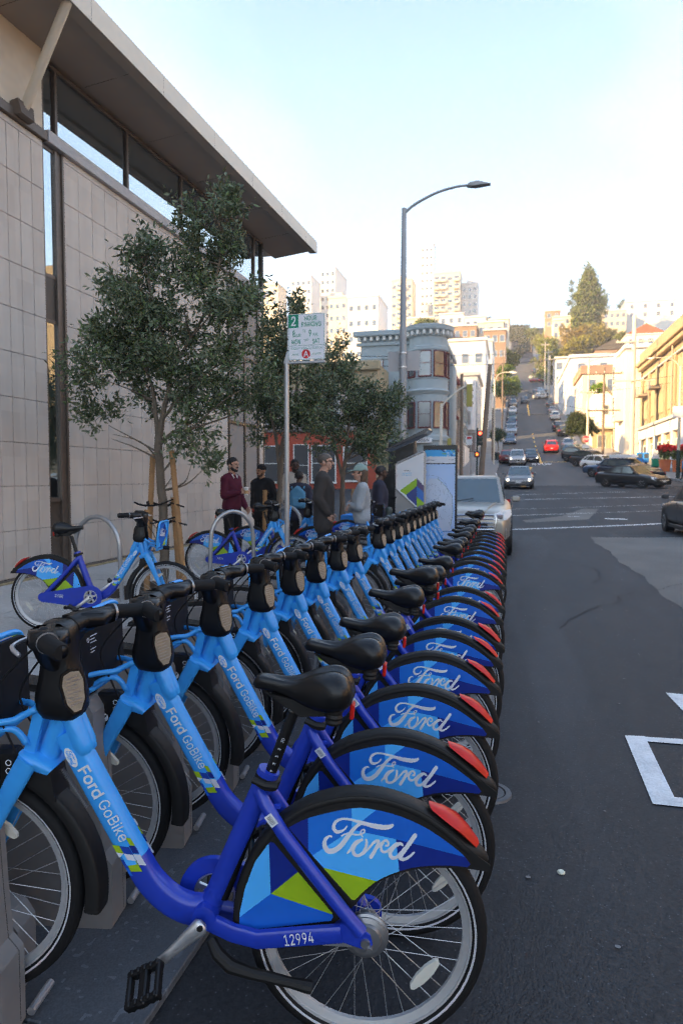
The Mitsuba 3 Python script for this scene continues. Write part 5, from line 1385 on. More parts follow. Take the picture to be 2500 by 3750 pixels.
# sedan entering at the right edge
car('hatch', 'paint_charcoal', 5.22, 19.95, 91, 'dark charcoal car cut off by the right edge, heading away into the crossing', s=.99)
car('sedan', 'paint_grey', .5, 46.4, -92, 'grey sedan with headlights on, nearest of the oncoming cars at the crossing', lit=True)
car('suv', 'paint_silver', .55, 76.6, -90, 'silver suv with headlights on coming down the street beside a navy car', lit=True, s=.95)
car('sedan', 'paint_navy', 2.11, 81.4, -90, 'navy sedan with headlights on coming down beside the silver suv', lit=True, s=.97)
car('hatch', 'paint_maroon', -.57, 79.8, 90, 'dark red hatchback parked at the left kerb, half hidden by the silver suv')
k, M = car('suv', 'paint_red', 5.0, 94.0, 90, 'red suv driving away up the street with bright tail lights', s=.96)
for sfx in ('', '_001'):
    scene[k + '__tail_light' + sfx]['emitter'] = LITR
car('suv', 'paint_silver', 7.6, 97.3, 82, 'silver suv parked uphill of the diagonal row, at the right kerb', s=.95)
car('hatch', 'paint_teal', 7.5, 88.3, 60, 'teal hatchback at the top of the diagonal row, mostly hidden')
# the diagonal row on the right
DG = 'cars parked diagonally on the right side'
car('suv', 'paint_black', 7.55, 80.2, -50, 'black suv, uppermost large car of the diagonal row', group=DG, s=.95)
car('suv', 'paint_charcoal', 8.0, 73.4, -48, 'charcoal suv second from the top of the diagonal row', group=DG, s=.95)
car('hatch', 'paint_white', 8.35, 68.0, -47, 'white hatchback in the middle of the diagonal row', group=DG)
car('truck', 'paint_blue', 8.3, 60.2, 140, 'dark blue pickup truck with its front out, in the diagonal row', group=DG, name='pickup_truck', cat='pickup truck', s=.95)
k, M = car('suv', 'paint_navy', 9.0, 57.0, -42, 'navy suv with a long white roof box in the diagonal row', group=DG, s=.98)
put(numbered('roof_box'), xf(hull([(x, y, z) for x, y, z in ((-1.5, .42, 1.80), (.55, .40, 1.80), (.75, .2, 1.86), (-1.6, .36, 2.02), (.2, .36, 2.08), (-1.6, .42, 1.9)) for y in (y, -y)]), M), 'roof_box_paint', 30)
labels['roof_box'] = {'label': 'long white roof box on top of the navy suv', 'category': 'roof box'}
car('sedan', 'paint_navy', 8.35, 52.4, 132, 'navy sedan nosing out beside the black sedan in the diagonal row', group=DG)
car('sedan', 'paint_black', 7.75, 47.9, -46, 'black sedan parked nearest the crossing in the diagonal row', group=DG)
# parked uphill
LG, RG = 'cars parked along the left kerb uphill', 'cars parked along the right kerb uphill'
LL = [('sedan', 'paint_blue', .0, 106.6, 'lowest blue sedan of the left kerb row'), ('suv', 'paint_pale_blue', .15, 119.4, 'second car of the left kerb row, a pale blue suv'), ('suv', 'paint_blue', .2, 129.2, 'third car of the left kerb row, a blue suv'), ('sedan', 'paint_teal', .25, 142.6, 'fourth car of the left kerb row, a teal sedan'),
      ('hatch', 'paint_white', .35, 156.2, 'white hatchback, fifth in the left kerb row'), ('suv', 'paint_grey', .45, 172, 'grey suv, sixth in the left kerb row'), ('sedan', 'paint_charcoal', .5, 181, 'dark sedan at the top of the left kerb row')]
for kd, pt, x, y, lb in LL:
    car(kd, pt, x - .35, y, -90, lb, group=LG)
RR = [('suv', 'paint_charcoal', 8.1, 116.6, 'dark suv lowest of the right kerb row, under the round tree'), ('suv', 'paint_black', 7.8, 123.6, 'black suv second of the right kerb row'), ('suv', 'paint_white', 8.2, 141.2, 'white suv third of the right kerb row'), ('hatch', 'paint_silver', 8.5, 155.2, 'silver hatchback fourth of the right kerb row'), ('sedan', 'paint_grey', 8.7, 170, 'grey sedan fifth of the right kerb row')]
for kd, pt, x, y, lb in RR:
    car(kd, pt, x, y, 90, lb, group=RG)
car('suv', 'paint_charcoal', 3.0, 179.5, -90, 'small dark suv coming down the middle of the hill')
for kd, pt, x, y, h, lb in (('sedan', 'paint_white', 7.4, 190, 40, 'white sedan slanting out at the upper right kerb, lowest of three'), ('sedan', 'paint_silver', 7.7, 197, 40, 'silver sedan slanting out at the upper right kerb, middle of three'), ('sedan', 'paint_pale_blue', 7.8, 206, 40, 'pale blue sedan slanting out at the upper right kerb, highest of three'),
                            ('sedan', 'paint_red', 7.7, 238, 5, 'bright red sedan crossing at the sunlit top intersection'), ('sedan', 'paint_white', 8.0, 252, 20, 'white sedan just above the red car at the top intersection'), ('suv', 'paint_charcoal', 8.2, 268, 90, 'dark suv parked above the top intersection'), ('sedan', 'paint_blue', 8.3, 282, 90, 'blue sedan, highest parked car on the hill')):
    car(kd, pt, x, y, h, lb)
# ================================================================ people
def ball(p, r):
    return m3.Manifold.sphere(1.0, 14).scale([r, r, r] if np.ndim(r) == 0 else list(r)).translate(list(map(float, p)))


def bone(a, b, ra, rb):
    return m3.Manifold.batch_hull([ball(a, ra), ball(b, rb)])


def solid(parts, fine=.03, it=8):
    m = m3.Manifold.batch_boolean(parts, m3.OpType.Add).refine_to_length(fine).to_mesh()
    t = trimesh.Trimesh(np.array(m.vert_properties[:, :3]), np.array(m.tri_verts), process=True)
    if it:
        trimesh.smoothing.filter_taubin(t, lamb=.5, nu=.52, iterations=it)
    return tm(t)


def hand(w, d, up, s=1.0, side=1, curl=.5):
    """palm and five fingers from wrist w along d; up = back of the hand"""
    d = d / np.linalg.norm(d); up = up - d * (up @ d); up /= np.linalg.norm(up)
    r = np.cross(d, up) * side
    out = [m3.Manifold.batch_hull([ball(w + d * .015 + r * .02, .017), ball(w + d * .015 - r * .02, .017), ball(w + d * .085 + r * .032, .013), ball(w + d * .085 - r * .030, .013)])]
    for q, L in zip((-.030, -.010, .011, .031), (.058, .072, .078, .066)):
        p = w + d * .085 + r * q
        dd = d
        for sg, f in ((.45, .5), (.3, .8), (.25, .9)):
            dd = dd * math.cos(curl * f) - up * math.sin(curl * f)
            e = p + dd * L * sg * 1.05
            out.append(bone(p, e, .0098, .0088)); p = e
    t0 = w + d * .03 + r * .03
    t1 = t0 + (d * .6 + r * .7 - up * .35) * .045
    out += [bone(t0, t1, .013, .011), bone(t1, t1 + (d * .9 + r * .2 - up * .3) * .035, .011, .009)]
    return out


mat('skin_light', mottled((.50, .29, .21), .08, 20, 90), .5, spec=.4)
mat('skin_brown', mottled((.34, .18, .11), .08, 20, 90), .5, spec=.4)
mat('skin_dark', mottled((.075, .042, .03), .1, 20, 90), .45, spec=.45)
mat('hair_dark', (.014, .011, .010), .6)
mat('hair_brown', (.075, .042, .024), .6)
mat('hair_grey', (.10, .08, .065), .6)
for kk, cc in (('wool_maroon', (.085, .012, .028)), ('cloth_black', (.012, .012, .014)), ('cloth_charcoal', (.045, .040, .038)), ('cloth_pale', (.42, .38, .33)), ('cloth_navy', (.035, .035, .055)), ('cloth_grey', (.30, .32, .34)), ('denim', (.055, .085, .16)), ('trouser_navy', (.018, .020, .035)), ('trouser_black', (.012, .012, .013)), ('cap_sage', (.24, .33, .30)), ('pack_blue', (.09, .24, .38)), ('shoe_dark', (.02, .018, .016)), ('shirt_blue', (.05, .20, .42)), ('cup_white', (.7, .68, .64)), ('cup_brown', (.45, .28, .14)), ('eye_dark', (.01, .008, .008)), ('lip', (.30, .09, .08))):
    mat(kk, mottled(cc, .22, 14, 70), .85, spec=.25, sheen=.3)


def person(label, x, y, head, H, skin, hair, top, legs, arms, hairstyle='short', z0=.135, lean=0.0, look=0.0, coat=1.04, female=False, long_coat=0.0, beard=False, glasses=False, stride=.10):
    """local frame: faces +x, left is +y. arms: {'L': (elbow, wrist, palm direction, back), 'R': ...} in metres for a 1.75 m person"""
    k = thing('person', label, 'person')
    s = H / 1.75
    M = TM(x, y, z0, rz=math.radians(head), s=s)
    hp = np.array([0, 0, .93]); ch = np.array([.01 + lean, 0, 1.27]); nk = np.array([.0 + lean * 1.2, 0, 1.47]); hd = np.array([.03 + lean * 1.3, 0, 1.63])
    sw = .165 if female else .185
    hw = .092
    body, topm, legm, shoes = [], [], [], []
    tors = [m3.Manifold.batch_hull([ball(hp + [0, hw, .03], .095), ball(hp + [0, -hw, .03], .095), ball(hp + [.01, 0, .16], (.10, .145, .1))]),
            m3.Manifold.batch_hull([ball(hp + [.01, 0, .16], (.10, .145, .1)), ball(ch + [0, .07, 0], (.108, .095, .12)), ball(ch + [0, -.07, 0], (.108, .095, .12))]),
            m3.Manifold.batch_hull([ball(ch + [0, .07, 0], (.108, .095, .12)), ball(ch + [0, -.07, 0], (.108, .095, .12)), ball(nk + [-.01, sw - .05, -.06], .06), ball(nk + [-.01, -sw + .05, -.06], .06)]),
            bone(nk + [-.015, 0, -.06], nk + [-.005, 0, .04], .068, .056)]
    body += tors
    infl = lambda r, e: r + e
    t_e = .020 * coat
    topm += [m3.Manifold.batch_hull([ball(hp + [0, hw, .03 - long_coat], .098 + t_e), ball(hp + [0, -hw, .03 - long_coat], .098 + t_e), ball(hp + [.01, 0, .16], (.11 + t_e, .150 + t_e, .1))]),
             m3.Manifold.batch_hull([ball(hp + [.01, 0, .16], (.108 + t_e, .150 + t_e, .1)), ball(ch + [0, .07, 0], (.112 + t_e, .098 + t_e, .12)), ball(ch + [0, -.07, 0], (.112 + t_e, .098 + t_e, .12))]),
             m3.Manifold.batch_hull([ball(ch + [0, .07, 0], (.112 + t_e, .098 + t_e, .12)), ball(ch + [0, -.07, 0], (.112 + t_e, .098 + t_e, .12)), ball(nk + [-.01, sw - .05, -.06], .062 + t_e), ball(nk + [-.01, -sw + .05, -.06], .062 + t_e), ball(nk + [-.012, 0, -.005], .062)])]
    for sd, sg in (('L', 1), ('R', -1)):
        sh = nk + [-.01, sg * sw, -.075]
        el, wr, pd, ub = [np.array(q, float) * ([1, 1, 1]) for q in arms[sd]]
        body += [bone(nk + [-.01, sg * .09, -.07], sh, .062, .058), bone(sh, el, .052, .042), bone(el, wr, .042, .028)] + hand(wr, pd, ub, 1.0, sg, arms.get('curl', .5))
        topm += [bone(nk + [-.01, sg * .08, -.07], sh, .072, .066 + t_e * .6), bone(sh, el, .058 + t_e * .6, .048 + t_e * .7), bone(el, el + (wr - el) * .96, .046 + t_e * .7, .034 + t_e * .6)]
        kn = np.array([.03 + stride * .3 * sg, sg * .10, .50]); an = np.array([-.02 + stride * .6 * sg, sg * .11, .085])
        body += [bone(hp + [0, sg * hw, 0], kn, .09, .058), bone(kn, an, .058, .042), bone(an + [0, 0, -.03], an + [.15, sg * .02, -.055], .042, .028)]
        legm += [bone(hp + [0, sg * hw, .02], kn, .105, .073), bone(kn, an + [0, 0, -.005], .073, .062)]
        shoes.append(solid([bone(an + [-.03, 0, -.045], an + [.16, sg * .02, -.055], .044, .036)], .04, 2))
    legm.append(m3.Manifold.batch_hull([ball(hp + [0, hw, .05], .103), ball(hp + [0, -hw, .05], .103), ball(hp + [0, 0, .10], (.115, .15, .06))]))
    # head
    cl, sl_ = math.cos(look), math.sin(look)
    Rk = lambda p: hd + np.array([p[0] * cl - p[1] * sl_, p[0] * sl_ + p[1] * cl, p[2]])
    headp = [ball(Rk((-.005, 0, .035)), (.098, .078, .092)), m3.Manifold.batch_hull([ball(Rk((.035, 0, -.02)), (.058, .060, .065)), ball(Rk((.050, 0, -.078)), (.030, .032, .026))]), bone(Rk((.085, 0, .022)), Rk((.108, 0, -.018)), .012, .016), bone(Rk((.075, .035, .034)), Rk((.075, -.035, .034)), .017, .017),
             ball(Rk((-.01, .080, -.005)), (.022, .012, .032)), ball(Rk((-.01, -.080, -.005)), (.022, .012, .032)), bone(Rk((.0, 0, -.06)), nk + [-.005, 0, .0], .050, .056)]
    put(k + '__body', xf(solid(body + headp, .028, 6), M), skin, True)
    put(k + '__top', xf(solid(topm, .035, 9), M), top, True)
    put(k + '__trousers', xf(solid(legm, .04, 7), M), legs, True)
    for sm in shoes:
        put(numbered(k + '__shoe'), xf(sm, M), 'shoe_dark', True)
    for sg in (1, -1):
        put(numbered(k + '__eye'), xf(mv(tm(trimesh.creation.icosphere(1, .009)), *Rk((.086, sg * .030, .016))), M), 'eye_dark', True)
    put(k + '__mouth', xf(mv(rbx(-.006, .006, -.022, .022, -.006, .006, .004), *Rk((.083, 0, -.052)), rz=look), M), 'lip', True)
    hr = []
    if hairstyle in ('short', 'long'):
        cut = m3.Manifold.cube([.4, .4, .4], True)
        shell = ball(Rk((-.012, 0, .042)), (.104, .086, .098))
        face = m3.Manifold.cube([.2, .3, .2], True).rotate([0, -22, math.degrees(look)]).translate(list(map(float, Rk((.155, 0, -.015)))))
        low = m3.Manifold.cube([.4, .4, .2], True).translate(list(map(float, Rk((.04, 0, -.105)))))
        hr.append((shell - face - low))
        if hairstyle == 'long':
            hr += [m3.Manifold.batch_hull([ball(Rk((-.05, sg * .06, .03)), .045), ball(Rk((-.035, sg * .075, -.10)), .035), ball(Rk((-.02, sg * .075, -.175)), .026)]) for sg in (1, -1)] + [m3.Manifold.batch_hull([ball(Rk((-.075, 0, .02)), .05), ball(Rk((-.085, .04, -.15)), .035), ball(Rk((-.085, -.04, -.15)), .035)])]
        put(k + '__hair', xf(solid(hr, .02, 5), M), hair, True)
    if beard:
        bd = [m3.Manifold.batch_hull([ball(Rk((.062, 0, -.088)), (.030, .036, .028)), ball(Rk((.02, .055, -.055)), (.028, .016, .03)), ball(Rk((.02, -.055, -.055)), (.028, .016, .03))]), bone(Rk((.088, .02, -.036)), Rk((.088, -.02, -.036)), .009, .009)]
        put(k + '__beard', xf(solid(bd, .02, 3), M), hair, True)
    if glasses:
        gl = [tube(np.array([Rk((.094, sg * .052, .028)), Rk((.104, sg * .014, .028)), Rk((.104, sg * .014, .004)), Rk((.096, sg * .05, .002)), Rk((.094, sg * .052, .028))]), .003, 5) for sg in (1, -1)] + [tube(np.array([Rk((.095, sg * .054, .022)), Rk((0, sg * .084, .018))]), .003, 5) for sg in (1, -1)]
        put(k + '__glasses', xf(join(gl), M), 'trim_black', 30)
    return k, M, Rk


down = lambda b=0: {'L': ((-.03, .235, 1.12), (.05, .225, .88), (.1, -.02, -1), (0, 1, 0)), 'R': ((-.03, -.235, 1.12), (.05, -.225, .88), (.1, .02, -1), (0, -1, 0))}
pock = {'L': ((-.07, .245, 1.12), (.06, .185, .93), (.3, -.3, -1), (0, 1, 0)), 'R': ((-.07, -.245, 1.12), (.06, -.185, .93), (.3, .3, -1), (0, -1, 0))}
# man with a cup
a = {'L': ((.02, .24, 1.12), (.17, .17, .92), (.7, -.2, -.5), (0, 1, 0)), 'R': ((.0, -.235, 1.13), (.235, -.12, 1.20), (1, .25, .05), (-.1, -1, .15)), 'curl': .95}
k, M, Rk = person('bearded man in a maroon sweater holding a white paper cup by the wall', -4.50, 10.3, -8, 1.76, 'skin_light', 'hair_dark', 'wool_maroon', 'trouser_black', a, beard=True, look=-.1)
cp = numbered('paper_cup'); labels[cp] = {'label': 'white paper cup with brown sleeve held by the man in maroon', 'category': 'cup'}
C = lambda m: xf(m, M)
put(cp + '__cup', C(lathe([(0, 1.145), (.029, 1.145), (.039, 1.255), (.041, 1.255), (.041, 1.262), (0, 1.262)], 18, 'z', (.335, -.10, .0))), 'cup_white', 40)
put(cp + '__sleeve', C(lathe([(.0312, 1.165), (.0322, 1.165), (.0372, 1.22), (.0360, 1.22)], 18, 'z', (.335, -.10, .0))), 'cup_brown', 40)
put(cp + '__lid', C(lathe([(.043, 1.258), (.043, 1.266), (.036, 1.272), (0, 1.272)], 18, 'z', (.335, -.10, 0))), 'cup_white', 40)
put(k + '__collar', C(tube(crs([(.075, .05, 1.41), (.05, .06, 1.47), (-.04, .055, 1.50), (-.06, 0, 1.505), (-.04, -.055, 1.50), (.05, -.06, 1.47), (.075, -.05, 1.41)], 3), .014, 6)), 'cup_white', True)
# man in a beanie
k, M, Rk = person('man in a black beanie and black coat standing left of the second olive tree', -4.42, 11.5, -105, 1.66, 'skin_brown', 'hair_brown', 'cloth_black', 'trouser_black', pock, 'none', look=-.25, coat=1.9, long_coat=.16, beard=True)
put(k + '__beanie', xf(solid([ball(Rk((-.012, 0, .055)), (.106, .090, .098)) - m3.Manifold.cube([.5, .5, .3], True).translate(list(map(float, Rk((0, 0, -.125)))))], .025, 3), M), 'cloth_black', True)
# man in a pale jacket
k, M, Rk = person('bearded man in a pale jacket at the back of the group by the sign post', -4.30, 13.0, -50, 1.80, 'skin_dark', 'hair_dark', 'cloth_pale', 'trouser_navy', down(), beard=True, coat=1.6, look=-.2)
put(k + '__bag_strap', xf(tube(crs([(.10, .14, 1.42), (.145, .06, 1.30), (.15, -.02, 1.15)], 4), .018, 6), M), 'cloth_black', True)
# person with a backpack
k, M, Rk = person('person in a dark hooded jacket seen from behind, wearing a pale blue pack', -3.72, 11.5, 100, 1.55, 'skin_dark', 'hair_dark', 'cloth_navy', 'trouser_black', down(), 'short', coat=1.7, long_coat=.1)
put(k + '__hood', xf(solid([m3.Manifold.batch_hull([ball((-.07, .07, 1.47), .05), ball((-.07, -.07, 1.47), .05), ball((-.11, 0, 1.42), .05)])], .03, 4), M), 'cloth_navy', True)
bpk = numbered('backpack'); labels[bpk] = {'label': 'light blue backpack on the back of the dark jacketed person', 'category': 'backpack'}
put(bpk + '__sack', xf(solid([m3.Manifold.batch_hull([ball((-.19, sg * .10, z), .065) for sg in (1, -1) for z in (1.06, 1.30)] + [ball((-.18, 0, 1.40), .06)])], .035, 5), M), 'pack_blue', True)
put(bpk + '__pocket', xf(solid([m3.Manifold.batch_hull([ball((-.265, sg * .07, z), .03) for sg in (1, -1) for z in (1.06, 1.2)])], .03, 3), M), 'pack_blue', True)
for sg in (1, -1):
    put(numbered(bpk + '__strap'), xf(tube(crs([(-.13, sg * .12, 1.40), (-.02, sg * .13, 1.475), (.10, sg * .12, 1.38), (.13, sg * .13, 1.2), (.0, sg * .19, 1.02), (-.14, sg * .13, 1.0)], 4), .016, 6, .02), M), 'pack_blue', True)
# man in a dark jacket and glasses
a = {'L': ((-.06, .25, 1.14), (.09, .20, .93), (.25, -.3, -1), (0, 1, 0)), 'R': ((-.07, -.25, 1.14), (.07, -.20, .93), (.25, .3, -1), (0, -1, 0)), 'curl': .6}
k, M, Rk = person('grey haired man with glasses in a long dark grey jacket', -2.55, 9.0, 14, 1.765, 'skin_light', 'hair_grey', 'cloth_charcoal', 'trouser_navy', a, glasses=True, coat=1.9, long_coat=.20, look=-.15)
# woman with folded arms
a = {'L': ((.05, .225, 1.13), (.20, -.02, 1.15), (.2, -1, .05), (1, .1, .2)), 'R': ((.05, -.225, 1.12), (.215, .05, 1.10), (.2, 1, .10), (1, -.1, .2)), 'curl': .35}
k, M, Rk = person('woman in a pale green cap and grey sweatshirt with folded arms', -2.0, 9.0, 195, 1.60, 'skin_light', 'hair_brown', 'cloth_grey', 'denim', a, 'long', female=True, coat=1.5, look=.1)
cap = numbered('baseball_cap'); labels[cap] = {'label': 'pale sage green baseball cap worn by the woman with folded arms', 'category': 'cap'}
put(cap + '__crown', xf(solid([ball(Rk((-.012, 0, .052)), (.112, .096, .100)) - m3.Manifold.cube([.5, .5, .3], True).translate(list(map(float, Rk((0, 0, -.110)))))], .022, 2), M), 'cap_sage', True)
put(cap + '__peak', xf(solid([m3.Manifold.batch_hull([ball(Rk((.07, sg * .06, .052)), (.03, .03, .007)) for sg in (1, -1)] + [ball(Rk((.165, sg * .04, .038)), (.025, .03, .006)) for sg in (1, -1)])], .03, 1), M), 'cap_sage', True)
put(cap + '__button', xf(mv(tm(trimesh.creation.icosphere(1, .012)), *Rk((-.012, 0, .152))), M), 'cap_sage', True)
# half hidden figure beside the pay station
person('person in dark clothes between the woman in the cap and the pay station', -2.12, 10.9, 20, 1.62, 'skin_dark', 'hair_dark', 'cloth_navy', 'trouser_black', down(), coat=1.6)
# cyclist on foot across the street
person('person in a bright blue jacket at the right edge across the street', 12.75, 55.9, 200, 1.7, 'skin_brown', 'hair_dark', 'shirt_blue', 'trouser_navy', down(), z0=float(road_z(55.9)) + .13, stride=.5, coat=1.6)

# ================================================================ stall table with a blue cloth
tb = thing('stall_table', 'folding table under a bright blue cloth beyond the woman in the cap', 'table')
mat('cloth_blue', mottled((.03, .22, .62), .15, 5, 30), .8)
tx0, tx1, ty0, ty1 = -3.05, -1.75, 12.0, 12.7
add(tb, 'table_top', rbx(tx0, tx1, ty0, ty1, .84, .87, .008), 'sign_white', False)
for x in (tx0 + .06, tx1 - .06):
    for y in (ty0 + .06, ty1 - .06):
        add(tb, 'leg', tube(np.array([(x, y, .13), (x, y, .84)]), .016, 8), 'galvanised', True)
th = np.linspace(0, 2 * np.pi, 161)[:-1]
per = np.array([LineString([(tx0 - .01, ty0 - .01), (tx1 + .01, ty0 - .01), (tx1 + .01, ty1 + .01), (tx0 - .01, ty1 + .01), (tx0 - .01, ty0 - .01)]).interpolate(t / (2 * np.pi), normalized=True).coords[0] for t in th])
cen = np.array([(tx0 + tx1) / 2, (ty0 + ty1) / 2])
lay = []
for z, am in ((.876, 0), (.86, .006), (.6, .02), (.3, .035), (.18, .045)):
    d = (per - cen) / np.linalg.norm(per - cen, axis=1, keepdims=True)
    lay.append(np.column_stack([per + d * (am * (1 + np.sin(th * 19) * .8))[:, None], np.full(160, z)]))
v = np.vstack(lay + [[[cen[0], cen[1], .878]]])
f = []
for i in range(4):
    for j in range(160):
        b0, b1 = i * 160 + j, i * 160 + (j + 1) % 160
        f += [(b0, b0 + 160, b1 + 160), (b0, b1 + 160, b1)]
f += [(800, j, (j + 1) % 160) for j in range(160)]
cl = numbered('table_cloth'); labels[cl] = {'label': 'bright blue cloth draped over the stall table to near the ground', 'category': 'tablecloth'}
put(cl, (v, np.array(f)), 'cloth_blue', True)
bk = thing('leaflet_stand', 'small white leaflet stand on the blue stall table', 'leaflet stand')
add(bk, 'board', mv(rbx(-.09, .09, -.008, .008, 0, .24, .004), -2.75, 12.1, .882, rx=.25), 'sign_white', False)
add(bk, 'foot', rbx(-2.83, -2.67, 12.08, 12.2, .880, .895, .004), 'sign_white', False)
# ================================================================ buildings across the crossing and up the hill
for k, c, a in (('wall_bluegrey', (.34, .40, .43), .06), ('wall_orange', (.40, .085, .05), .1), ('wall_ochre', (.38, .31, .20), .08), ('wall_pink', (.46, .38, .35), .08), ('wall_white', (.70, .68, .64), .05), ('wall_cream', (.66, .58, .46), .06), ('wall_yellow', (.33, .255, .165), .10), ('wall_tan', (.36, .31, .26), .08),
                ('wall_grey', (.42, .43, .44), .06), ('wall_bluewhite', (.56, .60, .65), .05), ('wall_brown', (.27, .19, .14), .12), ('wall_brick', (.33, .21, .16), .12), ('trim_red', (.15, .04, .04), .1), ('trim_white', (.68, .68, .66), .05), ('roof_dark', (.10, .095, .09), .15), ('roof_red', (.36, .12, .07), .12), ('shop_dark', (.03, .032, .034), .2), ('garage_door', (.22, .19, .18), .1), ('wood_pole', (.21, .165, .13), .25), ('pole_white', (.60, .56, .48), .15), ('awning_green', (.02, .08, .06), .1)):
    mat(k, mottled(c, a, .9, 9), .75, spec=.3)
mat('glass_green', (.06, .12, .11), .15, coat=.6)
_wc = {}


def M_face(x0, x1, y0, y1, face):
    if face == 'F':
        o, e, n = (x0, y0), (1, 0), (0, -1)
    elif face == 'R':
        o, e, n = (x1, y0), (0, 1), (1, 0)
    else:
        o, e, n = (x0, y1), (0, -1), (-1, 0)
    M = np.eye(4)
    M[:2, 0], M[:2, 1], M[:3, 2] = e, n, (0, 0, 1)
    M[:2, 3] = o
    return M


def win(key, M, u, z, w, h, fm='trim_white', gm='window_glass', simple=False, name='window', mull=True):
    ck = (round(w, 2), round(h, 2), fm, gm, mull)
    if ck not in _wc:
        t = max(.045, w * .055)
        fr = [bx(-w / 2 - t, -w / 2, -.02, .07, -t, h + t), bx(w / 2, w / 2 + t, -.02, .07, -t, h + t), bx(-w / 2, w / 2, -.02, .068, h, h + t), bx(-w / 2 - t * 1.5, w / 2 + t * 1.5, -.02, .11, -t * 1.6, 0)]
        if mull:
            fr.append(bx(-w / 2, w / 2, -.02, .045, h * .52 - t * .35, h * .52 + t * .35))
        _wc[ck] = (mikit.ply(join(fr), fm, False), mikit.ply(bx(-w / 2, w / 2, -.01, .012, 0, h), gm, False))
    k = numbered(key + '__' + name)
    P = M @ TM(u, 0, z)
    if simple:
        scene[k] = {**_wc[ck][1], 'to_world': M4(P)}
    else:
        scene[k + '__frame'] = {**_wc[ck][0], 'to_world': M4(P)}
        scene[k + '__pane'] = {**_wc[ck][1], 'to_world': M4(P)}


def house(name, label, x0, x1, y0, y1, zt, m, cat='house', group=None, zb=None, cornice='trim_white', win_f=None, win_s=None, side='R', ch=.35, fm='trim_white', simple=False, gm='window_glass', roof='flat'):
    """win_f / win_s: (list of storeys' sill heights above base, columns, width, height) on the front and on the street side"""
    k = thing(name, label, cat, group)
    zb = float(min(road_z(y0), road_z(y1))) - .6 if zb is None else zb
    add(k, 'wall', bx(x0, x1, y0, y1, zb, zt), m, False)
    if roof == 'flat':
        add(k, 'roof', bx(x0 + .1, x1 - .1, y0 + .1, y1 - .1, zt - .01, zt + .06), 'roof_dark', False)
    else:
        xm = (x0 + x1) / 2
        add(k, 'roof', hull([(x, y, z) for y in (y0 - .3, y1 + .3) for x, z in ((x0 - .35, zt), (x1 + .35, zt), (xm, zt + (x1 - x0) * .28))]), roof, False)
    if cornice:
        add(k, 'cornice', join([rbx(x0 - .3, x1 + .3, y0 - .3, y0 + .02, zt - ch, zt + .12, .05), rbx(x1 - .02, x1 + .3, y0 + .02, y1 + .1, zt - ch, zt + .118, .05), rbx(x0 - .3, x0 + .02, y0 + .02, y1 + .1, zt - ch, zt + .119, .05)]), cornice, False)
    for spec, fc in ((win_f, 'F'), (win_s, side)):
        if not spec:
            continue
        M = M_face(x0, x1, y0, y1, fc)
        L = (x1 - x0) if fc == 'F' else (y1 - y0)
        zs, nc, w, h = spec
        for z in zs:
            for q in range(nc):
                win(k, M, L * (q + .5) / nc, z, w, h, fm, gm, simple)
    return k


# ---- corner house with a round turret
g48 = float(road_z(48))
k = thing('corner_house', 'pale blue grey corner house with a round turret and bracketed cornice', 'house')
tcx, tcy, tr_ = -5.95, 48.75, 1.38
add(k, 'wall', bx(-10.9, -5.35, 48.6, 60.5, g48 - .5, 12.0), 'wall_bluegrey', False)
pf = [(0, .4), (tr_, .4), (tr_, 4.15), (tr_ + .14, 4.2), (tr_ + .14, 4.5), (tr_ + .02, 4.6), (tr_ + .02, 4.95), (tr_, 5.0), (tr_, 7.45), (tr_ + .06, 7.5), (tr_ + .20, 7.72), (tr_ + .06, 7.86), (tr_ + .06, 8.5), (tr_ + .12, 8.58), (tr_, 8.66), (tr_, 10.55), (tr_ + .06, 10.6), (tr_ + .06, 10.85), (tr_, 10.9), (tr_, 11.5), (tr_ + .08, 11.55), (tr_ + .08, 11.75), (tr_ + .42, 11.95), (tr_ + .48, 12.25), (tr_ + .2, 12.35), (0, 12.5)]
add(k, 'turret', lathe(pf, 40, 'z', (tcx, tcy, 0)), 'wall_bluegrey', 25)
add(k, 'cornice', join([rbx(-11.4, -7.1, 48.15, 48.62, 11.85, 12.25, .06), rbx(-5.37, -4.85, 50.3, 60.6, 11.6, 12.0, .06), rbx(-11.2, -7.2, 48.45, 48.62, 11.2, 11.45, .03), rbx(-11.0, -7.2, 48.5, 48.62, 10.2, 10.35, .02)]), 'wall_bluegrey', False)
for q in range(9):
    add(k, 'cornice__bracket', rbx(-11.1 + q * .47, -10.9 + q * .47, 48.28, 48.6, 11.55, 11.85, .02), 'trim_white', False)
for q in range(12):
    t = -2.75 + q * .28
    add(k, 'turret__bracket', xf(rbx(0, .34, -.09, .09, 11.60, 11.90, .02), TM(tcx + (tr_ + .02) * math.cos(t), tcy + (tr_ + .02) * math.sin(t), 0, rz=t)), 'trim_white', False)
for q in range(6):
    add(k, 'cornice__bracket', rbx(-5.36, -4.98, 50.6 + q * 1.7, 50.85 + q * 1.7, 11.3, 11.6, .02), 'trim_white', False)
for z in (5.15, 8.75):
    for t in (-2.45, -1.62, -.86, -.1):
        e = np.array([-math.sin(t), math.cos(t)]); n_ = np.array([math.cos(t), math.sin(t)])
        M = np.eye(4); M[:2, 0], M[:2, 1] = e, n_; M[:2, 3] = np.array([tcx, tcy]) + n_ * (tr_ + .0)
        win(k, M, 0, z, .82, 1.75 if z < 6 else 1.7, 'trim_red', 'window_glass', mull=True)
MF = M_face(-10.9, -5.35, 48.6, 60.5, 'R')
for z in (5.2, 8.8):
    for u in (3.2, 5.4, 8.4, 10.2):
        win(k, MF, u, z, .85, 1.75, 'trim_red')
MFf = M_face(-10.9, -5.35, 48.6, 60.5, 'F')
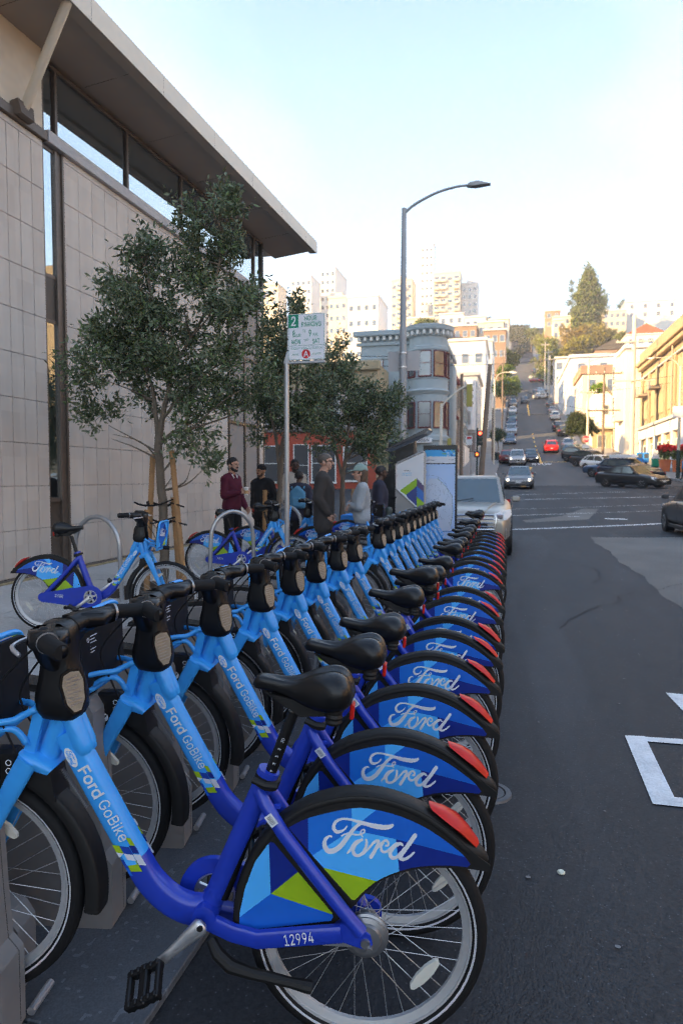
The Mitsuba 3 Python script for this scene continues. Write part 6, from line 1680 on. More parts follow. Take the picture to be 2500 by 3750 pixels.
for z in (5.2, 8.6):
    win(k, MFf, 1.2, z, .9, 1.7, 'trim_red')
add(k, 'bay', rbx(-5.36, -4.8, 57.4, 60.0, 4.3, 11.2, .15), 'wall_bluegrey', False)
add(k, 'shop_front', rbx(-10.6, -5.5, 48.4, 48.62, 1.0, 4.1, .02), 'shop_dark', False)
add(k, 'shop_front', rbx(-5.36, -5.2, 50.4, 57, 1.3, 4.0, .02), 'shop_dark', False)
sg = thing('shop_sign', 'small white shop sign with dark capitals on the corner house below the turret', 'sign')
add(sg, 'board', rbx(-6.95, -5.45, 47.10, 47.14, 4.02, 4.36, .01), 'sign_white', False)
add(sg, 'lettering', xf(text('JANSEN', .20, .01, True, True, 1.1), frame3((-6.2, 47.095, 4.10), np.array([1., 0, 0]), np.array([0, 0, 1.]), np.array([0, -1., 0]))), 'kiosk_black', False)
add(sg, 'crest', join([rbx(-6.45 + q * .12, -6.39 + q * .12, 47.10, 47.14, 4.36, (4.46, 4.52, 4.62, 4.52, 4.46)[q], .005) for q in range(5)]), 'sign_white', False)
add(sg, 'bracket', rbx(-6.9, -5.5, 47.14, 47.35, 4.1, 4.2, .01), 'shop_dark', False)

# ---- orange restaurant and its neighbours on the cross street
g44 = float(road_z(44))
k = thing('restaurant', 'low building with an orange red shop front and pale upper wall behind the olive trees', 'shop')
add(k, 'wall', bx(-17.5, -8.75, 44.0, 48.3, g44 - .5, 9.2), 'wall_ochre', False)
add(k, 'upper_wall', bx(-17.4, -8.8, 43.94, 44.0, 4.9, 7.6), 'wall_pink', False)
add(k, 'shop_front', rbx(-17.4, -8.8, 43.86, 44.0, g44 - .3, 4.7, .02), 'wall_orange', False)
add(k, 'cornice', rbx(-17.8, -8.5, 43.7, 44.2, 8.7, 9.35, .08), 'wall_ochre', False)
add(k, 'string_course', rbx(-17.5, -8.7, 43.86, 44.05, 7.6, 7.85, .03), 'wall_ochre', False)
add(k, 'awning_strip', rbx(-17.4, -8.8, 43.7, 43.95, 4.7, 4.95, .03), 'garage_door', False)
MF = M_face(-17.4, -8.8, 43.86, 48, 'F')
for u, w, h, z in ((1.5, 1.5, 2.4, 1.2), (3.4, 1.0, 2.9, .8), (5.0, 1.6, 2.4, 1.2), (7.2, 1.5, 2.2, 1.3)):
    win(k, MF, u, z + .1, w, h, 'trim_white', 'window_glass')
for u in (1.2, 3.4, 5.6, 7.8):
    win(k, MF, u, 5.3, .9, 1.7, 'trim_white', 'window_glass')
house('row_house', 'ochre two storey house farther left along the cross street', -30, -17.6, 45, 58, 9.8, 'wall_cream', win_f=([5.5], 5, .9, 1.7), cornice='wall_ochre')

# ---- left side of the street, going up
k = house('row_house', 'cream house with dark red window trim next to the corner house', -13, -5.3, 60.6, 66.5, 10.9, 'wall_cream', cornice='trim_red', win_s=([4.6, 7.7], 2, .9, 1.6), fm='trim_red')
for u in (1.5, 4.3):
    for z in (4.35, 7.45):
        add(k, 'window_box', rbx(-5.3, -4.95, 60.6 + u - .6, 60.6 + u + .6, z - .3, z - .05, .04), 'trim_red', False)
k = house('row_house', 'tan house with large upstairs windows beyond the red trimmed house', -13, -5.25, 66.6, 72.5, 11.5, 'wall_tan', cornice='wall_grey', win_s=([5.0, 8.3], 3, 1.5, 2.4), fm='wall_tan')
k = house('row_house', 'grey building with tall green glass panes over a white ground floor', -13, -5.2, 72.6, 80.5, 11.9, 'wall_grey', cornice='wall_grey', win_s=([5.4, 7.5, 9.6], 4, 1.75, 1.9), fm='wall_grey', gm='glass_green')
add(k, 'ground_floor', rbx(-5.3, -4.9, 72.7, 80.4, 2.0, 5.0, .03), 'wall_white', False)
k = house('row_house', 'pale grey house with white framed bay windows up the left side', -9.5, -4.6, 92, 104, 15.6, 'wall_grey', cornice='wall_grey', win_f=([8.6, 12.3], 3, .8, 1.7), win_s=([8.5, 12.2], 4, .9, 1.8))
add(k, 'garage', rbx(-9.3, -4.8, 91.9, 92.02, 5.0, 7.6, .02), 'garage_door', False)
add(k, 'bay', hull([(x, y, z) for z in (8.0, 14.6) for x, y in ((-6.9, 92), (-6.5, 91.2), (-5.2, 91.2), (-4.8, 92))]), 'wall_bluewhite', False)
MB = M_face(-6.5, -5.2, 91.19, 92, 'F')
for z in (8.7, 12.2):
    win(k, MB, .65, z, .8, 1.7, 'trim_white')
house('row_house', 'pale house with a flat parapet behind the utility poles on the left', -16, -6.5, 84, 91, 13.6, 'wall_bluewhite', cornice='wall_grey', win_s=([7.5, 10.5], 2, .9, 1.6), win_f=([10.6], 2, 1.4, 1.0))
house('row_house', 'large white sunlit house above the poles on the left side of the street', -13, -4.4, 112, 130, 24.2, 'wall_white', cornice='trim_white', win_f=([14.5, 20.3], 4, 1.1, 1.5), win_s=([14.5, 20.3], 4, 1.0, 1.5))
house('row_house', 'sunlit cream house rising behind the large white one', -19, -13.2, 116, 132, 26.5, 'wall_cream', win_f=([15, 19, 23], 3, 1.0, 1.6))
house('row_house', 'white house on the left of the street just below the top crossing', -13, -4.2, 140, 158, 29.5, 'wall_white', win_f=([20.5, 24.8], 4, 1.1, 1.6), win_s=([20.5, 24.8], 4, 1.1, 1.5))
for i, (x0, x1, y0, zt, m, rf, lb) in enumerate((
        (-15.5, -9.5, 182, 42.0, 'wall_brown', 'flat', 'brown shingled house with white upper windows on the left slope'), (-9.2, -2.6, 186, 43.5, 'wall_cream', 'flat', 'cream house with brown lower wall on the left slope'),
        (-21, -15.8, 176, 40.0, 'wall_white', 'flat', 'white cube house on the left slope'), (-14.2, -8.0, 205, 49.5, 'wall_white', 'flat', 'white flat house with a dark bay near the palm'), (-7.4, -1.4, 214, 50.5, 'wall_cream', 'flat', 'pale house beneath the hilltop on the left kerb'),
        (-22.5, -15.0, 212, 52.5, 'wall_white', 'flat', 'white house below the slab towers'), (-31, -23, 200, 49.0, 'wall_cream', 'flat', 'cream house left of the white hillside houses'), (-7, -1.8, 168, 37.5, 'wall_brown', 'flat', 'brown timber house with small balcony on the left slope'))):
    house('hill_house', lb, x0, x1, y0, y0 + 11, zt, m, group='houses on the left slope', win_f=([zt - 6.6, zt - 3.0], 3, 1.1, 1.5), win_s=([zt - 6.4, zt - 3.0], 3, 1.0, 1.5), roof=rf, ch=.3)


def tower(label, x0, x1, y, depth, zt, m, rows, cols, z0, w, h, balc=None, step=None):
    k = thing('apartment_tower', label, 'apartment building')
    add(k, 'wall', bx(x0, x1, y, y + depth, float(road_z(y)) - 2, zt), m, False)
    add(k, 'roof', rbx(x0 - .2, x1 + .2, y - .2, y + depth + .2, zt - .4, zt + .5, .1), m, False)
    add(k, 'plant_room', rbx(x0 + (x1 - x0) * .3, x0 + (x1 - x0) * .7, y + 2, y + depth - 1, zt, zt + 2.2, .1), m, False)
    M = M_face(x0, x1, y, y + depth, 'F')
    st = (zt - 1.2 - z0) / rows
    for r in range(rows):
        z = z0 + st * (r + .35)
        for q in range(cols):
            if balc and q in balc:
                u = (x1 - x0) * (q + .5) / cols
                bw = (x1 - x0) / cols * .86
                add(k, 'balcony', xf(rbx(-bw / 2, bw / 2, 0, 1.1, -.2, .85, .03), M @ TM(u, 0, z - .5)), m, False)
                win(k, M, u, z + .5, bw * .8, h, 'trim_white', 'window_glass', True)
            else:
                win(k, M, (x1 - x0) * (q + .5) / cols, z, w, h, 'trim_white', 'window_glass', True)
    return k


tower('broad white apartment tower at the far left, mostly behind the olive crown', -98, -89, 250, 10, 76.8, 'wall_cream', 8, 3, 45, 1.3, 1.5)
tower('stepped white tower with small square windows behind the parking sign', -94, -84.6, 280, 14, 88.4, 'wall_white', 10, 4, 50, 1.2, 1.5)
k = tower('tallest white tower of the left group with a shaded side and flat top', -86.4, -79.2, 300, 22, 97.6, 'wall_white', 11, 3, 55, 1.2, 1.6)
tower('low tan flanked block in front of the left tower group', -66, -59, 240, 18, 67.5, 'wall_cream', 6, 3, 40, 1.2, 1.6)
tower('white block with few windows above the corner house cornice', -49, -39.5, 200, 16, 56.3, 'wall_white', 5, 4, 32, 1.1, 1.5)
tower('slab tower with a column of balconies left of the lamp post', -51.5, -42.5, 290, 12, 86.8, 'wall_cream', 9, 4, 50, 1.5, 1.3, balc=(1, 2))
tower('slender tallest white tower rising beside the lamp post', -41.9, -35.9, 312, 6, 108.8, 'wall_white', 16, 3, 52, .9, 1.0)
tower('cream balconied tower right of the slender tower', -33.6, -22.4, 292, 12, 89.0, 'wall_cream', 12, 4, 50, 2.0, 1.2, balc=(0, 1, 3))
tower('narrow shaded tower at the right end of the slab group', -22.2, -15.4, 300, 14, 86.0, 'wall_white', 11, 3, 50, 1.1, 1.4)

# ---- right side of the street
k = thing('theatre_building', 'long yellow plastered building with cornice and shop fronts on the right', 'building')
X0, YA, YB, ZT = 15.0, 40.0, 87.0, 16.0
add(k, 'wall', bx(X0, 34, YA, YB, .2, ZT), 'wall_yellow', False)
add(k, 'roof', bx(X0 + .2, 34, YA + .2, YB - .2, ZT, ZT + .1), 'roof_dark', False)
add(k, 'cornice', join([rbx(X0 - .75, X0 + .02, YA - .5, YB + .4, 14.7, 15.1, .06), rbx(X0 - .5, X0 + .02, YA - .4, YB + .3, 14.2, 14.7, .06), rbx(X0 - .3, X0 + .02, YA, YB + .2, 15.1, 16.3, .04)]), 'wall_yellow', False)
add(k, 'string_course', join([rbx(X0 - .55, X0 + .02, YA - .3, YB + .2, 7.15, 7.5, .05), rbx(X0 - .25, X0 + .02, YA - .3, YB + .1, 13.2, 13.4, .04)]), 'wall_grey', False)
for q in range(12):
    y = YA + 1.5 + q * 4.05
    add(k, 'pilaster', rbx(X0 - .22, X0 + .02, y - .5, y + .5, 7.5, 13.2, .04), 'wall_yellow', False)
    add(k, 'panel', rbx(X0 - .10, X0 + .02, y + .9, y + 3.2, 8.3, 12.6, .04), 'wall_ochre', False)
    add(k, 'shop_pilaster', rbx(X0 - .3, X0 + .02, y - .45, y + .45, 1.2, 6.0, .03), 'wall_bluewhite' if q > 4 else 'wall_cream', False)
ML = M_face(X0, 34, YA, YB, 'L')
for q in range(11):
    win(k, ML, YB - (YA + 3.5 + q * 4.05), 2.6, 2.2, 2.6, 'trim_white', 'window_glass' if q % 3 else 'glass_green', name='shop_window')
add(k, 'shop_fascia', rbx(X0 - .35, X0 + .02, YA, YB, 6.0, 7.1, .04), 'wall_bluewhite', False)
add(k, 'downpipe', tube(np.array([(X0 - .3, 70.2, 2), (X0 - .3, 70.2, 14.2)]), .09, 8), 'wall_tan', True)
for y in (77, 84):
    add(k, 'balcony', join([rbx(X0 - 1.1, X0 + .02, y - 1.2, y + 1.2, 10.9, 11.1, .02), rbx(X0 - 1.1, X0 - 1.05, y - 1.2, y + 1.2, 11.1, 11.9, .01)]), 'wall_tan', False)
k = house('bay_house', 'white house with dark bay windows just past the yellow building', 13.2, 22, 87.6, 97, 17.5, 'wall_white', cornice='trim_white', win_f=([13.5], 2, .9, 1.8))
add(k, 'bay', hull([(x, y, z) for z in (8.6, 16.4) for x, y in ((13.2, 88.4), (12.3, 89.2), (12.3, 91.6), (13.2, 92.4))]), 'wall_cream', False)
MB = M_face(12.29, 13, 89.2, 91.6, 'L')
for z in (9.4, 13.2):
    win(k, MB, 1.2, z, 1.5, 2.2, 'trim_white')
k = house('corner_shop', 'white rendered cube house over an orange brown ground floor', 10.8, 16.5, 97.5, 108, 13.0, 'wall_white', cornice=None, win_f=([10.2], 2, .8, 1.2), win_s=([9.4], 3, .9, 1.4), side='L')
add(k, 'ground_floor', rbx(10.6, 16.4, 97.3, 97.52, 5.0, 8.2, .02), 'wall_ochre', False)
add(k, 'canopy', rbx(10.3, 16.6, 96.6, 97.5, 8.2, 8.5, .04), 'wall_cream', False)
MB = M_face(10.6, 16.4, 97.29, 99, 'F')
for u in (1.2, 3.0, 4.6):
    win(k, MB, u, 5.7, 1.0, 1.6, 'trim_white', 'window_glass', name='shop_window')
house('row_house', 'reddish topped tan house behind the white cube house', 10.6, 16.2, 112, 126, 19.0, 'wall_cream', cornice='wall_brick', win_f=([11.5, 15.2], 2, 1.1, 1.7), win_s=([11.5, 15.2], 4, 1.0, 1.6), side='L', ch=1.2)
house('row_house', 'large pale blue white apartment house stepping up the right side', 10.5, 26, 134, 168, 24.6, 'wall_bluewhite', cornice='trim_white', win_f=([14.6, 18.0, 21.2], 4, 1.2, 1.8), win_s=([16, 19, 21.6], 7, 1.1, 1.6), side='L', ch=.5)
house('hill_house', 'brown house with chimney above the pale apartment house', 19.0, 27.5, 172, 183, 32.2, 'wall_brown', 'house', 'houses on the right slope', cornice=None, win_f=([27.8], 2, 1.6, 1.4), roof='roof_dark', zb=17)
kk = k
for x0, x1, y0, zt, m, rf, lb in ((31, 41, 205, 42.0, 'wall_white', 'roof_red', 'white house with a low red roof above the yellow building'), (12.6, 18.5, 292, 70.5, 'wall_brick', 'flat', 'brick red house at the hilltop left of the tall tree'), (15.5, 24.0, 286, 66.6, 'wall_cream', 'flat', 'tall cream sunlit house below the brick one'),
                                  (14.2, 18.0, 262, 60.0, 'wall_cream', 'flat', 'narrow cream house whose sunlit side drops to the street'), (36, 45, 300, 71.0, 'wall_cream', 'flat', 'cream villa with terraces right of the tall tree'), (45.5, 66, 306, 75.5, 'wall_white', 'flat', 'broad white hilltop apartment house on the far right'),
                                  (33.5, 37, 310, 69.5, 'wall_grey', 'flat', 'grey stair tower between the tall tree and the villa'), (10.2, 13.8, 176, 31.5, 'wall_white', 'flat', 'narrow white house on the right kerb beyond the apartment house'), (27, 36, 180, 33.5, 'wall_white', 'flat', 'white house beside the brown one on the right slope')):
    house('hill_house', lb, x0, x1, y0, y0 + 11, zt, m, group='houses on the right slope', win_f=([zt - 6.4, zt - 3.0], 4 if x1 - x0 > 8 else 2, 1.3, 1.6), win_s=([zt - 6.4, zt - 3.0], 3, 1.1, 1.5), side='L', roof=rf, ch=.3)
# across the street beside and behind the viewer, out of the frame: the walls whose light and mirror image reach the bicycles
house('stucco_building', 'pale stucco building across the street from the bicycles', 21, 34, -12, 30, 8.5, 'wall_tan', 'building', cornice='wall_grey', win_s=([4.5, 8], 9, 1.4, 2.0), side='L')

# ================================================================ trees on the street and the hill
def tree(name, label, x, y, gz, crown, seed, leaf=.35, per=5000, col=(.045, .075, .02), trunk_r=.14, trunk_top=None, group=None, bark='olive_bark'):
    k = thing(name, label, 'tree', group)
    tz = trunk_top if trunk_top is not None else min(b[2] for b in crown)
    fk = [([(x, y, gz - .3), (x + .05, y, gz + (tz - gz) * .5), (x, y, tz)], trunk_r, trunk_r * .7)] + [([(x, y, gz + (tz - gz) * .85), ((x + b[0]) / 2, (y + b[1]) / 2, (tz + b[2]) / 2), b[:3]], trunk_r * .55, trunk_r * .15) for b in crown[:6]]
    add(k, 'trunk', join([tube(crs(p, 4), np.linspace(r0, r1, 4 * (len(p) - 1) + 1), 8) for p, r0, r1 in fk]), bark, True)
    m, cols = leaf_cloud(crown, per, seed, leaf, 1.0 if y < 110 else 1.7, .34, leaf * 2.0, col)
    add(k, 'crown', m, 'leaf_far', False, color=cols); labels[k + '__crown'] = {'kind': 'stuff'}
    return k


scene['leaf_far'] = {'type': 'twosided', 'bsdf': {'type': 'principled', 'base_color': VCOL, 'roughness': .55, 'specular': .35}}
rgt = np.random.default_rng(3)


def round_crown(x, y, z, rx, rz, n=9, seed=0):
    r = np.random.default_rng(seed)
    out = [(x, y, z, rx * .62, rx * .62, rz * .62)]
    for q in range(n):
        t, p = r.uniform(0, 2 * np.pi), r.uniform(-.6, .9)
        out.append((x + rx * .62 * math.cos(t), y + rx * .62 * math.sin(t), z + rz * .6 * p, rx * r.uniform(.34, .5), rx * r.uniform(.34, .5), rz * r.uniform(.34, .48)))
    return out


tree('street_tree', 'round dense street tree by the stop sign on the right', 8.5, 86, 3.9, round_crown(8.35, 86, 7.8, 1.75, 1.75, 10, 1), 21, .22, 9000, (.030, .048, .014), .13, 5.6)
tree('street_tree', 'small dark street tree on the left pavement below the parked blue cars', -1.9, 95, 5.1, round_crown(-1.9, 95, 7.3, 1.05, 1.05, 8, 2), 22, .18, 4000, (.03, .055, .018), .07, 6.3)
tree('street_tree', 'large leafy tree over the left pavement below the white house', -2.0, 140, 12.9, round_crown(-1.3, 140, 19.6, 2.5, 2.3, 10, 3) + round_crown(-1.2, 140.5, 23.0, 1.9, 1.4, 6, 33), 23, .33, 9000, (.055, .085, .016), .2, 16.5)
tree('street_tree', 'bright rounded tree higher on the left side of the street', -2.2, 205, 26.5, round_crown(-1.4, 205, 36.0, 3.0, 3.3, 10, 4), 24, .42, 8000, (.075, .085, .014), .22, 31)
tree('street_tree', 'small bright green tree among the houses on the right', 12.6, 92, 4.8, round_crown(11.6, 100, 14.0, 1.0, .8, 6, 5), 25, .2, 2500, (.12, .22, .02), .07, 13)
HT = 'trees on the hill'
for i, (x, y, z, rx, rz, c, lb) in enumerate(((13.5, 232, 40.0, 3.4, 4.2, (.085, .095, .012), 'yellow green tree lowest on the right of the upper street'), (12.6, 262, 49.0, 3.2, 4.8, (.075, .095, .012), 'yellow green tree right of the upper parked cars'), (11.4, 300, 58.0, 3.6, 4.4, (.08, .095, .014), 'rounded tree below the brick house'),
                                              (20.5, 250, 50.5, 4.6, 4.4, (.095, .075, .016), 'golden brown tree left of the large crown'), (26.5, 252, 51.0, 5.2, 5.0, (.085, .080, .014), 'broad olive brown crown under the tall tree'), (31.5, 256, 50.0, 3.8, 3.8, (.055, .060, .014), 'darker crown right of the broad olive brown one'),
                                              (36.5, 248, 48.2, 3.2, 2.6, (.05, .065, .014), 'low green crown below the cream villa'), (19.0, 222, 41.5, 4.2, 3.6, (.085, .085, .014), 'green gold tree above the blue white apartment house'), (41.0, 236, 44.0, 4.5, 3.0, (.07, .085, .012), 'low yellow green tree above the red roofed house'),
                                              (68.0, 262, 62.0, 6.5, 4.5, (.045, .06, .02), 'dark rounded tree at the right edge of the hill'), (16.0, 318, 68.0, 2.8, 3.2, (.06, .085, .016), 'small crown beside the brick red house'), (8.5, 345, 72.0, 3.0, 3.0, (.06, .08, .02), 'bush shaped tree at the end of the upper street'),
                                              (-23.5, 186, 43.0, 2.2, 1.4, (.05, .07, .02), 'bushy tree on the roof line left of the cream tower'))):
    tree('hill_tree', lb, x, y, float(road_z(y)), round_crown(x, y, z, rx, rz, 11, 40 + i), 50 + i, .62, 5200, c, .3, z - rz, HT)
cy = [(28.0, 280, z, r * .62, r * .62, 2.6) for z, r in ((60, 3.6), (63, 5.2), (66, 5.9), (69, 5.6), (72, 5.0), (75, 4.2), (78, 3.6), (80.5, 2.4), (82.5, 1.2))]
cy += [(28 + r * .6 * math.cos(t), 280 + r * .6 * math.sin(t), z, r * .36, r * .36, 1.8) for z, r in ((58, 4.0), (61.5, 5.6), (65, 6.2), (68.5, 5.8), (72, 5.0), (75.5, 4.0), (78.5, 3.2)) for t in rgt.uniform(0, 6.28, 6)]
tree('tall_cypress', 'tall broad conical tree dominating the skyline on the right', 28, 280, 43.5, cy, 70, .85, 26000, (.055, .075, .018), .6, 60)
for x, y, z0, z1, r, lb in ((23.4, 300, 62, 83.0, 2.4, 'thin ragged conifer left of the tall conical tree'), (37.3, 305, 64, 80.0, 3.2, 'open branched conifer right of the tall conical tree'), (46.0, 322, 66, 80.0, 3.4, 'small conifer above the cream villa')):
    bl = [(x + rgt.uniform(-.8, .8), y, z, r * (1.05 - (z - z0) / (z1 - z0)) * .8 + .3, r * .6, .8) for z in np.linspace(z0, z1 - .4, 9)]
    tree('hill_conifer', lb, x, y, float(road_z(y)), bl, int(x), .6, 2400, (.045, .065, .03), .3, z0, 'conifers on the skyline')
# palm
k = thing('palm_tree', 'single palm tree among the hillside houses on the left', 'tree')
add(k, 'trunk', tube(crs([(-8.2, 231, 31), (-8.3, 231, 45), (-8.2, 231, 54)], 5), .28, 8), 'olive_bark', True)
fr = []
for q in range(26):
    t, el = q * 2.4, 1.15 - (q % 6) * .36
    d = np.array([math.cos(t), math.sin(t), 0])
    p = np.array([np.array([-8.2, 231, 54.2]) + d * s * math.cos(el) * 2.3 + np.array([0, 0, 1]) * (s * math.sin(el) * 2.3 - s * s * 1.1) for s in np.linspace(0, 1, 6)])
    sd = np.cross(d, [0, 0, 1.0])
    w = np.array([.05, .30, .38, .34, .22, .03])[:, None]
    v = np.vstack([p + sd * w - [0, 0, .12], p, p - sd * w - [0, 0, .12]])
    f = [(a, a + 1, 7 + a) for a in range(5)] + [(a, 7 + a, 6 + a) for a in range(5)] + [(6 + a, 7 + a, 13 + a) for a in range(5)] + [(6 + a, 13 + a, 12 + a) for a in range(5)]
    fr.append((v, np.array(f)))
mat('palm_leaf', (.10, .12, .03), .6)
for m in fr:
    add(k, 'frond', m, 'palm_leaf', True)
# green slope either side of the upper street
m, cols = leaf_cloud([(rgt.uniform(9.5, 22), y, float(road_z(y)) + 1.0, 3.2, 4, 1.6) for y in np.linspace(216, 330, 26)] + [(rgt.uniform(22, 45), y, float(road_z(y)) + 1.2, 5, 5, 2.0) for y in np.linspace(205, 290, 18)], 26000, 90, .7, 1.6, .36, 1.3, (.065, .080, .016))
put('hillside_shrubbery', m, 'leaf_far', False, color=cols); labels['hillside_shrubbery'] = {'label': 'mass of green shrubs covering the slope right of the upper street', 'category': 'shrubbery', 'kind': 'stuff'}
m, cols = leaf_cloud([(rgt.uniform(-2.5, 7.5), y, float(road_z(y)) + .8, 2.6, 2.2, 1.1) for y in np.linspace(334, 440, 34)], 20000, 91, .6, 1.0, .36, 1.2, (.050, .058, .024))
put('garden_hedges', m, 'leaf_far', False, color=cols); labels['garden_hedges'] = {'label': 'rows of dark clipped hedges filling the steep winding block at the top', 'category': 'hedge', 'kind': 'stuff'}

# ================================================================ poles, wires, signals and small street things
WG = 'utility poles along the street'


def upole(x, y, zt, label, r=.16, arms=(), m='wood_pole', lean=0.0, g=None):
    k = thing('utility_pole', label, 'utility pole', WG)
    g = float(road_z(y)) if g is None else g
    add(k, 'pole', tube(np.array([(x, y, g), (x + lean * .5, y, (g + zt) / 2), (x + lean, y, zt)]), [r, r * .88, r * .7], 12), m, True)
    for z, w in arms:
        add(k, 'crossarm', rbx(x + lean * (z - g) / (zt - g) - w, x + lean * (z - g) / (zt - g) + w, y - r - .12, y - r, z - .07, z + .07, .01), m, False)
        for q in np.linspace(-w * .9, w * .9, 5):
            add(k, 'insulator', lathe([(0, .28), (.05, .26), (.06, .10), (.03, .07), (0, .07)], 8, 'z', (x + q + lean, y - r - .06, z)), 'pole_white', 30)
    return k


upole(8.25, 80.5, 15.0, 'pale pole with one low crossarm beside the round street tree', .15, ((11.2, .9),), 'pole_white')
upole(9.65, 78.5, 13.6, 'dark brown pole with two crossarms behind the stop sign', .15, ((12.9, 1.9), (8.9, 1.7)))
upole(12.1, 75.3, 18.4, 'thickest pale pole in front of the white bay house', .25, ((15.6, 1.8), (11.6, 2.0)), 'pole_white')
k = upole(-2.35, 53.2, 10.3, 'leaning weathered pole beside the red traffic signal', .22, (), 'wood_pole', .62)
upole(-4.2, 58, 10.4, 'straight brown pole with yellow bands left of the leaning one', .15, (), 'wood_pole')
upole(-2.25, 81.5, 9.8, 'slim pole with a red ring on the left pavement', .13, (), 'wood_pole')
upole(-1.6, 110, 22.0, 'thin grey pole halfway up the left pavement', .13, (), 'wood_pole')
for x, y, zt, lb in ((9.3, 185, 33.5, 'far pole on the upper right pavement, nearest of three'), (9.6, 200, 38.0, 'far pole on the upper right pavement, middle of three'), (9.4, 215, 43.0, 'far pole with a crossarm high on the right pavement'), (-2.0, 215, 43.5, 'far pole high on the left pavement')):
    upole(x, y, zt, lb, .16, ((zt - 1, 1.2),), 'pole_white')
mat('wire', (.03, .03, .03), .6)


def wire(a, b, sag, label, r=.018):
    k = numbered('overhead_wire')
    labels[k] = {'label': label, 'category': 'wire', 'group': 'overhead wires'}
    t = np.linspace(0, 1, 13)[:, None]
    p = np.array(a) * (1 - t) + np.array(b) * t
    p[:, 2] -= (sag * 4 * t * (1 - t))[:, 0]
    put(k, tube(p, r, 4), 'wire', True)


for i, (a, b, s_, lb) in enumerate((((-14, 42, 9.6), (12.1, 75.3, 15.6), .6, 'upper of two wires crossing in front of the corner house'), ((-14, 42, 9.0), (12.1, 75.3, 14.8), .7, 'lower of two wires crossing in front of the corner house'),
                                    ((-1.73, 53.2, 9.6), (9.65, 78.5, 8.9), .7, 'wire from the leaning pole to the brown pole'), ((-2.25, 81.5, 9.6), (8.25, 80.5, 8.8), .35, 'straight wire spanning the street to the pale pole'),
                                    ((-1.6, 110, 19), (9.3, 185, 31), 1.2, 'wire slanting over the street from the grey pole'), ((12.1, 75.3, 15.6), (9.3, 185, 33), 2.0, 'wire running up the hill along the right side'), ((9.65, 78.5, 12.9), (9.6, 200, 37), 2.0, 'second wire running up the hill along the right side'),
                                    ((-2.0, 215, 42.5), (9.4, 215, 42.5), .5, 'wire crossing high over the upper street'), ((8.25, 80.5, 11.2), (24, 60, 11.5), .5, 'wire from the pale pole toward the yellow building'), ((12.1, 75.3, 11.6), (24, 52, 12.0), .6, 'wire along the front of the yellow building'))):
    wire(a, b, s_, lb)
fixed2 = lambda m, x, y, z: (fixed(m)[0] + [x, y, z], fixed(m)[1])
# traffic signal with a lit red lamp and an orange hand
ts = thing('traffic_signal', 'traffic signal showing red above a lit orange hand, beside the leaning pole', 'traffic light')
mat('signal_green', (.012, .028, .022), .5)
mat('signal_yellow', (.30, .26, .05), .5)
mat('lens_off', (.03, .02, .01), .2, coat=.6)
add(ts, 'pole', tube(np.array([(-2.55, 51.4, 1.0), (-2.55, 51.4, 5.3)]), .06, 10), 'signal_green', True)
add(ts, 'head', rbx(-2.50, -2.16, 51.15, 51.38, 3.98, 5.10, .03), 'signal_green', 20)
for q, z in enumerate((4.88, 4.54, 4.20)):
    add(ts, 'head__visor', xf(tube(np.array([[.135 * math.sin(t), 0, .135 * math.cos(t)] for t in np.linspace(-2.1, 2.1, 14)]), .012, 6, .09, side=Y3), TM(-2.33, 51.08, z)), 'signal_green', True)
    m = fixed2(lathe([(0, 0), (.11, .006), (.118, .02), (0, .021)], 20, 'y', (0, 0, 0)), -2.33, 51.125, z)
    ln = add(ts, 'head__lens', m, 'lens_off', 40)
    if q == 0:
        scene[ln]['emitter'] = {'type': 'area', 'radiance': {'type': 'rgb', 'value': [1.5, .05, .02]}}
add(ts, 'pedestrian_head', rbx(-2.75, -2.36, 51.16, 51.38, 3.10, 3.52, .03), 'signal_green', 20)
hd_ = unary_union([sbox(-.055, -.10, .055, .02)] + [sbox(-.055 + q * .029, .0, -.032 + q * .029, (.09, .115, .11, .085)[q]) for q in range(4)] + [Polygon([(.05, -.06), (.10, -.01), (.115, .03), (.09, .035), (.05, .0)])])
hk = add(ts, 'pedestrian_head__hand', xf(plate(hd_.buffer(.006), .01), frame3((-2.555, 51.155, 3.31), np.array([1., 0, 0]), np.array([0, 0, 1.]), np.array([0, -1., 0]))), 'lens_off', False)
scene[hk]['emitter'] = {'type': 'area', 'radiance': {'type': 'rgb', 'value': [.55, .06, .006]}}
ms = thing('signal_mast', 'pale signal mast with a curved arm carrying a signal seen from its back', 'traffic light')
add(ms, 'mast', tube(np.array([(-4.1, 40, .6), (-4.1, 40, 3.2), (-4.1, 40, 3.25), (-4.08, 40, 5.95)]), [.15, .13, .09, .08], 12), 'pole_white', True)
add(ms, 'arm', tube(crs([(-4.08, 40, 5.75), (-3.7, 40, 6.2), (-3.0, 40, 6.75), (-2.5, 40, 6.98), (-2.2, 40, 7.0)], 5), .05, 8), 'pole_white', True)
add(ms, 'head', rbx(-2.62, -2.30, 39.9, 40.12, 5.72, 7.02, .03), 'signal_yellow', 20)
for z in (6.0, 6.38, 6.76):
    add(ms, 'head__visor', lathe([(.10, 0), (.13, 0), (.13, .22), (.10, .22)], 14, 'y', (-2.38, 40.12, z)), 'signal_green', 30)
add(ms, 'side_head', rbx(-3.72, -3.5, 39.9, 40.1, 3.1, 3.9, .03), 'signal_yellow', 20)
sl = thing('street_lamp', 'far street lamp with a bright white head over the left pavement', 'street lamp')
add(sl, 'pole', tube(np.array([(-1.95, 76, 2.9), (-1.95, 76, 12.4)]), .09, 10), 'pole_white', True)
add(sl, 'arm', tube(crs([(-1.95, 76, 12.2), (-1.5, 76, 12.9), (-.8, 76, 13.1), (-.3, 76, 13.05)], 5), .05, 8), 'pole_white', True)
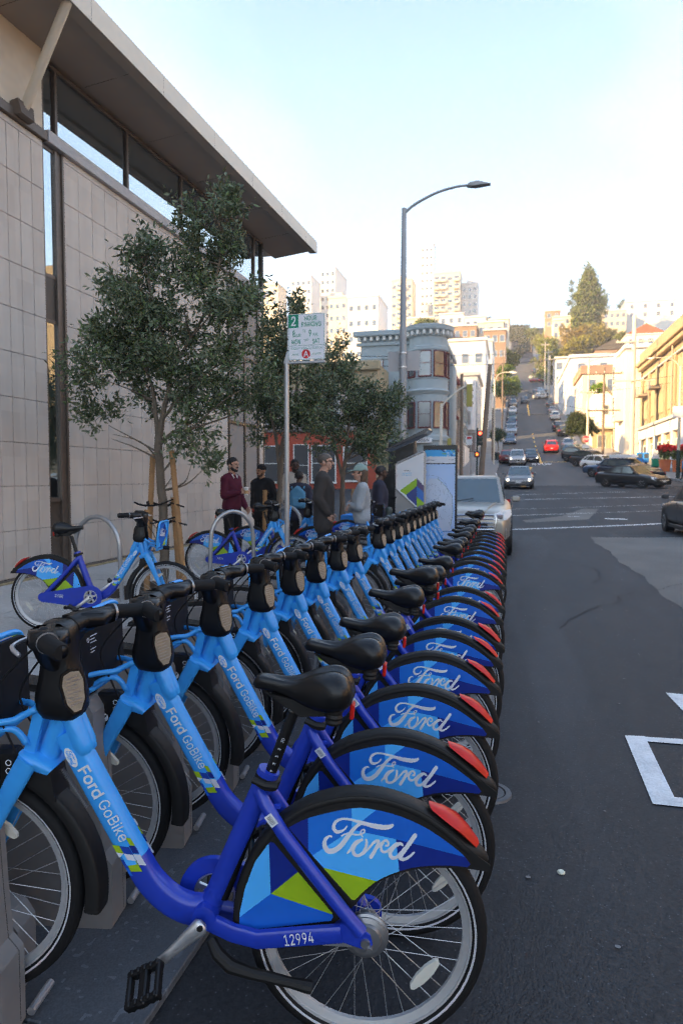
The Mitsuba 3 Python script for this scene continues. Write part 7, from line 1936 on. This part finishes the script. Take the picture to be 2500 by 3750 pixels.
add(sl, 'lamp_head', hull([(x, 76 + y, z) for x, y, z in ((-.5, .12, 13.1), (-.5, -.12, 13.1), (-.1, .2, 13.2), (-.1, -.2, 13.2), (.45, .12, 13.05), (.45, -.12, 13.05), (0, .2, 12.9), (0, -.2, 12.9))]), 'trim_white', 25)
sl = thing('street_lamp', 'street lamp with a long arm in front of the yellow building', 'street lamp')
add(sl, 'pole', tube(np.array([(12.55, 57, 1.3), (12.55, 57, 10.2)]), [.13, .08], 10), 'pole_white', True)
add(sl, 'pole_sleeve', tube(np.array([(12.55, 57, 1.3), (12.55, 57, 3.7)]), .15, 10), 'signal_green', True)
add(sl, 'arm', tube(crs([(12.55, 57, 10.0), (12.1, 57, 10.6), (11.4, 57, 10.85), (10.6, 57, 10.9)], 5), .04, 8), 'pole_white', True)
add(sl, 'lamp_head', hull([(x, 57 + y, z) for x, y, z in ((10.7, .1, 10.95), (10.7, -.1, 10.95), (10.0, .1, 10.9), (10.0, -.1, 10.9), (10.4, .15, 10.78), (10.4, -.15, 10.78))]), 'trim_white', 25)
rs = thing('road_sign', 'blank white rectangular road sign at the right edge of the picture', 'sign')
add(rs, 'panel', rbx(12.0, 13.4, 56.75, 56.8, 6.2, 7.1, .01), 'sign_white', False)
add(rs, 'band', lathe([(.12, -.04), (.135, -.04), (.135, .04), (.12, .04)], 12, 'z', (12.55, 57, 6.6)), 'alloy', 30)
ss = thing('stop_sign', 'red octagonal STOP sign with a white plate below it', 'sign')
add(ss, 'post', tube(np.array([(7.95, 79.0, 3.2), (7.95, 79.0, 6.2)]), .035, 8), 'galvanised', True)
oc = Polygon([(.40 * math.cos(t), .40 * math.sin(t)) for t in np.arange(8) * np.pi / 4 + np.pi / 8])
SM2 = frame3((7.95, 78.95, 5.85), np.array([1., 0, 0]), np.array([0, 0, 1.]), np.array([0, -1., 0]))
add(ss, 'panel', xf(plate(oc, .01), SM2), 'sign_red', False)
add(ss, 'panel__border', xf(mv(plate(oc.buffer(-.012).difference(oc.buffer(-.035)), .004), 0, 0, .011), SM2), 'sign_white', False)
add(ss, 'panel__lettering', xf(mv(text('STOP', .24, .004, True, True, .58), 0, -.12, .011), SM2), 'sign_white', False)
add(ss, 'lower_plate', rbx(7.55, 8.3, 78.93, 78.95, 4.85, 5.3, .005), 'sign_white', False)
ns = thing('kerb_sign', 'small white no parking sign on a thin post beside the traffic signal', 'sign')
add(ns, 'post', tube(np.array([(-3.05, 52.0, 1.0), (-3.05, 52.0, 4.9)]), .03, 8), 'galvanised', True)
add(ns, 'panel', rbx(-3.42, -2.95, 51.94, 51.96, 4.05, 4.75, .005), 'sign_white', False)
add(ns, 'panel__band', rbx(-3.36, -3.01, 51.934, 51.941, 4.50, 4.68, .001), 'sign_red', False)
# boxes and planters on the right pavement
for x, y, c, lb in ((12.4, 72.5, 'cloth_blue', 'left blue news box on the right pavement'), (12.95, 72.3, 'cloth_blue', 'right blue news box on the right pavement')):
    k = thing('news_box', lb, 'news box')
    z = float(road_z(y)) + .13
    add(k, 'case', rbx(x - .26, x + .26, y - .22, y + .22, z + .35, z + 1.35, .05), c, 20)
    add(k, 'stand', rbx(x - .12, x + .12, y - .12, y + .12, z, z + .36, .02), 'trim_black', 20)
    add(k, 'window', rbx(x - .18, x + .18, y - .235, y - .215, z + .8, z + 1.2, .01), 'window_glass', False)
k = thing('news_box', 'green news box with a bright white upper half on the right pavement', 'news box')
z = float(road_z(70)) + .13
add(k, 'case', rbx(13.1, 13.75, 69.7, 70.3, z + .1, z + .85, .04), 'sign_green', 20)
add(k, 'top', rbx(13.1, 13.75, 69.7, 70.3, z + .855, z + 1.75, .04), 'sign_white', 20)
add(k, 'stand', rbx(13.2, 13.65, 69.8, 70.2, z, z + .1, .01), 'trim_black', 20)
mat('terracotta', mottled((.55, .16, .06), .15, 5, 30), .8)
for i, (x, y, lb) in enumerate(((13.3, 65.4, 'square orange planter with red flowers, left of the two'), (14.2, 64.6, 'square orange planter with red flowers, right of the two'))):
    k = thing('planter', lb, 'planter', 'planters on the right pavement')
    z = float(road_z(y)) + .13
    add(k, 'tub', hull([(x + sx * a, y + sy * a, zz) for zz, a in ((z, .34), (z + .95, .42)) for sx in (1, -1) for sy in (1, -1)]), 'terracotta', False)
    add(k, 'rim', rbx(x - .46, x + .46, y - .46, y + .46, z + .951, z + 1.05, .02), 'terracotta', False)
    m, cols = leaf_cloud([(x, y, z + 1.55, .40, .40, .45)], 900, 100 + i, .16, 1, .4, .3, (.10, .13, .03))
    add(k, 'foliage', m, 'leaf_far', False, color=cols); labels[k + '__foliage'] = {'kind': 'stuff'}
    m, cols = leaf_cloud([(x, y, z + 2.05, .55, .5, .22)], 700, 110 + i, .16, 1, .5, .2, (.60, .03, .03))
    add(k, 'flowers', m, 'leaf_far', False, color=cols); labels[k + '__flowers'] = {'kind': 'stuff'}
k = thing('litter_bin', 'dark litter bin on the left pavement by the slim pole', 'litter bin')
add(k, 'drum', lathe([(0, 3.5), (.32, 3.5), (.34, 4.4), (.30, 4.42), (0, 4.45)], 16, 'z', (-1.75, 82.5, 0)), 'signal_green', 30)
add(k, 'lid', lathe([(.34, 4.40), (.36, 4.46), (.2, 4.62), (0, 4.66)], 16, 'z', (-1.75, 82.5, 0)), 'trim_black', 30)
for v_ in (sky_clouds,):
    pass
# ================================================================ thin air haze
scene['haze_air'] = {'type': 'homogeneous', 'albedo': {'type': 'rgb', 'value': [.95, .95, .95]}, 'sigma_t': {'type': 'rgb', 'value': [.00048, .00048, .00052]}}
scene['haze'] = {'type': 'cube', 'to_world': M4(TM(0, 600, 57.5, s=(1000, 1050, 59.5))), 'bsdf': {'type': 'null'}, 'interior': {'type': 'ref', 'id': 'haze_air'}}
scene['camera']['medium'] = {'type': 'ref', 'id': 'haze_air'}
labels['haze'] = {'label': 'thin pale morning haze in the air', 'category': 'haze', 'kind': 'stuff'}
